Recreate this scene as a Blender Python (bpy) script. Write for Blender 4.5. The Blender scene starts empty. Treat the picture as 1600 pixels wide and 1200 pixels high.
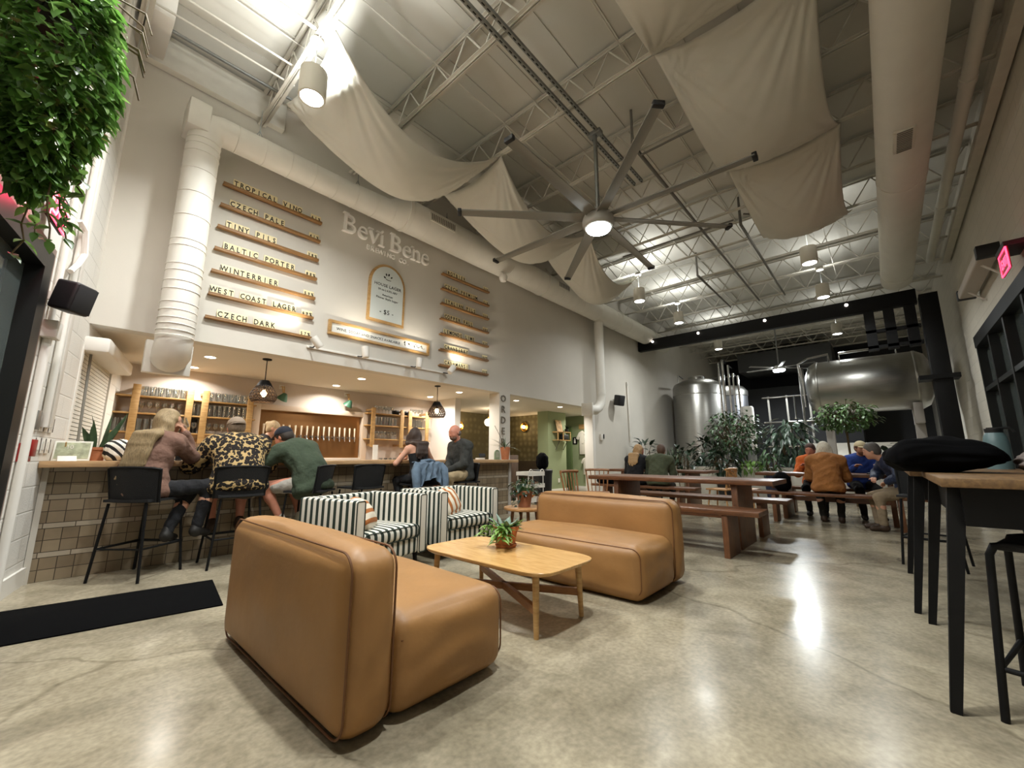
import bpy, bmesh, math, random
import numpy as np
from mathutils import Vector, Matrix, Euler
PI = math.pi
rnd = random.Random(7)
S = bpy.context.scene
COL = S.collection
# ------------------------------------------------------------------ camera, world, exposure
def make_camera():
    yaw, pit, rol, F = math.radians(41.95), math.radians(10.108), math.radians(0.13), 644.1
    f = Vector((math.cos(pit)*math.cos(yaw), math.cos(pit)*math.sin(yaw), math.sin(pit)))
    rt = Vector((math.sin(yaw), -math.cos(yaw), 0)); up = rt.cross(f)
    r2 = rt*math.cos(rol) + up*math.sin(rol); u2 = up*math.cos(rol) - rt*math.sin(rol)
    cd = bpy.data.cameras.new('camera'); co = bpy.data.objects.new('camera', cd); COL.objects.link(co)
    m = Matrix((r2, u2, -f)).transposed().to_4x4(); m.translation = (0, 0, 1.06); co.matrix_world = m
    cd.sensor_fit = 'HORIZONTAL'; cd.sensor_width = 36.0; cd.lens = 36.0*F/1600.0
    cd.clip_start = 0.03; cd.clip_end = 200
    S.camera = co
make_camera()
wd = bpy.data.worlds.new('night'); S.world = wd; wd.use_nodes = True
wd.node_tree.nodes['Background'].inputs[0].default_value = (0.010, 0.014, 0.022, 1)
wd.node_tree.nodes['Background'].inputs[1].default_value = 0.6
S.view_settings.view_transform = 'Standard'; S.view_settings.look = 'None'
S.view_settings.gamma = 1.0; S.view_settings.use_curve_mapping = False
S.view_settings.exposure = 0.15
S.cycles.max_bounces = 8; S.cycles.diffuse_bounces = 4; S.cycles.glossy_bounces = 3
S.cycles.transmission_bounces = 6; S.cycles.transparent_max_bounces = 8
S.cycles.caustics_reflective = False; S.cycles.caustics_refractive = False
S.cycles.sample_clamp_indirect = 4.0
# light strengths (watts) of the room's lamps and the added unseen ones; each lamp's builder reads its own
W_PEND, W_PEND_UP, W_FAN, W_DOWN, W_TRACK, W_WOVEN, W_SCONCE, W_BREW = 60, 66, 60, 21, 40, 4, 3, 210
COOL = (0.96, 0.985, 0.965); WARM = (1.0, 0.95, 0.86); LED = (0.92, 0.98, 1.0)

# ------------------------------------------------------------------ helpers
def lin(c):
    return tuple((x/12.92 if x <= 0.04045 else ((x+0.055)/1.055)**2.4) for x in c)
def hexc(h):
    h = h.lstrip('#'); return lin(tuple(int(h[i:i+2], 16)/255 for i in (0, 2, 4)))
MATS = {}
def mat(name, col, rough=0.6, metal=0.0, var=0.0, vscale=8.0, bump=0.0, bscale=40.0, spec=None, sheen=0.0, stretch=None, bdist=0.01):
    """procedural principled material: base colour broken up by noise, optional bump"""
    if name in MATS: return MATS[name]
    m = bpy.data.materials.new(name); m.use_nodes = True; MATS[name] = m
    nt = m.node_tree; b = nt.nodes['Principled BSDF']
    c = hexc(col) if isinstance(col, str) else col
    b.inputs['Roughness'].default_value = rough; b.inputs['Metallic'].default_value = metal
    if spec is not None: b.inputs['Specular IOR Level'].default_value = spec
    if sheen: b.inputs['Sheen Weight'].default_value = sheen
    tc = nt.nodes.new('ShaderNodeTexCoord'); mp = nt.nodes.new('ShaderNodeMapping')
    nt.links.new(tc.outputs['Object'], mp.inputs['Vector'])
    if stretch: mp.inputs['Scale'].default_value = stretch
    if var > 0:
        n = nt.nodes.new('ShaderNodeTexNoise'); n.inputs['Scale'].default_value = vscale; n.inputs['Detail'].default_value = 5
        nt.links.new(mp.outputs[0], n.inputs['Vector'])
        r = nt.nodes.new('ShaderNodeValToRGB'); r.color_ramp.elements[0].position = 0.3; r.color_ramp.elements[1].position = 0.7
        r.color_ramp.elements[0].color = tuple(max(0, x*(1-var)) for x in c)+(1,)
        r.color_ramp.elements[1].color = tuple(min(1, x*(1+var)) for x in c)+(1,)
        nt.links.new(n.outputs['Fac'], r.inputs['Fac']); nt.links.new(r.outputs['Color'], b.inputs['Base Color'])
    else:
        b.inputs['Base Color'].default_value = tuple(c)+(1,)
    if bump > 0:
        n2 = nt.nodes.new('ShaderNodeTexNoise'); n2.inputs['Scale'].default_value = bscale; n2.inputs['Detail'].default_value = 3
        nt.links.new(mp.outputs[0], n2.inputs['Vector'])
        bp = nt.nodes.new('ShaderNodeBump'); bp.inputs['Strength'].default_value = bump; bp.inputs['Distance'].default_value = bdist
        nt.links.new(n2.outputs['Fac'], bp.inputs['Height']); nt.links.new(bp.outputs['Normal'], b.inputs['Normal'])
    return m
def emit(name, col, strength):
    if name in MATS: return MATS[name]
    m = bpy.data.materials.new(name); m.use_nodes = True; MATS[name] = m
    b = m.node_tree.nodes['Principled BSDF']; c = hexc(col) if isinstance(col, str) else col
    b.inputs['Base Color'].default_value = (0.8, 0.8, 0.8, 1); b.inputs['Emission Color'].default_value = tuple(c)+(1,)
    b.inputs['Emission Strength'].default_value = strength
    return m
def glassm(name, col=(1, 1, 1), rough=0.02, trans=1.0, ior=1.45):
    if name in MATS: return MATS[name]
    m = bpy.data.materials.new(name); m.use_nodes = True; MATS[name] = m
    b = m.node_tree.nodes['Principled BSDF']; b.inputs['Base Color'].default_value = tuple(col)+(1,)
    b.inputs['Roughness'].default_value = rough; b.inputs['Transmission Weight'].default_value = trans; b.inputs['IOR'].default_value = ior
    return m
def stripes(name, c1, c2, axis, period, duty=0.5, rough=0.85, off=0.0, edge=None):
    """woven stripes along one object axis (axis may be a pair: sum of coordinates)"""
    if name in MATS: return MATS[name]
    m = bpy.data.materials.new(name); m.use_nodes = True; MATS[name] = m
    nt = m.node_tree; b = nt.nodes['Principled BSDF']; b.inputs['Roughness'].default_value = rough
    tc = nt.nodes.new('ShaderNodeTexCoord'); sp = nt.nodes.new('ShaderNodeSeparateXYZ'); nt.links.new(tc.outputs['Object'], sp.inputs[0])
    ad = nt.nodes.new('ShaderNodeMath'); ad.operation = 'ADD'; ad.inputs[1].default_value = off + 100*period
    if isinstance(axis, tuple):
        a2 = nt.nodes.new('ShaderNodeMath'); a2.operation = 'ADD'
        nt.links.new(sp.outputs[axis[0]], a2.inputs[0]); nt.links.new(sp.outputs[axis[1]], a2.inputs[1]); nt.links.new(a2.outputs[0], ad.inputs[0])
    else:
        nt.links.new(sp.outputs[axis], ad.inputs[0])
    md = nt.nodes.new('ShaderNodeMath'); md.operation = 'MODULO'; md.inputs[1].default_value = period; nt.links.new(ad.outputs[0], md.inputs[0])
    lt = nt.nodes.new('ShaderNodeMath'); lt.operation = 'LESS_THAN'; lt.inputs[1].default_value = period*duty; nt.links.new(md.outputs[0], lt.inputs[0])
    mx = nt.nodes.new('ShaderNodeMix'); mx.data_type = 'RGBA'; nt.links.new(lt.outputs[0], mx.inputs['Factor'])
    mx.inputs['A'].default_value = hexc(c1)+(1,); mx.inputs['B'].default_value = hexc(c2)+(1,)
    nt.links.new(mx.outputs['Result'], b.inputs['Base Color'])
    n2 = nt.nodes.new('ShaderNodeTexNoise'); n2.inputs['Scale'].default_value = 220; nt.links.new(tc.outputs['Object'], n2.inputs['Vector'])
    bp = nt.nodes.new('ShaderNodeBump'); bp.inputs['Strength'].default_value = 0.15; bp.inputs['Distance'].default_value = 0.003
    nt.links.new(n2.outputs['Fac'], bp.inputs['Height']); nt.links.new(bp.outputs['Normal'], b.inputs['Normal'])
    return m
def wood(name, c1, c2, scale=(1, 1, 1), rough=0.4, ring=6.0):
    if name in MATS: return MATS[name]
    m = bpy.data.materials.new(name); m.use_nodes = True; MATS[name] = m
    nt = m.node_tree; b = nt.nodes['Principled BSDF']; b.inputs['Roughness'].default_value = rough
    tc = nt.nodes.new('ShaderNodeTexCoord'); mp = nt.nodes.new('ShaderNodeMapping'); mp.inputs['Scale'].default_value = scale
    nt.links.new(tc.outputs['Object'], mp.inputs['Vector'])
    n = nt.nodes.new('ShaderNodeTexNoise'); n.inputs['Scale'].default_value = ring; n.inputs['Detail'].default_value = 7; n.inputs['Distortion'].default_value = 0.6
    nt.links.new(mp.outputs[0], n.inputs['Vector'])
    r = nt.nodes.new('ShaderNodeValToRGB'); r.color_ramp.elements[0].position = 0.32; r.color_ramp.elements[1].position = 0.68
    r.color_ramp.elements[0].color = hexc(c1)+(1,); r.color_ramp.elements[1].color = hexc(c2)+(1,)
    nt.links.new(n.outputs['Fac'], r.inputs['Fac']); nt.links.new(r.outputs['Color'], b.inputs['Base Color'])
    return m

class MB:
    """collects shapes and links them as ONE mesh object"""
    def __init__(s): s.v = []; s.f = []
    def add(s, vs, fs, M=None):
        o = len(s.v)
        if M is not None: vs = [M @ Vector(p) for p in vs]
        s.v += [tuple(p) for p in vs]; s.f += [tuple(i+o for i in f) for f in fs]; return s
    def box(s, x0, x1, y0, y1, z0, z1, M=None):
        return s.add([(x0,y0,z0),(x1,y0,z0),(x1,y1,z0),(x0,y1,z0),(x0,y0,z1),(x1,y0,z1),(x1,y1,z1),(x0,y1,z1)],
                     [(0,3,2,1),(4,5,6,7),(0,1,5,4),(1,2,6,5),(2,3,7,6),(3,0,4,7)], M)
    def cbox(s, c, d, M=None):
        return s.box(c[0]-d[0]/2, c[0]+d[0]/2, c[1]-d[1]/2, c[1]+d[1]/2, c[2]-d[2]/2, c[2]+d[2]/2, M)
    def rbox(s, c, d, r, n=3, M=None, puff=0.0):
        """box with rounded edges (r) and optionally puffed faces"""
        bm = bmesh.new(); bmesh.ops.create_cube(bm, size=1.0)
        for v in bm.verts: v.co = Vector((v.co.x*d[0], v.co.y*d[1], v.co.z*d[2]))
        if puff:
            bmesh.ops.bevel(bm, geom=list(bm.edges), offset=r, segments=n, affect='EDGES', profile=0.5)
            big = [f for f in bm.faces if f.calc_area() > 0.25*max(ff.calc_area() for ff in bm.faces)]
            bmesh.ops.subdivide_edges(bm, edges=list({e for f in big for e in f.edges}), cuts=5, use_grid_fill=True)
            for v in bm.verts:
                q = [v.co[i]/(d[i]/2) for i in range(3)]
                k = [max(0, 1-abs(t)**2.2) for t in q]
                for i in range(3):
                    j, l = (i+1) % 3, (i+2) % 3
                    if abs(q[i]) > 0.7: v.co[i] += math.copysign(puff*k[j]*k[l]*(abs(q[i])-0.7)/0.3, q[i])
        else:
            bmesh.ops.bevel(bm, geom=list(bm.edges), offset=min(r, min(d)*0.49), segments=n, affect='EDGES', profile=0.5)
        bm.verts.ensure_lookup_table()
        T = Matrix.Translation(c); T = T if M is None else M @ T
        s.add([v.co.copy() for v in bm.verts], [tuple(v.index for v in f.verts) for f in bm.faces], T); bm.free(); return s
    def tube(s, pts, r, n=8, caps=True, closed=False):
        pts = [Vector(p) for p in pts]; N = len(pts); o = len(s.v)
        rs = r if isinstance(r, (list, tuple)) else [r]*N
        t0 = (pts[1]-pts[0]).normalized(); u = t0.orthogonal().normalized()
        for i, p in enumerate(pts):
            a = pts[i-1] if (i > 0 or closed) else pts[i]; b = pts[(i+1) % N] if (i < N-1 or closed) else pts[i]
            t = (b-a).normalized(); u = (u - t*u.dot(t))
            u = u.normalized() if u.length > 1e-6 else t.orthogonal().normalized(); w = t.cross(u)
            k = 1.0
            if 0 < i < N-1:
                c = (pts[i]-pts[i-1]).normalized().dot((pts[i+1]-pts[i]).normalized()); k = 1/max(0.6, math.sqrt(max(0.01, (1+c)/2)))
            for j in range(n):
                a_ = 2*PI*j/n; s.v.append(tuple(p + (u*math.cos(a_) + w*math.sin(a_))*rs[i]*k))
        for i in range(N if closed else N-1):
            for j in range(n):
                a = o+i*n; b = o+((i+1) % N)*n; s.f.append((a+j, a+(j+1) % n, b+(j+1) % n, b+j))
        if caps and not closed:
            s.f.append(tuple(o+j for j in reversed(range(n)))); s.f.append(tuple(o+(N-1)*n+j for j in range(n)))
        return s
    def cyl(s, a, b, r, r2=None, n=16): return s.tube([a, b], [r, r if r2 is None else r2], n)
    def beam(s, a, b, w, h, up=(0, 0, 1)):
        """rectangular bar from a to b, w across, h along up"""
        a = Vector(a); b = Vector(b); t = (b-a).normalized(); up = Vector(up)
        x = t.cross(up)
        x = x.normalized() if x.length > 1e-5 else t.orthogonal().normalized(); z = x.cross(t).normalized()
        vs = [p + x*(w/2)*i + z*(h/2)*j for p in (a, b) for (i, j) in ((-1,-1),(1,-1),(1,1),(-1,1))]
        return s.add(vs, [(0,1,2,3),(7,6,5,4),(0,4,5,1),(1,5,6,2),(2,6,7,3),(3,7,4,0)])
    def lathe(s, prof, c=(0, 0, 0), n=24, M=None, wob=None, cap=True):
        vs = []; fs = []; m = len(prof)
        for i, (r, z) in enumerate(prof):
            for j in range(n):
                a = 2*PI*j/n; rr = r*(1 if wob is None else wob(a, z)); vs.append((c[0]+rr*math.cos(a), c[1]+rr*math.sin(a), c[2]+z))
        for i in range(m-1):
            for j in range(n): fs.append((i*n+j, i*n+(j+1) % n, (i+1)*n+(j+1) % n, (i+1)*n+j))
        if cap and prof[0][0] > 1e-4: fs.append(tuple(reversed(range(n))))
        if cap and prof[-1][0] > 1e-4: fs.append(tuple((m-1)*n+j for j in range(n)))
        return s.add(vs, fs, M)
    def ball(s, c, r, n=12, M=None):
        r = (r, r, r) if not isinstance(r, (tuple, list)) else r
        vs = [(c[0], c[1], c[2]-r[2])]; fs = []; m = max(4, n//2)
        for i in range(1, m):
            t = PI*i/m
            for j in range(n):
                a = 2*PI*j/n; vs.append((c[0]+r[0]*math.sin(t)*math.cos(a), c[1]+r[1]*math.sin(t)*math.sin(a), c[2]-r[2]*math.cos(t)))
        vs.append((c[0], c[1], c[2]+r[2])); L = len(vs)-1
        for j in range(n): fs.append((0, 1+(j+1) % n, 1+j)); fs.append((L, L-n+j, L-n+(j+1) % n))
        for i in range(m-2):
            for j in range(n): a = 1+i*n; fs.append((a+j, a+(j+1) % n, a+n+(j+1) % n, a+n+j))
        return s.add(vs, fs, M)
    def prism(s, poly, a, b, M=None):
        """2-D outline (x, z) pushed from y=a to y=b"""
        n = len(poly); vs = [(x, a, z) for x, z in poly] + [(x, b, z) for x, z in poly]
        fs = [tuple(range(n)), tuple(reversed(range(n, 2*n)))] + [(i, n+i, n+(i+1) % n, (i+1) % n) for i in range(n)]
        return s.add(vs, fs, M)
    def grid(s, P, thick=0.0):
        """P[i][j] points; thick gives it a second skin along the normal"""
        a = len(P); b = len(P[0]); o = len(s.v)
        V = [[Vector(p) for p in row] for row in P]
        for row in V: s.v += [tuple(p) for p in row]
        for i in range(a-1):
            for j in range(b-1): s.f.append((o+i*b+j, o+(i+1)*b+j, o+(i+1)*b+j+1, o+i*b+j+1))
        if thick:
            o2 = len(s.v)
            for i in range(a):
                for j in range(b):
                    du = V[min(i+1, a-1)][j]-V[max(i-1, 0)][j]; dv = V[i][min(j+1, b-1)]-V[i][max(j-1, 0)]
                    nn = du.cross(dv); nn = nn.normalized() if nn.length > 1e-9 else Vector((0, 0, 1)); s.v.append(tuple(V[i][j]+nn*thick))
            for i in range(a-1):
                for j in range(b-1): s.f.append((o2+i*b+j, o2+i*b+j+1, o2+(i+1)*b+j+1, o2+(i+1)*b+j))
            ring = [(i, 0) for i in range(a)] + [(a-1, j) for j in range(1, b)] + [(i, b-1) for i in range(a-2, -1, -1)] + [(0, j) for j in range(b-2, 0, -1)]
            for k in range(len(ring)):
                p = ring[k]; q = ring[(k+1) % len(ring)]
                s.f.append((o+p[0]*b+p[1], o2+p[0]*b+p[1], o2+q[0]*b+q[1], o+q[0]*b+q[1]))
        return s
    def build(s, name, m, parent=None, smooth=None, bevel=0.0, seg=2):
        me = bpy.data.meshes.new(name); me.from_pydata(s.v, [], s.f); me.update()
        bm = bmesh.new(); bm.from_mesh(me)
        bmesh.ops.recalc_face_normals(bm, faces=bm.faces)
        if bevel:
            ed = [e for e in bm.edges if len(e.link_faces) == 2 and e.calc_face_angle(0) > 0.6]
            bmesh.ops.bevel(bm, geom=ed, offset=bevel, segments=seg, affect='EDGES', profile=0.5, clamp_overlap=True)
        lim = 0.7 if smooth is None else smooth
        for e in bm.edges: e.smooth = len(e.link_faces) == 2 and e.calc_face_angle(0) < lim
        for f in bm.faces: f.smooth = True
        bm.to_mesh(me); bm.free()
        if m is not None: me.materials.append(m)
        o = bpy.data.objects.new(name, me); COL.objects.link(o)
        if parent is not None: o.parent = parent
        return o
def tag(o, label, cat, group=None, kind=None):
    o['label'] = label; o['category'] = cat
    if group: o['group'] = group
    if kind: o['kind'] = kind
    return o
def thing(name, label, cat, loc=(0, 0, 0), rz=0.0, group=None, rot=None):
    o = bpy.data.objects.new(name, None); COL.objects.link(o); o.empty_display_size = 0.1
    o.location = loc; o.rotation_euler = (0, 0, rz) if rot is None else rot
    return tag(o, label, cat, group)
def struct(name, mb, m, bevel=0.0, smooth=None):
    o = mb.build(name, m, None, smooth, bevel); o['kind'] = 'structure'; return o
def at(o, loc, rz=0.0, rot=None):
    o.location = loc; o.rotation_euler = (0, 0, rz) if rot is None else rot; return o
def kids(o): return [c for c in bpy.data.objects if c.parent == o]
KC = {}
def dup(o, loc, rz=None, label=None, group=None, rot=None, parent=None):
    """copy of a thing with copies of its parts and their sub-parts"""
    c = o.copy(); COL.objects.link(c)
    if parent is None:
        c.location = loc
        if rz is not None: c.rotation_euler = (0, 0, rz)
        if rot is not None: c.rotation_euler = rot
        if label: c['label'] = label
        if group: c['group'] = group
    else:
        c.parent = parent
    if o.name not in KC: KC[o.name] = kids(o)
    for k in KC[o.name]: dup(k, None, parent=c)
    return c
def lamp(kind, loc, power, col=(1, 1, 1), size=0.1, rot=(0, 0, 0), parent=None, spread=None, spot=None, blend=0.4, name='lamp_light'):
    d = bpy.data.lights.new(name, kind); d.energy = power; d.color = col
    if kind == 'AREA':
        d.shape = 'DISK'; d.size = size
        if spread: d.spread = math.radians(spread)
    else: d.shadow_soft_size = size
    if kind == 'SPOT': d.spot_size = math.radians(spot or 90); d.spot_blend = blend
    o = bpy.data.objects.new(name, d); COL.objects.link(o); o.location = loc; o.rotation_euler = rot
    if parent is not None: o.parent = parent
    return o
_TXT = {}
def text_mesh(t, size, depth=0.002, sx=1.0, align='CENTER', res=2, bev=0.0, space=1.0, off=0.0):
    key = (t, size, depth, sx, align, bev, space, off)
    if key in _TXT: return _TXT[key]
    c = bpy.data.curves.new('lettering', 'FONT'); c.body = t; c.size = size; c.extrude = depth; c.align_x = align; c.align_y = 'BOTTOM_BASELINE'
    c.resolution_u = res; c.space_character = space; c.bevel_depth = bev; c.offset = off
    o = bpy.data.objects.new('lettering', c); COL.objects.link(o)
    dg = bpy.context.evaluated_depsgraph_get(); me = bpy.data.meshes.new_from_object(o.evaluated_get(dg))
    bpy.data.objects.remove(o); bpy.data.curves.remove(c)
    R = Matrix.Rotation(PI/2, 4, 'X') @ Matrix.Diagonal((sx, 1, 1, 1)); me.transform(R)   # stands up, reads from -Y
    _TXT[key] = me; return me
def text(t, size, loc, m, parent=None, rz=0.0, name='lettering', **kw):
    me = text_mesh(t, size, **kw).copy(); me.materials.clear(); me.materials.append(m)
    o = bpy.data.objects.new(name, me); COL.objects.link(o); o.location = loc; o.rotation_euler = (0, 0, rz)
    if parent is not None: o.parent = parent
    return o
ORD = ['first', 'second', 'third', 'fourth', 'fifth', 'sixth', 'seventh', 'eighth', 'ninth', 'tenth', 'eleventh', 'twelfth', 'thirteenth', 'fourteenth', 'fifteenth', 'sixteenth', 'seventeenth', 'eighteenth', 'nineteenth', 'twentieth', 'twenty-first', 'twenty-second', 'twenty-third', 'twenty-fourth']

# ------------------------------------------------------------------ common materials
M_WALL = mat('wall_paint', '#d0cbc1', 0.85, var=0.03, vscale=1.5, bump=0.05, bscale=90)
M_GREYW = mat('grey_wall_paint', '#a8a29b', 0.85, var=0.04, vscale=1.2, bump=0.05, bscale=90)
M_WHITE = mat('white_paint', '#e4e0d8', 0.6, var=0.02, vscale=3)
M_DUCT = mat('duct_white', '#dcd9d0', 0.55, var=0.03, vscale=4)
M_STEELW = mat('white_steel', '#cdc9be', 0.6, var=0.06, vscale=6)
M_BLACK = mat('black_metal', '#080809', 0.6, var=0.2, vscale=10, spec=0.25)
M_BLKPL = mat('black_plastic', '#101012', 0.55)
M_STEEL = mat('stainless', '#a9a8a3', 0.33, 1.0, var=0.06, vscale=3, stretch=(1, 1, 20))
M_GALV = mat('galvanised', '#8f918f', 0.45, 0.8, var=0.1, vscale=9)
M_BRASS = mat('brass', '#c79a48', 0.25, 1.0)
M_COPPER = mat('copper', '#a87d52', 0.36, 1.0, var=0.12, vscale=3)
M_OAK = wood('oak', '#a67f4c', '#c4a06a', (1, 1, 8), 0.45)
M_OAKX = wood('oak_along', '#a67f4c', '#c4a06a', (1.2, 9, 9), 0.35)
M_LEDGE = wood('ledge_oak', '#7d5a33', '#9c7446', (1, 9, 9), 0.5)
M_TABLE = wood('coffee_top', '#b98d55', '#d2a86c', (9, 1.2, 9), 0.25)
M_TEAK = wood('teak', '#523420', '#74492c', (9, 1.2, 9), 0.38)
M_TEAKV = wood('teak_upright', '#553621', '#774c2e', (9, 9, 1.2), 0.42)
M_TERRA = mat('terracotta', '#b3714c', 0.8, var=0.12, vscale=14)
M_SOIL = mat('soil', '#2a1d14', 0.95, var=0.3, vscale=40)
def thin_glass():
    m = bpy.data.materials.new('clear_glass'); m.use_nodes = True; nt = m.node_tree; nt.nodes.remove(nt.nodes['Principled BSDF'])
    tr = nt.nodes.new('ShaderNodeBsdfTransparent'); tr.inputs[0].default_value = (0.93, 0.95, 0.95, 1)
    gl = nt.nodes.new('ShaderNodeBsdfGlossy'); gl.inputs['Roughness'].default_value = 0.06
    lw_ = nt.nodes.new('ShaderNodeLayerWeight'); lw_.inputs[0].default_value = 0.35
    mr = nt.nodes.new('ShaderNodeMapRange'); mr.inputs['To Min'].default_value = 0.16; mr.inputs['To Max'].default_value = 0.85; nt.links.new(lw_.outputs['Facing'], mr.inputs['Value'])
    mx = nt.nodes.new('ShaderNodeMixShader'); nt.links.new(mr.outputs[0], mx.inputs[0]); nt.links.new(tr.outputs[0], mx.inputs[1]); nt.links.new(gl.outputs[0], mx.inputs[2])
    nt.links.new(mx.outputs[0], nt.nodes['Material Output'].inputs[0]); return m
M_GLASS = thin_glass()
M_CREAM = mat('cream_tile', '#f4e6b8', 0.6, var=0.03)
M_INK = mat('black_ink', '#0c0b0a', 0.7)
M_LEAF = mat('leaf_green', '#5f8a3c', 0.45, var=0.35, vscale=9)
M_LEAFD = mat('leaf_dark', '#1f3320', 0.35, var=0.4, vscale=9)
M_LEAFB = mat('leaf_bright', '#83ab58', 0.4, var=0.35, vscale=9)
def let_light_through(m, k):
    nt = m.node_tree; b = nt.nodes['Principled BSDF']; tr = nt.nodes.new('ShaderNodeBsdfTranslucent'); mx = nt.nodes.new('ShaderNodeMixShader'); mx.inputs[0].default_value = k
    src = b.inputs['Base Color'].links[0].from_socket; nt.links.new(src, tr.inputs[0])
    nt.links.new(b.outputs[0], mx.inputs[1]); nt.links.new(tr.outputs[0], mx.inputs[2]); nt.links.new(mx.outputs[0], nt.nodes['Material Output'].inputs[0])
let_light_through(M_LEAF, 0.35); let_light_through(M_LEAFB, 0.35)
M_STEM = mat('plant_stem', '#5a4a30', 0.8, var=0.2)
M_BULB = emit('warm_bulb', (1, 0.62, 0.28), 30)
M_DISC = emit('led_disc', (0.95, 0.98, 1.0), 16)
M_DOWN = emit('downlight_disc', (1, 0.86, 0.66), 18)
# ------------------------------------------------------------------ setting: floor, walls, ceiling
def floor_mat():
    m = bpy.data.materials.new('polished_concrete'); m.use_nodes = True; nt = m.node_tree; b = nt.nodes['Principled BSDF']
    tc = nt.nodes.new('ShaderNodeTexCoord')
    def noise(sc, det=6, dist=0.0):
        n = nt.nodes.new('ShaderNodeTexNoise'); n.inputs['Scale'].default_value = sc; n.inputs['Detail'].default_value = det; n.inputs['Distortion'].default_value = dist
        nt.links.new(tc.outputs['Object'], n.inputs['Vector']); return n
    def ramp(n, stops):
        r = nt.nodes.new('ShaderNodeValToRGB'); nt.links.new(n.outputs[0], r.inputs['Fac'])
        r.color_ramp.elements[0].position, r.color_ramp.elements[0].color = stops[0][0], hexc(stops[0][1])+(1,)
        r.color_ramp.elements[1].position, r.color_ramp.elements[1].color = stops[-1][0], hexc(stops[-1][1])+(1,)
        for p, c in stops[1:-1]: e = r.color_ramp.elements.new(p); e.color = hexc(c)+(1,)
        return r
    big = ramp(noise(0.9, 8, 0.7), [(0.30, '#7a725f'), (0.43, '#9f9580'), (0.56, '#b3a890'), (0.70, '#8c8370')])
    fine = ramp(noise(38, 4), [(0.3, '#b8b8b8'), (0.7, '#ffffff')])
    mid = ramp(noise(3.4, 7, 1.2), [(0.33, '#b0aca2'), (0.60, '#ffffff')])
    mm = nt.nodes.new('ShaderNodeMix'); mm.data_type = 'RGBA'; mm.blend_type = 'MULTIPLY'; mm.inputs['Factor'].default_value = 0.42; nt.links.new(big.outputs[0], mm.inputs['A']); nt.links.new(mid.outputs[0], mm.inputs['B'])
    mul = nt.nodes.new('ShaderNodeMix'); mul.data_type = 'RGBA'; mul.blend_type = 'MULTIPLY'; mul.inputs['Factor'].default_value = 0.55
    nt.links.new(mm.outputs['Result'], mul.inputs['A']); nt.links.new(fine.outputs[0], mul.inputs['B'])
    dn = noise(1.3, 4)
    ad = nt.nodes.new('ShaderNodeVectorMath'); ad.operation = 'ADD'; nt.links.new(tc.outputs['Object'], ad.inputs[0]); sc_ = nt.nodes.new('ShaderNodeVectorMath'); sc_.operation = 'SCALE'; sc_.inputs['Scale'].default_value = 0.45; nt.links.new(dn.outputs['Color'], sc_.inputs[0]); nt.links.new(sc_.outputs[0], ad.inputs[1])
    vo = nt.nodes.new('ShaderNodeTexVoronoi'); vo.feature = 'DISTANCE_TO_EDGE'; vo.inputs['Scale'].default_value = 0.22; nt.links.new(ad.outputs[0], vo.inputs['Vector'])
    cr = ramp(vo, [(0.0, '#7d7567'), (0.0022, '#ffffff')])
    m2 = nt.nodes.new('ShaderNodeMix'); m2.data_type = 'RGBA'; m2.blend_type = 'MULTIPLY'; m2.inputs['Factor'].default_value = 0.42
    nt.links.new(mul.outputs['Result'], m2.inputs['A']); nt.links.new(cr.outputs[0], m2.inputs['B'])
    nt.links.new(m2.outputs['Result'], b.inputs['Base Color'])
    rr = nt.nodes.new('ShaderNodeMapRange'); rr.inputs['To Min'].default_value = 0.12; rr.inputs['To Max'].default_value = 0.32
    nt.links.new(noise(2.2, 6).outputs[0], rr.inputs['Value']); nt.links.new(rr.outputs[0], b.inputs['Roughness'])
    b.inputs['Specular IOR Level'].default_value = 0.22
    return m
struct('floor', MB().box(-3, 24.5, -2.0, 10.6, -0.12, 0), floor_mat())
M_CEIL = mat('deck_paint', '#cfccc2', 0.75, var=0.05, vscale=1.1)
# the deck: shallow pans that run along X with seams between them
dk = MB(); y = -1.7
while y < 6.3:
    dk.box(-3, 24.4, y, y+0.575, 6.22, 6.30); dk.box(-3, 24.4, y+0.575, y+0.60, 6.235, 6.30); y += 0.60
struct('ceiling', dk, M_CEIL)
YW = 6.115
up = MB().box(0.02, 10.2, YW, YW+0.2, 2.45, 6.22).box(10.2, 24.4, YW, YW+0.2, 0, 6.22)
struct('wall_bar', up, M_WALL)
struct('ceiling_bar', MB().box(-0.4, 13.2, YW+0.2, 10.6, 2.45, 2.53), mat('soffit_paint', '#dcd6ca', 0.8))
struct('wall_back', MB().box(-0.2, 6.5, 8.38, 8.5, 0, 2.45), mat('back_bar_paint', '#cdc2b8', 0.8, var=0.03, vscale=2))
struct('wall_partition', MB().box(6.33, 6.5, 7.5, 8.38, 0, 2.45), M_WHITE)
struct('wall_far', MB().box(24.2, 24.4, -1.8, 6.2, 0, 6.22), mat('dark_paint', '#3a3a3c', 0.85))
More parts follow.
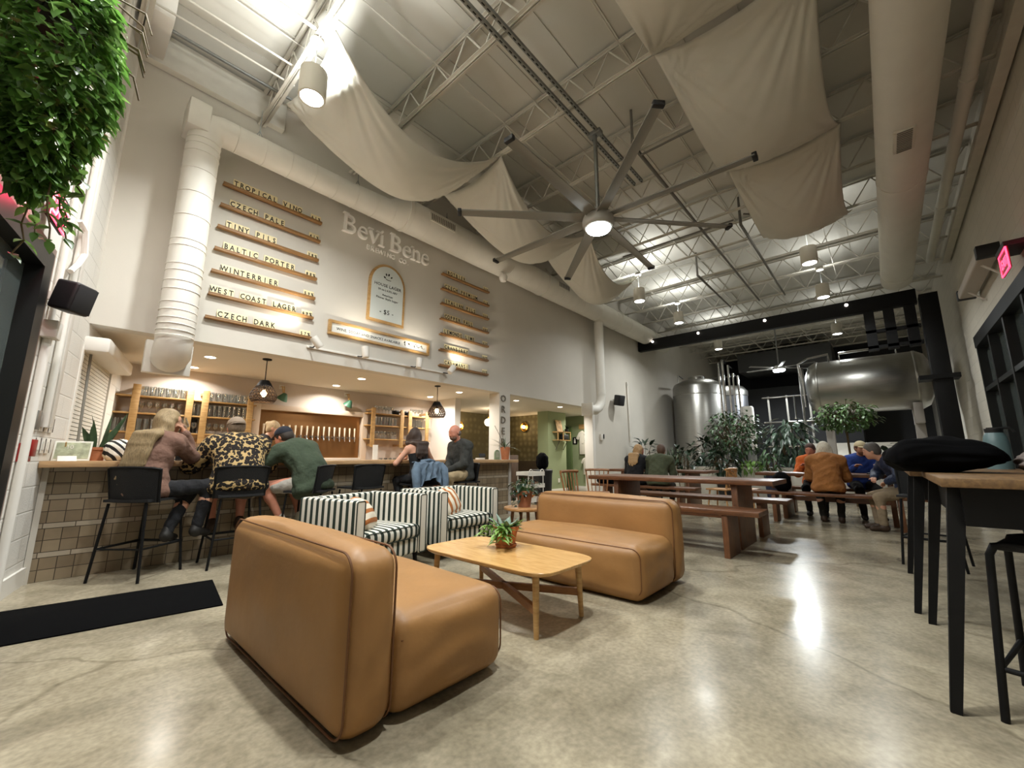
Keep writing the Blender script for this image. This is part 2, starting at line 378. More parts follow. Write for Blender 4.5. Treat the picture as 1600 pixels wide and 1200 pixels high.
def wallpaper():
    m = bpy.data.materials.new('olive_wallpaper'); m.use_nodes = True; nt = m.node_tree; b = nt.nodes['Principled BSDF']; b.inputs['Roughness'].default_value = 0.7
    tc = nt.nodes.new('ShaderNodeTexCoord'); vo = nt.nodes.new('ShaderNodeTexVoronoi'); vo.inputs['Scale'].default_value = 5.5; vo.inputs['Randomness'].default_value = 0.35
    nt.links.new(tc.outputs['Object'], vo.inputs['Vector']); r = nt.nodes.new('ShaderNodeValToRGB'); nt.links.new(vo.outputs['Distance'], r.inputs['Fac'])
    r.color_ramp.elements[0].position = 0.1; r.color_ramp.elements[0].color = hexc('#8f8765')+(1,); r.color_ramp.elements[1].position = 0.5; r.color_ramp.elements[1].color = hexc('#6a6348')+(1,)
    nt.links.new(r.outputs[0], b.inputs['Base Color']); return m
M_OLIVE = wallpaper()
struct('wall_hall', MB().box(6.5, 10.6, 9.6, 9.72, 0, 2.45).box(10.6, 10.72, 7.9, 9.72, 0, 2.45), M_OLIVE)
struct('trim_wainscot', MB().box(6.5, 10.57, 9.57, 9.6, 0, 0.95).box(10.57, 10.6, 7.9, 9.57, 0, 0.95), mat('dark_wainscot', '#4b4032', 0.6, var=0.1))
M_SAGE = mat('sage_paint', '#8f9a76', 0.8, var=0.03, vscale=2)
struct('wall_sage', MB().box(9.97, 10.9, 7.5, 7.9, 0, 2.45), M_SAGE)
struct('wall_passage', MB().box(11.9, 12.02, 6.3, 9.7, 0, 2.45).box(10.9, 11.9, 9.5, 9.7, 0, 2.45), M_SAGE)
struct('baseboard_sage', MB().box(9.95, 10.92, 7.475, 7.5, 0, 0.14).box(11.875, 11.9, 6.3, 7.85, 0, 0.14), M_WHITE, bevel=0.004)
struct('door_passage', MB().box(11.84, 11.9, 7.93, 8.75, 0.02, 2.1), mat('green_door', '#5f7248', 0.55), bevel=0.006)
struct('trim_opening', MB().box(10.16, 10.3, YW-0.03, YW+0.24, 0, 2.45), M_WHITE, bevel=0.004)
struct('column', MB().box(6.40, 6.74, YW, YW+0.31, 0, 2.45), M_WALL)
struct('baseboard_bar', MB().box(10.3, 13.8, YW-0.02, YW, 0, 0.14), M_WHITE)
# right wall: painted block with a long dark window
def block_mat(name, col):
    m = bpy.data.materials.new(name); m.use_nodes = True; nt = m.node_tree; b = nt.nodes['Principled BSDF']; b.inputs['Roughness'].default_value = 0.85
    tc = nt.nodes.new('ShaderNodeTexCoord'); mp = nt.nodes.new('ShaderNodeMapping'); mp.inputs['Rotation'].default_value = (PI/2, 0, 0); nt.links.new(tc.outputs['Object'], mp.inputs[0])
    br = nt.nodes.new('ShaderNodeTexBrick'); br.inputs['Scale'].default_value = 1.0; br.inputs['Brick Width'].default_value = 0.406; br.inputs['Row Height'].default_value = 0.203
    br.inputs['Mortar Size'].default_value = 0.008; br.inputs['Mortar Smooth'].default_value = 0.6
    c = hexc(col); br.inputs['Color1'].default_value = c+(1,); br.inputs['Color2'].default_value = tuple(x*0.95 for x in c)+(1,); br.inputs['Mortar'].default_value = tuple(x*0.86 for x in c)+(1,)
    nt.links.new(mp.outputs[0], br.inputs['Vector']); nt.links.new(br.outputs['Color'], b.inputs['Base Color'])
    n = nt.nodes.new('ShaderNodeTexNoise'); n.inputs['Scale'].default_value = 60; nt.links.new(tc.outputs['Object'], n.inputs['Vector'])
    ad = nt.nodes.new('ShaderNodeMath'); ad.operation = 'MULTIPLY_ADD'; ad.inputs[1].default_value = -2.0; nt.links.new(br.outputs['Fac'], ad.inputs[0]); nt.links.new(n.outputs[0], ad.inputs[2])
    bp = nt.nodes.new('ShaderNodeBump'); bp.inputs['Strength'].default_value = 0.35; bp.inputs['Distance'].default_value = 0.006
    nt.links.new(ad.outputs[0], bp.inputs['Height']); nt.links.new(bp.outputs['Normal'], b.inputs['Normal']); return m
M_BLOCK = block_mat('painted_block', '#d5cfc2'); M_BLOCKL = block_mat('painted_block_pale', '#e0dcd4')
YR = -1.6
WX0, WX1, WZ0, WZ1 = 1.0, 12.15, 0.75, 3.45
rw = MB().box(-2, WX0, YR-0.22, YR, 0, 6.22).box(WX1, 24.4, YR-0.22, YR, 0, 6.22).box(WX0, WX1, YR-0.22, YR, 0, WZ0).box(WX0, WX1, YR-0.22, YR, WZ1, 6.22)
struct('wall_right', rw, M_BLOCK)
w2 = MB().box(WX0, WX1, YR-0.16, YR+0.05, WZ1-0.22, WZ1).box(WX0, WX1, YR-0.16, YR+0.04, WZ0, WZ0+0.08)
x = WX0
while x < WX1+0.01:
    w2.box(x-0.045, x+0.045, YR-0.15, YR+0.03, WZ0, WZ1); x += (WX1-WX0)/9
w2.box(WX0, WX1, YR-0.14, YR+0.02, 2.35, 2.43)
M_FRAME = mat('window_black', '#0d0f0f', 0.45)
o = struct('window_2', w2, M_FRAME); o['label'] = 'long black-framed window in the block wall'
pane = MB().box(WX0, WX1, YR-0.10, YR-0.09, WZ0, WZ1-0.2).build('pane', glassm('night_glass', (0.75, 0.9, 0.85), 0.0, 0.9), o)
# left wall, slightly skewed: local x runs along it, local -y faces the room
AL = math.radians(78)
def lw(o): o.location = (0, 5.54, 0); o.rotation_euler = (0, 0, AL); return o
lwm = MB().box(-7.6, -4.6, 0, 0.22, 0, 6.22).box(-4.6, -0.9, 0, 0.22, 2.6, 6.22).box(-0.9, 0.5, 0, 0.22, 0, 6.22).box(0.5, 2.15, 0, 0.22, 0, 0.9).box(0.5, 2.15, 0, 0.22, 2.2, 6.22).box(2.15, 4.6, 0, 0.22, 0, 6.22)
lw(struct('wall_left', lwm, M_BLOCKL))
d1 = MB().box(-4.6, -0.9, -0.03, 0.16, 2.45, 2.6).box(-1.06, -0.9, -0.03, 0.16, 0, 2.45).box(-4.6, -4.45, -0.03, 0.16, 0, 2.45).box(-2.75, -2.62, -0.02, 0.15, 0, 2.45).box(-4.45, -1.06, 0.0, 0.14, 0, 0.2).box(-4.45, -1.06, 0.02, 0.13, 1.0, 1.08)
d1o = lw(struct('door_1', d1, M_FRAME)); d1o['label'] = 'dark glazed entrance door with black frame'
MB().box(-4.45, -1.06, 0.07, 0.08, 0.2, 2.45).build('pane', MATS['night_glass'], d1o)
struct('trim_door', MB().box(-0.9, -0.84, -0.02, 0.05, 0, 2.66).box(-4.6, -0.9, -0.02, 0.05, 2.6, 2.66), mat('rust_trim', '#8d7a70', 0.7)); lw(bpy.data.objects['trim_door'])
w1 = MB().box(0.5, 0.56, -0.01, 0.12, 0.9, 2.2).box(2.09, 2.15, -0.01, 0.12, 0.9, 2.2).box(0.5, 2.15, -0.03, 0.12, 0.86, 0.92)
w1o = lw(struct('window_1', w1, M_WHITE)); MB().box(0.5, 2.15, 0.12, 0.13, 0.9, 2.2).build('pane', MATS['night_glass'], w1o)
lw(struct('baseboard_left', MB().box(-0.84, 0.0, -0.02, 0, 0, 0.14), M_WHITE))
struct('wall_rear', MB().box(-3, -2.0, -2.0, 1.0, 0, 6.22), M_WALL)

# ------------------------------------------------------------------ roof joists: one built, the rest copied
j = thing('roof_joist', 'white open-web roof joist spanning above the bar end of the room', 'joist', (0, 0, 5.7), group='open-web roof joists')
for zz, nm in ((0.0, 'bottom_chord'), (0.46, 'top_chord')):
    c = MB()
    for s_ in (-1, 1): c.box(s_*0.028-0.022, s_*0.028+0.022, -1.58, 6.09, zz-0.004, zz+0.004).box(s_*0.012-0.004, s_*0.012+0.004, -1.58, 6.09, zz-0.02, zz+0.02)
    c.build(nm, M_STEELW, j)
w = MB(); k = 0; yy = -1.55
while yy < 5.95:
    w.tube([(0, yy, 0.46), (0, yy+0.30, 0.0)], 0.011, 6).tube([(0, yy+0.30, 0.0), (0, yy+0.60, 0.46)], 0.011, 6); yy += 0.60
w.build('web_bars', M_STEELW, j)
JX = [1.43+1.34*i for i in range(-2, 16)]
j.location.x = JX[0]
for i, x in enumerate(JX[1:]): dup(j, (x, 0, 5.7), label='white open-web roof joist, ' + (ORD[i+1] + ' along the room from the entrance end'))
j['label'] = 'white open-web roof joist, first along the room from the entrance end'
# bridging rods and conduits that run along the room
def run(name, pts, r, m, label, cat, group=None, n=6):
    return tag(MB().tube(pts, r, n).build(name, m), label, cat, group)
for i, (y, z, r) in enumerate([(0.45, 5.72, 0.009), (1.75, 5.74, 0.009), (3.2, 6.12, 0.008), (3.5, 5.72, 0.009), (4.85, 6.1, 0.008)]):
    run('bridging_rod', [(-1.2, y, z), (21, y, z)], r, M_STEELW, 'thin bridging rod across the joists, %s from the block wall side' % ORD[i], 'rod', 'bridging rods')
M_PIPEG = mat('grey_pipe', '#6d6a63', 0.5)
for i, (y, x0, x1, zb) in enumerate([(2.28, 5.2, 13.4, 5.62), (1.64, 8.6, 13.4, 5.62), (3.05, 10.4, 13.4, 5.6)]):
    run('sprinkler_pipe', [(x0, y, 6.215), (x0, y, zb), (x1, y, zb)], 0.02, M_PIPEG, 'dark sprinkler pipe along the ceiling, %s from the fan' % ('nearest', 'second', 'third')[i], 'pipe', 'sprinkler pipes', 8)
run('sprinkler_branch', [(5.45, 2.27, 5.60), (5.45, 0.2, 5.60)], 0.018, M_PIPEG, 'dark sprinkler branch pipe crossing beside the fan rod', 'pipe')
run('sprinkler_branch', [(8.3, 1.7, 5.60), (8.25, 4.0, 5.60)], 0.016, M_PIPEG, 'thin dark branch pipe beyond the fan blades', 'pipe')
bc = MB()
for a, b_ in (((8.2, 1.5), (8.9, 0.75)), ((8.9, 0.75), (9.4, 1.1))): bc.tube([(a[0], a[1], 5.6), (b_[0], b_[1], 5.58)], 0.018, 6)
tag(bc.build('bent_conduit', M_PIPEG), 'bent dark conduit hooking round beside the draped fabric', 'conduit')
ch = MB()
for y in (2.53, 2.66):
    ch.box(1.2, 6.05, y-0.02, y+0.02, 5.60, 5.604).box(1.2, 6.05, y-0.021, y-0.018, 5.60, 5.64).box(1.2, 6.05, y+0.018, y+0.021, 5.60, 5.64)
sl = MB()
for i in range(60):
    for y in (2.53, 2.66): sl.box(1.3+i*0.08, 1.345+i*0.08, y-0.007, y+0.007, 5.598, 5.6005)
t = thing('strut_channel', 'pair of slotted steel channels carrying the fan rod', 'channel')
ch.build('channel', M_GALV, t); sl.build('slot', M_INK, t)
for i, (y, z, x1) in enumerate([(5.68, 5.98, 1.75), (5.16, 5.74, 1.5), (4.92, 5.78, 1.44), (4.24, 5.76, 1.4)]):
    run('conduit', [(-0.9, y, z), (0.1, y, z), (x1, y-0.05, z)], (0.02, 0.012, 0.012, 0.02)[i], M_STEELW if i else M_GALV, 'white conduit under the deck at the entrance end, %s out from the menu wall' % ORD[i], 'conduit', 'conduits at the entrance end', 8)
tag(MB().box(-0.9, 1.7, 6.0, 6.11, 5.75, 6.18).build('wall_ledger', M_STEELW, None, bevel=0.01), 'white steel ledger along the top of the menu wall', 'beam')
lb = MB().box(0.12, 0.32, 5.3, 6.1, 5.8, 6.2); tag(lb.build('roof_bracket', M_WHITE, None, bevel=0.01), 'white steel bracket above the round duct end', 'bracket')

# ------------------------------------------------------------------ ducts
def ring_pts(c, r, ax, n=28):
    out = []
    for k in range(n):
        a = 2*PI*k/n
        out.append((c[0], c[1]+r*math.cos(a), c[2]+r*math.sin(a)) if ax == 'x' else (c[0]+r*math.cos(a), c[1]+r*math.sin(a), c[2]))
    return out
def seam(mb, c, r, ax): mb.tube(ring_pts(c, r, ax), 0.006, 4, caps=False, closed=True)
dt = thing('spiral_duct', 'long white round duct along the top of the menu wall', 'duct', (0, 0, 0))
b = MB(); sm = MB(); TB = 0.662
xs = [0.95, 2.6, 3.3, 3.55, 15.0]; rs = [0.17, 0.18, 0.20, 0.28, 0.28]
def dz(r): yc = YW-0.05-max(r, 0.28); D = math.hypot(yc, 4.1); return yc, 1.06+yc*math.tan(math.atan(TB)+math.asin(r/D))
pts = []; 
for x, r in zip(xs, rs): yc, z = dz(r); pts.append((x, yc, z))
b.tube(pts, rs, 28)
x = 1.1
while x < 15:
    r = float(np.interp(x, xs, rs)); yc, z = float(np.interp(x, xs, [p[1] for p in pts])), float(np.interp(x, xs, [p[2] for p in pts])); sm = MB(); seam(sm, (x, yc, z), r+0.002, 'x'); sm.build('seam_rib', M_DUCT, dt); x += 0.32 if x < 9 else 0.9
b.build('duct_body', M_DUCT, dt)
for xf in (3.6, 7.5, 11.2): MB().tube([(xf-0.03, pts[-1][1], pts[-1][2]), (xf+0.03, pts[-1][1], pts[-1][2])], 0.30, 28).build('collar', M_DUCT, dt)
def grille(parent, c, d, n, ax):
    g = MB().cbox(c, d); o = g.build('grille', M_STEELW, parent, bevel=0.004)
    s_ = MB()
    for k in range(n):
        if ax == 'x': s_.cbox((c[0]-d[0]/2+d[0]*(k+0.5)/n, c[1]-0.006, c[2]), (d[0]/n*0.45, d[1], d[2]*0.7))
        else: s_.cbox((c[0]-d[0]/2+d[0]*(k+0.5)/n, c[1], c[2]-0.006), (d[0]/n*0.45, d[1]*0.7, d[2]))
    s_.build('slats', M_PIPEG, o)
grille(dt, (4.25, pts[-1][1]-0.277, pts[-1][2]+0.02), (0.55, 0.04, 0.16), 14, 'x')
grille(dt, (8.05, pts[-1][1]-0.277, pts[-1][2]+0.02), (0.45, 0.04, 0.16), 12, 'x')
hg = MB()
for x in (1.35, 2.75, 4.55, 6.8, 9.47, 12.1):
    yc, z = float(np.interp(x, xs, [p[1] for p in pts])), float(np.interp(x, xs, [p[2] for p in pts])); r = float(np.interp(x, xs, rs))
    hg.tube([(x, yc, 5.7), (x, yc, z+r-0.02)], 0.006, 5).tube([(x, yc, z+r+0.12), (x-0.05, yc, z+r-0.01)], 0.006, 5).tube([(x, yc, z+r+0.12), (x+0.05, yc, z+r-0.01)], 0.006, 5)
hg.build('hanger', M_GALV, dt)
# vertical drop at the bar end with its gored elbow and square boot
vd = thing('duct_drop', 'white round duct dropping beside the menu ledges to the bar', 'duct', (0, 0, 0))
yv = pts[0][1]; zt = pts[0][2]
b = MB()
p = [(1.05, yv, zt), (0.95, yv, zt), (0.86, yv, zt-0.03), (0.80, yv, zt-0.12), (0.785, yv, zt-0.26), (0.785, yv, 2.9), (0.79, yv, 2.55), (0.79, yv+0.01, 2.42), (0.795, yv+0.05, 2.30), (0.80, yv+0.13, 2.20), (0.80, yv+0.24, 2.17)]
b.tube(p, [0.17]*len(p), 28); b.build('duct_body', M_DUCT, vd)
e = MB().box(0.58, 0.80, yv-0.18, yv+0.18, zt-0.20, zt+0.16); e.build('end_box', M_DUCT, vd, bevel=0.02)
bt = MB().box(0.58, 1.01, YW-0.09, YW-0.004, 1.99, 2.36); bt.build('boot', M_DUCT, vd, bevel=0.01)
sm = MB(); z = zt-0.35
for z in [zt-0.28, zt-0.36, zt-0.46, 4.4, 4.1, 3.8, 3.5, 3.42, 3.2, 3.12, 3.0, 2.9, 2.75, 2.66, 2.57, 2.50, 2.43, 2.37]:
    MB().tube(ring_pts((0.785, yv, z), 0.172, 'z'), 0.006, 4, closed=True).build('seam_rib', M_DUCT, vd)
# slim drop further along, elbow turning to a square flange
sd = thing('duct_drop', 'slim white duct drop with elbow at the end of the bar opening', 'duct', (0, 0, 0))
b = MB(); yv2 = 5.86
p = [(10.3, yv2, 4.95), (10.3, yv2, 2.75), (10.26, yv2, 2.58), (10.14, yv2, 2.44), (9.97, yv2, 2.36), (9.55, yv2, 2.34)]
b.tube(p, 0.13, 20); b.build('duct_body', M_DUCT, sd)
f = MB().cbox((9.55, yv2, 2.34), (0.05, 0.34, 0.34)); f.build('flange', M_DUCT, sd, bevel=0.006)
sm = MB()
for q in p[1:]: pass
for z in (2.95, 2.82, 2.72): MB().tube(ring_pts((10.3, yv2, z), 0.132, 'z', 20), 0.005, 4, closed=True).build('seam_rib', M_DUCT, sd)
# big duct by the block wall
bd = thing('spiral_duct', 'wide white round duct on the dark block wall side', 'duct', (0, 0, 0))
b = MB().tube([(-1.25, -0.63, 5.2), (12.7, -0.63, 5.2), (12.85, -0.63, 5.18), (12.93, -0.63, 5.1)], [0.28, 0.28, 0.26, 0.16], 32); b.build('duct_body', M_DUCT, bd)
for xf in (7.9, 12.2): MB().tube([(xf, -0.63, 5.2), (xf+0.05, -0.63, 5.2)], 0.288, 32).build('collar', M_DUCT, bd)
grille(bd, (6.55, -0.60, 4.925), (0.46, 0.20, 0.04), 12, 'z')
pw = thing('wall_pipe', 'white pipe running along the block wall under the deck', 'pipe', (0, 0, 0))
MB().tube([(-1.1, -1.27, 5.65), (13.3, -1.27, 5.65)], 0.075, 16).build('pipe', M_DUCT, pw)
for x in (3.2, 6.9, 10.4): MB().tube([(x, -1.27, 5.65), (x+0.12, -1.27, 5.65)], 0.087, 16).build('coupling', M_DUCT, pw)
tag(MB().box(-1.0, 13.3, -1.57, -1.45, 5.5, 5.6).build('cable_tray', M_STEELW), 'flat pale cable tray at the top of the block wall', 'tray')
# ------------------------------------------------------------------ ceiling lamps
def make_pendant(drop):
    t = thing('can_pendant', 'x', 'pendant lamp', (0, 0, 0), group='white can pendants under the joists')
    MB().lathe([(0.118, -0.165), (0.14, -0.165), (0.14, 0.165), (0.03, 0.17), (0.03, 0.155), (0.118, 0.15)], n=32, cap=False).build('shade', mat('can_white', '#cfcabd', 0.55), t)
    MB().lathe([(0.0, -0.148), (0.117, -0.148), (0.117, -0.16), (0.0, -0.1601)], n=28).build('diffuser', M_DISC, t)
    MB().cyl((0, 0, 0.16), (0, 0, drop-0.015), 0.008, n=8).build('stem', M_GALV, t)
    MB().lathe([(0.07, drop-0.035), (0.075, drop-0.02), (0.075, drop), (0.0, drop)], n=20).build('canopy', M_WHITE, t)
    return t
pp = {1: make_pendant(0.58), 2: make_pendant(0.71), 3: make_pendant(0.48)}
PEND = [(1.43, 4.25, 5.1, 1), (9.47, 4.20, 5.1, 1), (12.15, 4.20, 5.2, 3), (16.17, 4.22, 5.2, 3),
        (9.47, 0.70, 4.97, 2), (12.15, 0.72, 5.08, 1), (16.17, 0.74, 5.08, 1), (1.43, 0.9, 5.1, 1), (0.09, 2.9, 5.1, 1)]  # last two are unseen pendants, added to light the foreground
LABP = ['white can pendant lamp beside the first fabric swag', 'white can pendant lamp beyond the fan on the menu wall side, first of its row', 'white can pendant lamp beyond the fan on the menu wall side, second of its row', 'white can pendant lamp behind the gantry beam on the menu wall side',
        'white can pendant lamp past the last block wall swag, first of its row', 'white can pendant lamp past the last block wall swag, second of its row', 'white can pendant lamp behind the gantry beam above the horizontal tank', 'white can pendant lamp added out of view over the sofas', 'white can pendant lamp added out of view over the entrance mat']
seen = set()
for i, (x, y, z, kd) in enumerate(PEND):
    if kd in seen: o = dup(pp[kd], (x, y, z), label=LABP[i])
    else: o = at(pp[kd], (x, y, z)); o['label'] = LABP[i]; seen.add(kd)
    k = (1.5, 0.5, 1.2, 0.3, 0.35, 0.8, 0.2, 1.4, 1.2)[i]
    lamp('AREA', (x, y, z-0.17), W_PEND*k, COOL, 0.22, spread=150)
    lamp('AREA', (x, y, z+0.178), W_PEND_UP*(0.45, 0.4, 0.3, 0.2, 0.18, 0.15, 0.1, 1.0, 1.0)[i], COOL, 0.20, rot=(PI, 0, 0), spread=165)
# ------------------------------------------------------------------ ceiling fan with its lamp
FX, FY, FZ = 4.63, 2.58, 4.2
fan = thing('ceiling_fan', 'large eight-blade ceiling fan with a bright round lamp', 'fan', (FX, FY, FZ), math.radians(2))
MB().cyl((0, 0, 0.12), (0, 0, 1.42), 0.028, n=14).build('rod', M_GALV, fan)
MB().box(-0.05, 0.05, -0.10, 0.10, 1.38, 1.44).build('mount_bracket', M_GALV, fan, bevel=0.006)
MB().lathe([(0.10, 0.19), (0.15, 0.17), (0.20, 0.12), (0.215, 0.05), (0.215, -0.01), (0.19, -0.05), (0.165, -0.06), (0.0, -0.06)], n=36).build('motor_housing', mat('fan_silver', '#b4b3ae', 0.4, 0.3), fan)
MB().lathe([(0.16, -0.055), (0.155, -0.085), (0.10, -0.10), (0.0, -0.105)], n=32).build('lamp_lens', emit('fan_lens', LED, 40), fan)
bl = None
for k in range(8):
    if bl is None:
        P = []
        for i in range(12):
            t_ = i/11; r_ = 0.19+1.70*t_; w_ = 0.075*(1-0.25*t_); tw = math.radians(14-6*t_)
            P.append([(r_, math.cos(tw)*w_*s_, 0.085+math.sin(tw)*w_*s_+0.012*(1-s_*s_)-0.02*t_) for s_ in (-1, -0.5, 0, 0.5, 1)])
        bm_ = MB().grid(P, 0.012)
        bl = bm_.build('blade', mat('blade_silver', '#86847d', 0.45, 0.2), fan)
        bl0 = bl
        MB().box(1.86, 1.91, -0.055, 0.06, 0.045, 0.10).build('tip_cap', M_BLKPL, bl0, bevel=0.008)
    else:
        bl = bl0.copy(); COL.objects.link(bl); bl.parent = fan
        for c in kids(bl0): d_ = c.copy(); COL.objects.link(d_); d_.parent = bl
    bl.rotation_euler = (0, 0, 2*PI*k/8)
lamp('AREA', (FX, FY, FZ-0.12), W_FAN, LED, 0.3, spread=170)
def small_fan(x, y, z):
    f = thing('ceiling_fan', 'small distant ceiling fan with glaring lamp over the brew tanks', 'fan', (x, y, z))
    MB().cyl((0, 0, 0.1), (0, 0, 1.5), 0.025, n=10).build('rod', M_GALV, f)
    MB().lathe([(0.12, 0.14), (0.18, 0.1), (0.19, 0.0), (0.16, -0.03), (0, -0.03)], n=24).build('motor_housing', MATS['fan_silver'], f)
    MB().lathe([(0.19, -0.03), (0.17, -0.07), (0, -0.09)], n=24).build('lamp_lens', emit('far_lens', LED, 45), f)
    for k in range(6):
        b_ = MB().box(0.18, 1.1, -0.06, 0.06, 0.06, 0.075).build('blade', MATS['blade_silver'], f); b_.rotation_euler = (0.15, 0, PI/3*k+0.3)
    lamp('AREA', (x, y, z-0.12), W_BREW, LED, 0.35, spread=175)
small_fan(17.2, 2.55, 4.2)
# ------------------------------------------------------------------ recessed lights over the bar
dl = None
for i, (x, y) in enumerate([(1.37, 6.98), (1.37, 8.0), (3.62, 6.9), (3.65, 7.95), (5.81, 6.76), (5.81, 7.79), (7.62, 6.7), (9.41, 6.65), (11.2, 6.95)]):  # the last is an unseen extra, added to brighten the passage
    lab = 'round recessed downlight in the bar soffit, %s' % (['first of the front line from the window', 'first of the back line from the window', 'second of the front line', 'second of the back line', 'before the order column', 'above the far glass shelves', 'first past the order column', 'second past the order column', 'added out of view over the green passage'][i])
    if dl is None:
        dl = thing('downlight', lab, 'downlight', (x, y, 2.45), group='recessed lights in the soffit')
        MB().lathe([(0.062, -0.002), (0.085, -0.004), (0.088, 0.0), (0.062, 0.001)], n=28, cap=False).build('trim_ring', M_WHITE, dl)
        MB().lathe([(0.0, -0.006), (0.062, -0.004), (0.062, 0.0), (0.0, 0.0)], n=24).build('lens', M_DOWN, dl)
    else: dup(dl, (x, y, 2.45), label=lab)
    lamp('AREA', (x, y, 2.43), W_DOWN, WARM, 0.12, spread=150)
# ------------------------------------------------------------------ draped fabric between the joists
def cloth_mat():
    m = mat('muslin', '#e2dfd4', 0.9, var=0.03, vscale=3)
    nt = m.node_tree; b = nt.nodes['Principled BSDF']
    tr = nt.nodes.new('ShaderNodeBsdfTranslucent'); tr.inputs[0].default_value = hexc('#e2dfd4')+(1,)
    mx = nt.nodes.new('ShaderNodeMixShader'); mx.inputs[0].default_value = 0.22
    nt.links.new(b.outputs[0], mx.inputs[1]); nt.links.new(tr.outputs[0], mx.inputs[2])
    nt.links.new(mx.outputs[0], nt.nodes['Material Output'].inputs[0]); return m
M_CLOTH = cloth_mat()
def swag(x0, x1, ya, yb, ztop, sag, pinch, label, seed, yp=0.0):
    r = random.Random(seed); ph = [r.uniform(0, 6.3) for _ in range(8)]
    NX, NY = 64, 56; P = []
    corners = [(0, 0), (0, 1), (1, 0), (1, 1)]
    for i in range(NX+1):
        u = i/NX; row = []
        for k in range(NY+1):
            v = k/NY
            e = 4*u*(1-u)
            x = x0+(x1-x0)*u; y = ya+(yb-ya)*v
            y += pinch*e*(0.5-v)*2*abs(0.5-v)*2 if True else 0
            endp = (1-e)**3
            x += (0.05*(1 if u < 0.5 else -1))*endp*4*v*(1-v)
            z = ztop - sag*e*(0.62+0.38*4*v*(1-v)) - 0.10*endp*(4*v*(1-v))**0.8
            # folds that fan out of the four tied corners
            for ci, (cu, cv) in enumerate(corners):
                du = (u-cu)*(x1-x0); dv = (v-cv)*(yb-ya); d = math.hypot(du, dv)
                a = math.atan2(abs(dv), abs(du)+1e-6)
                amp = 0.021*min(1.0, d/0.3)*math.exp(-(d/0.85)**2)
                z += amp*math.sin(a*24+ph[ci])+amp*0.6*math.sin(a*41+ph[ci+4])
            row.append((x, y, z))
        P.append(row)
    o = MB().grid(P, 0.004).build('draped_fabric', M_CLOTH, None, smooth=3.2); tag(o, label, 'fabric', 'cream fabric swags slung under the joists')
swag(1.50, 4.10, 3.95, 5.38, 5.66, 0.90, 0.16, 'cream fabric swag beside the first can pendant, by the menu wall', 3)
swag(4.10, 6.95, 3.92, 5.34, 5.66, 0.92, 0.16, 'cream fabric swag above the fan blades, middle of the menu wall row', 4)
swag(6.95, 9.45, 4.10, 5.30, 5.66, 1.0, 0.12, 'cream fabric swag under the fan lamp, last of the menu wall row', 5)
swag(1.43, 4.10, -0.05, 1.50, 5.66, 0.75, 0.12, 'wide cream fabric swag overhead, first of the block wall row', 6)
swag(4.10, 6.79, -0.05, 1.48, 5.66, 0.70, 0.10, 'wide cream fabric swag beside the big duct, middle of the block wall row', 7)
swag(6.79, 9.5, -0.05, 1.40, 5.66, 0.72, 0.10, 'cream fabric swag past the fan blade tips, last of the block wall row', 8)

# ------------------------------------------------------------------ menu wall
LEFTM = ['TROPICAL VINO', 'CZECH PALE', 'TINY PILS', 'BALTIC PORTER', 'WINTERRIER', 'WEST COAST LAGER', 'CZECH DARK']
RIGHTM = ['ROTBIER', 'CZECH PREMIUM', 'ITALIAN PILS', 'COPPER FALL', 'LEMONDE LIME', 'CRANBERRY', 'CALAMANSI']
ABVL = ['61%', '41%', '38%', '88%', '59%', '69%', '57%']; ABVR = ['52%', '51%', '53%', '48%', '42%', '00%', '00%']
TILE = {}
def tile_meshes(ch, w, h, ls):
    k = (ch, w)
    if k not in TILE:
        me = MB().rbox((0, 0, h/2), (w*0.97, 0.006, h), 0.003, 1); 
        o = me.build('letter_tile', M_CREAM); tm = o.data; bpy.data.objects.remove(o)
        lm = text_mesh(ch, ls, depth=0.0012, sx=0.74, res=2, off=0.0022)
        if not lm.materials: lm.materials.append(M_INK)
        TILE[k] = (tm, lm)
    return TILE[k]
def put_tile(ch, x, y, z, w, h, ls, label, group):
    tm, lm = tile_meshes(ch, w, h, ls)
    o = bpy.data.objects.new('letter_tile', tm); COL.objects.link(o); o.location = (x, y, z); o.rotation_euler = (math.radians(-6), 0, 0); tag(o, label, 'letter tile', group)
    l = bpy.data.objects.new('letter', lm); COL.objects.link(l); l.parent = o; l.location = (0, -0.0045, h*0.24)
def ledge(x0, x1, z, words, abv, off, idx, side):
    up_ = ['top', 'second', 'third', 'fourth', 'fifth', 'sixth', 'lowest'][idx]
    o = MB().box(x0, x1, YW-0.065, YW-0.002, z-0.035, z-0.012).box(x0, x1, YW-0.065, YW-0.052, z-0.012, z+0.004).build('picture_ledge', M_LEDGE, None, bevel=0.003)
    tag(o, 'brown oak letter ledge, %s ledge of the %s menu' % (up_, side), 'ledge', 'oak letter ledges')
    w = 0.068 if len(words) < 15 else 0.064; n = 0
    for k, ch in enumerate(words):
        if ch == ' ': continue
        put_tile(ch, x0+off+w*(k+0.5), YW-0.036, z-0.012, w, 0.125, 0.105, 'cream tile lettered %s, %s on the %s %s ledge' % (ch, ORD[n], up_, side), 'letter tiles'); n += 1
    for k, ch in enumerate(abv):
        put_tile(ch, x1-0.165+0.05*(k+0.5), YW-0.036, z-0.012, 0.05, 0.10, 0.065, 'small cream tile, %s of the strength tiles on the %s %s ledge' % (ORD[k], up_, side), 'strength tiles')
for i in range(7):
    z = 4.615-0.305*i
    ledge(1.08, 2.365, z, LEFTM[i], ABVL[i], [0.11, 0.10, 0.09, 0.09, 0.10, 0.02, 0.12][i], i, 'duct-side')
    ledge(4.705, 6.0, z+0.005, RIGHTM[i], ABVR[i], [0.14, 0.08, 0.10, 0.10, 0.09, 0.12, 0.13][i], i, 'column-side')
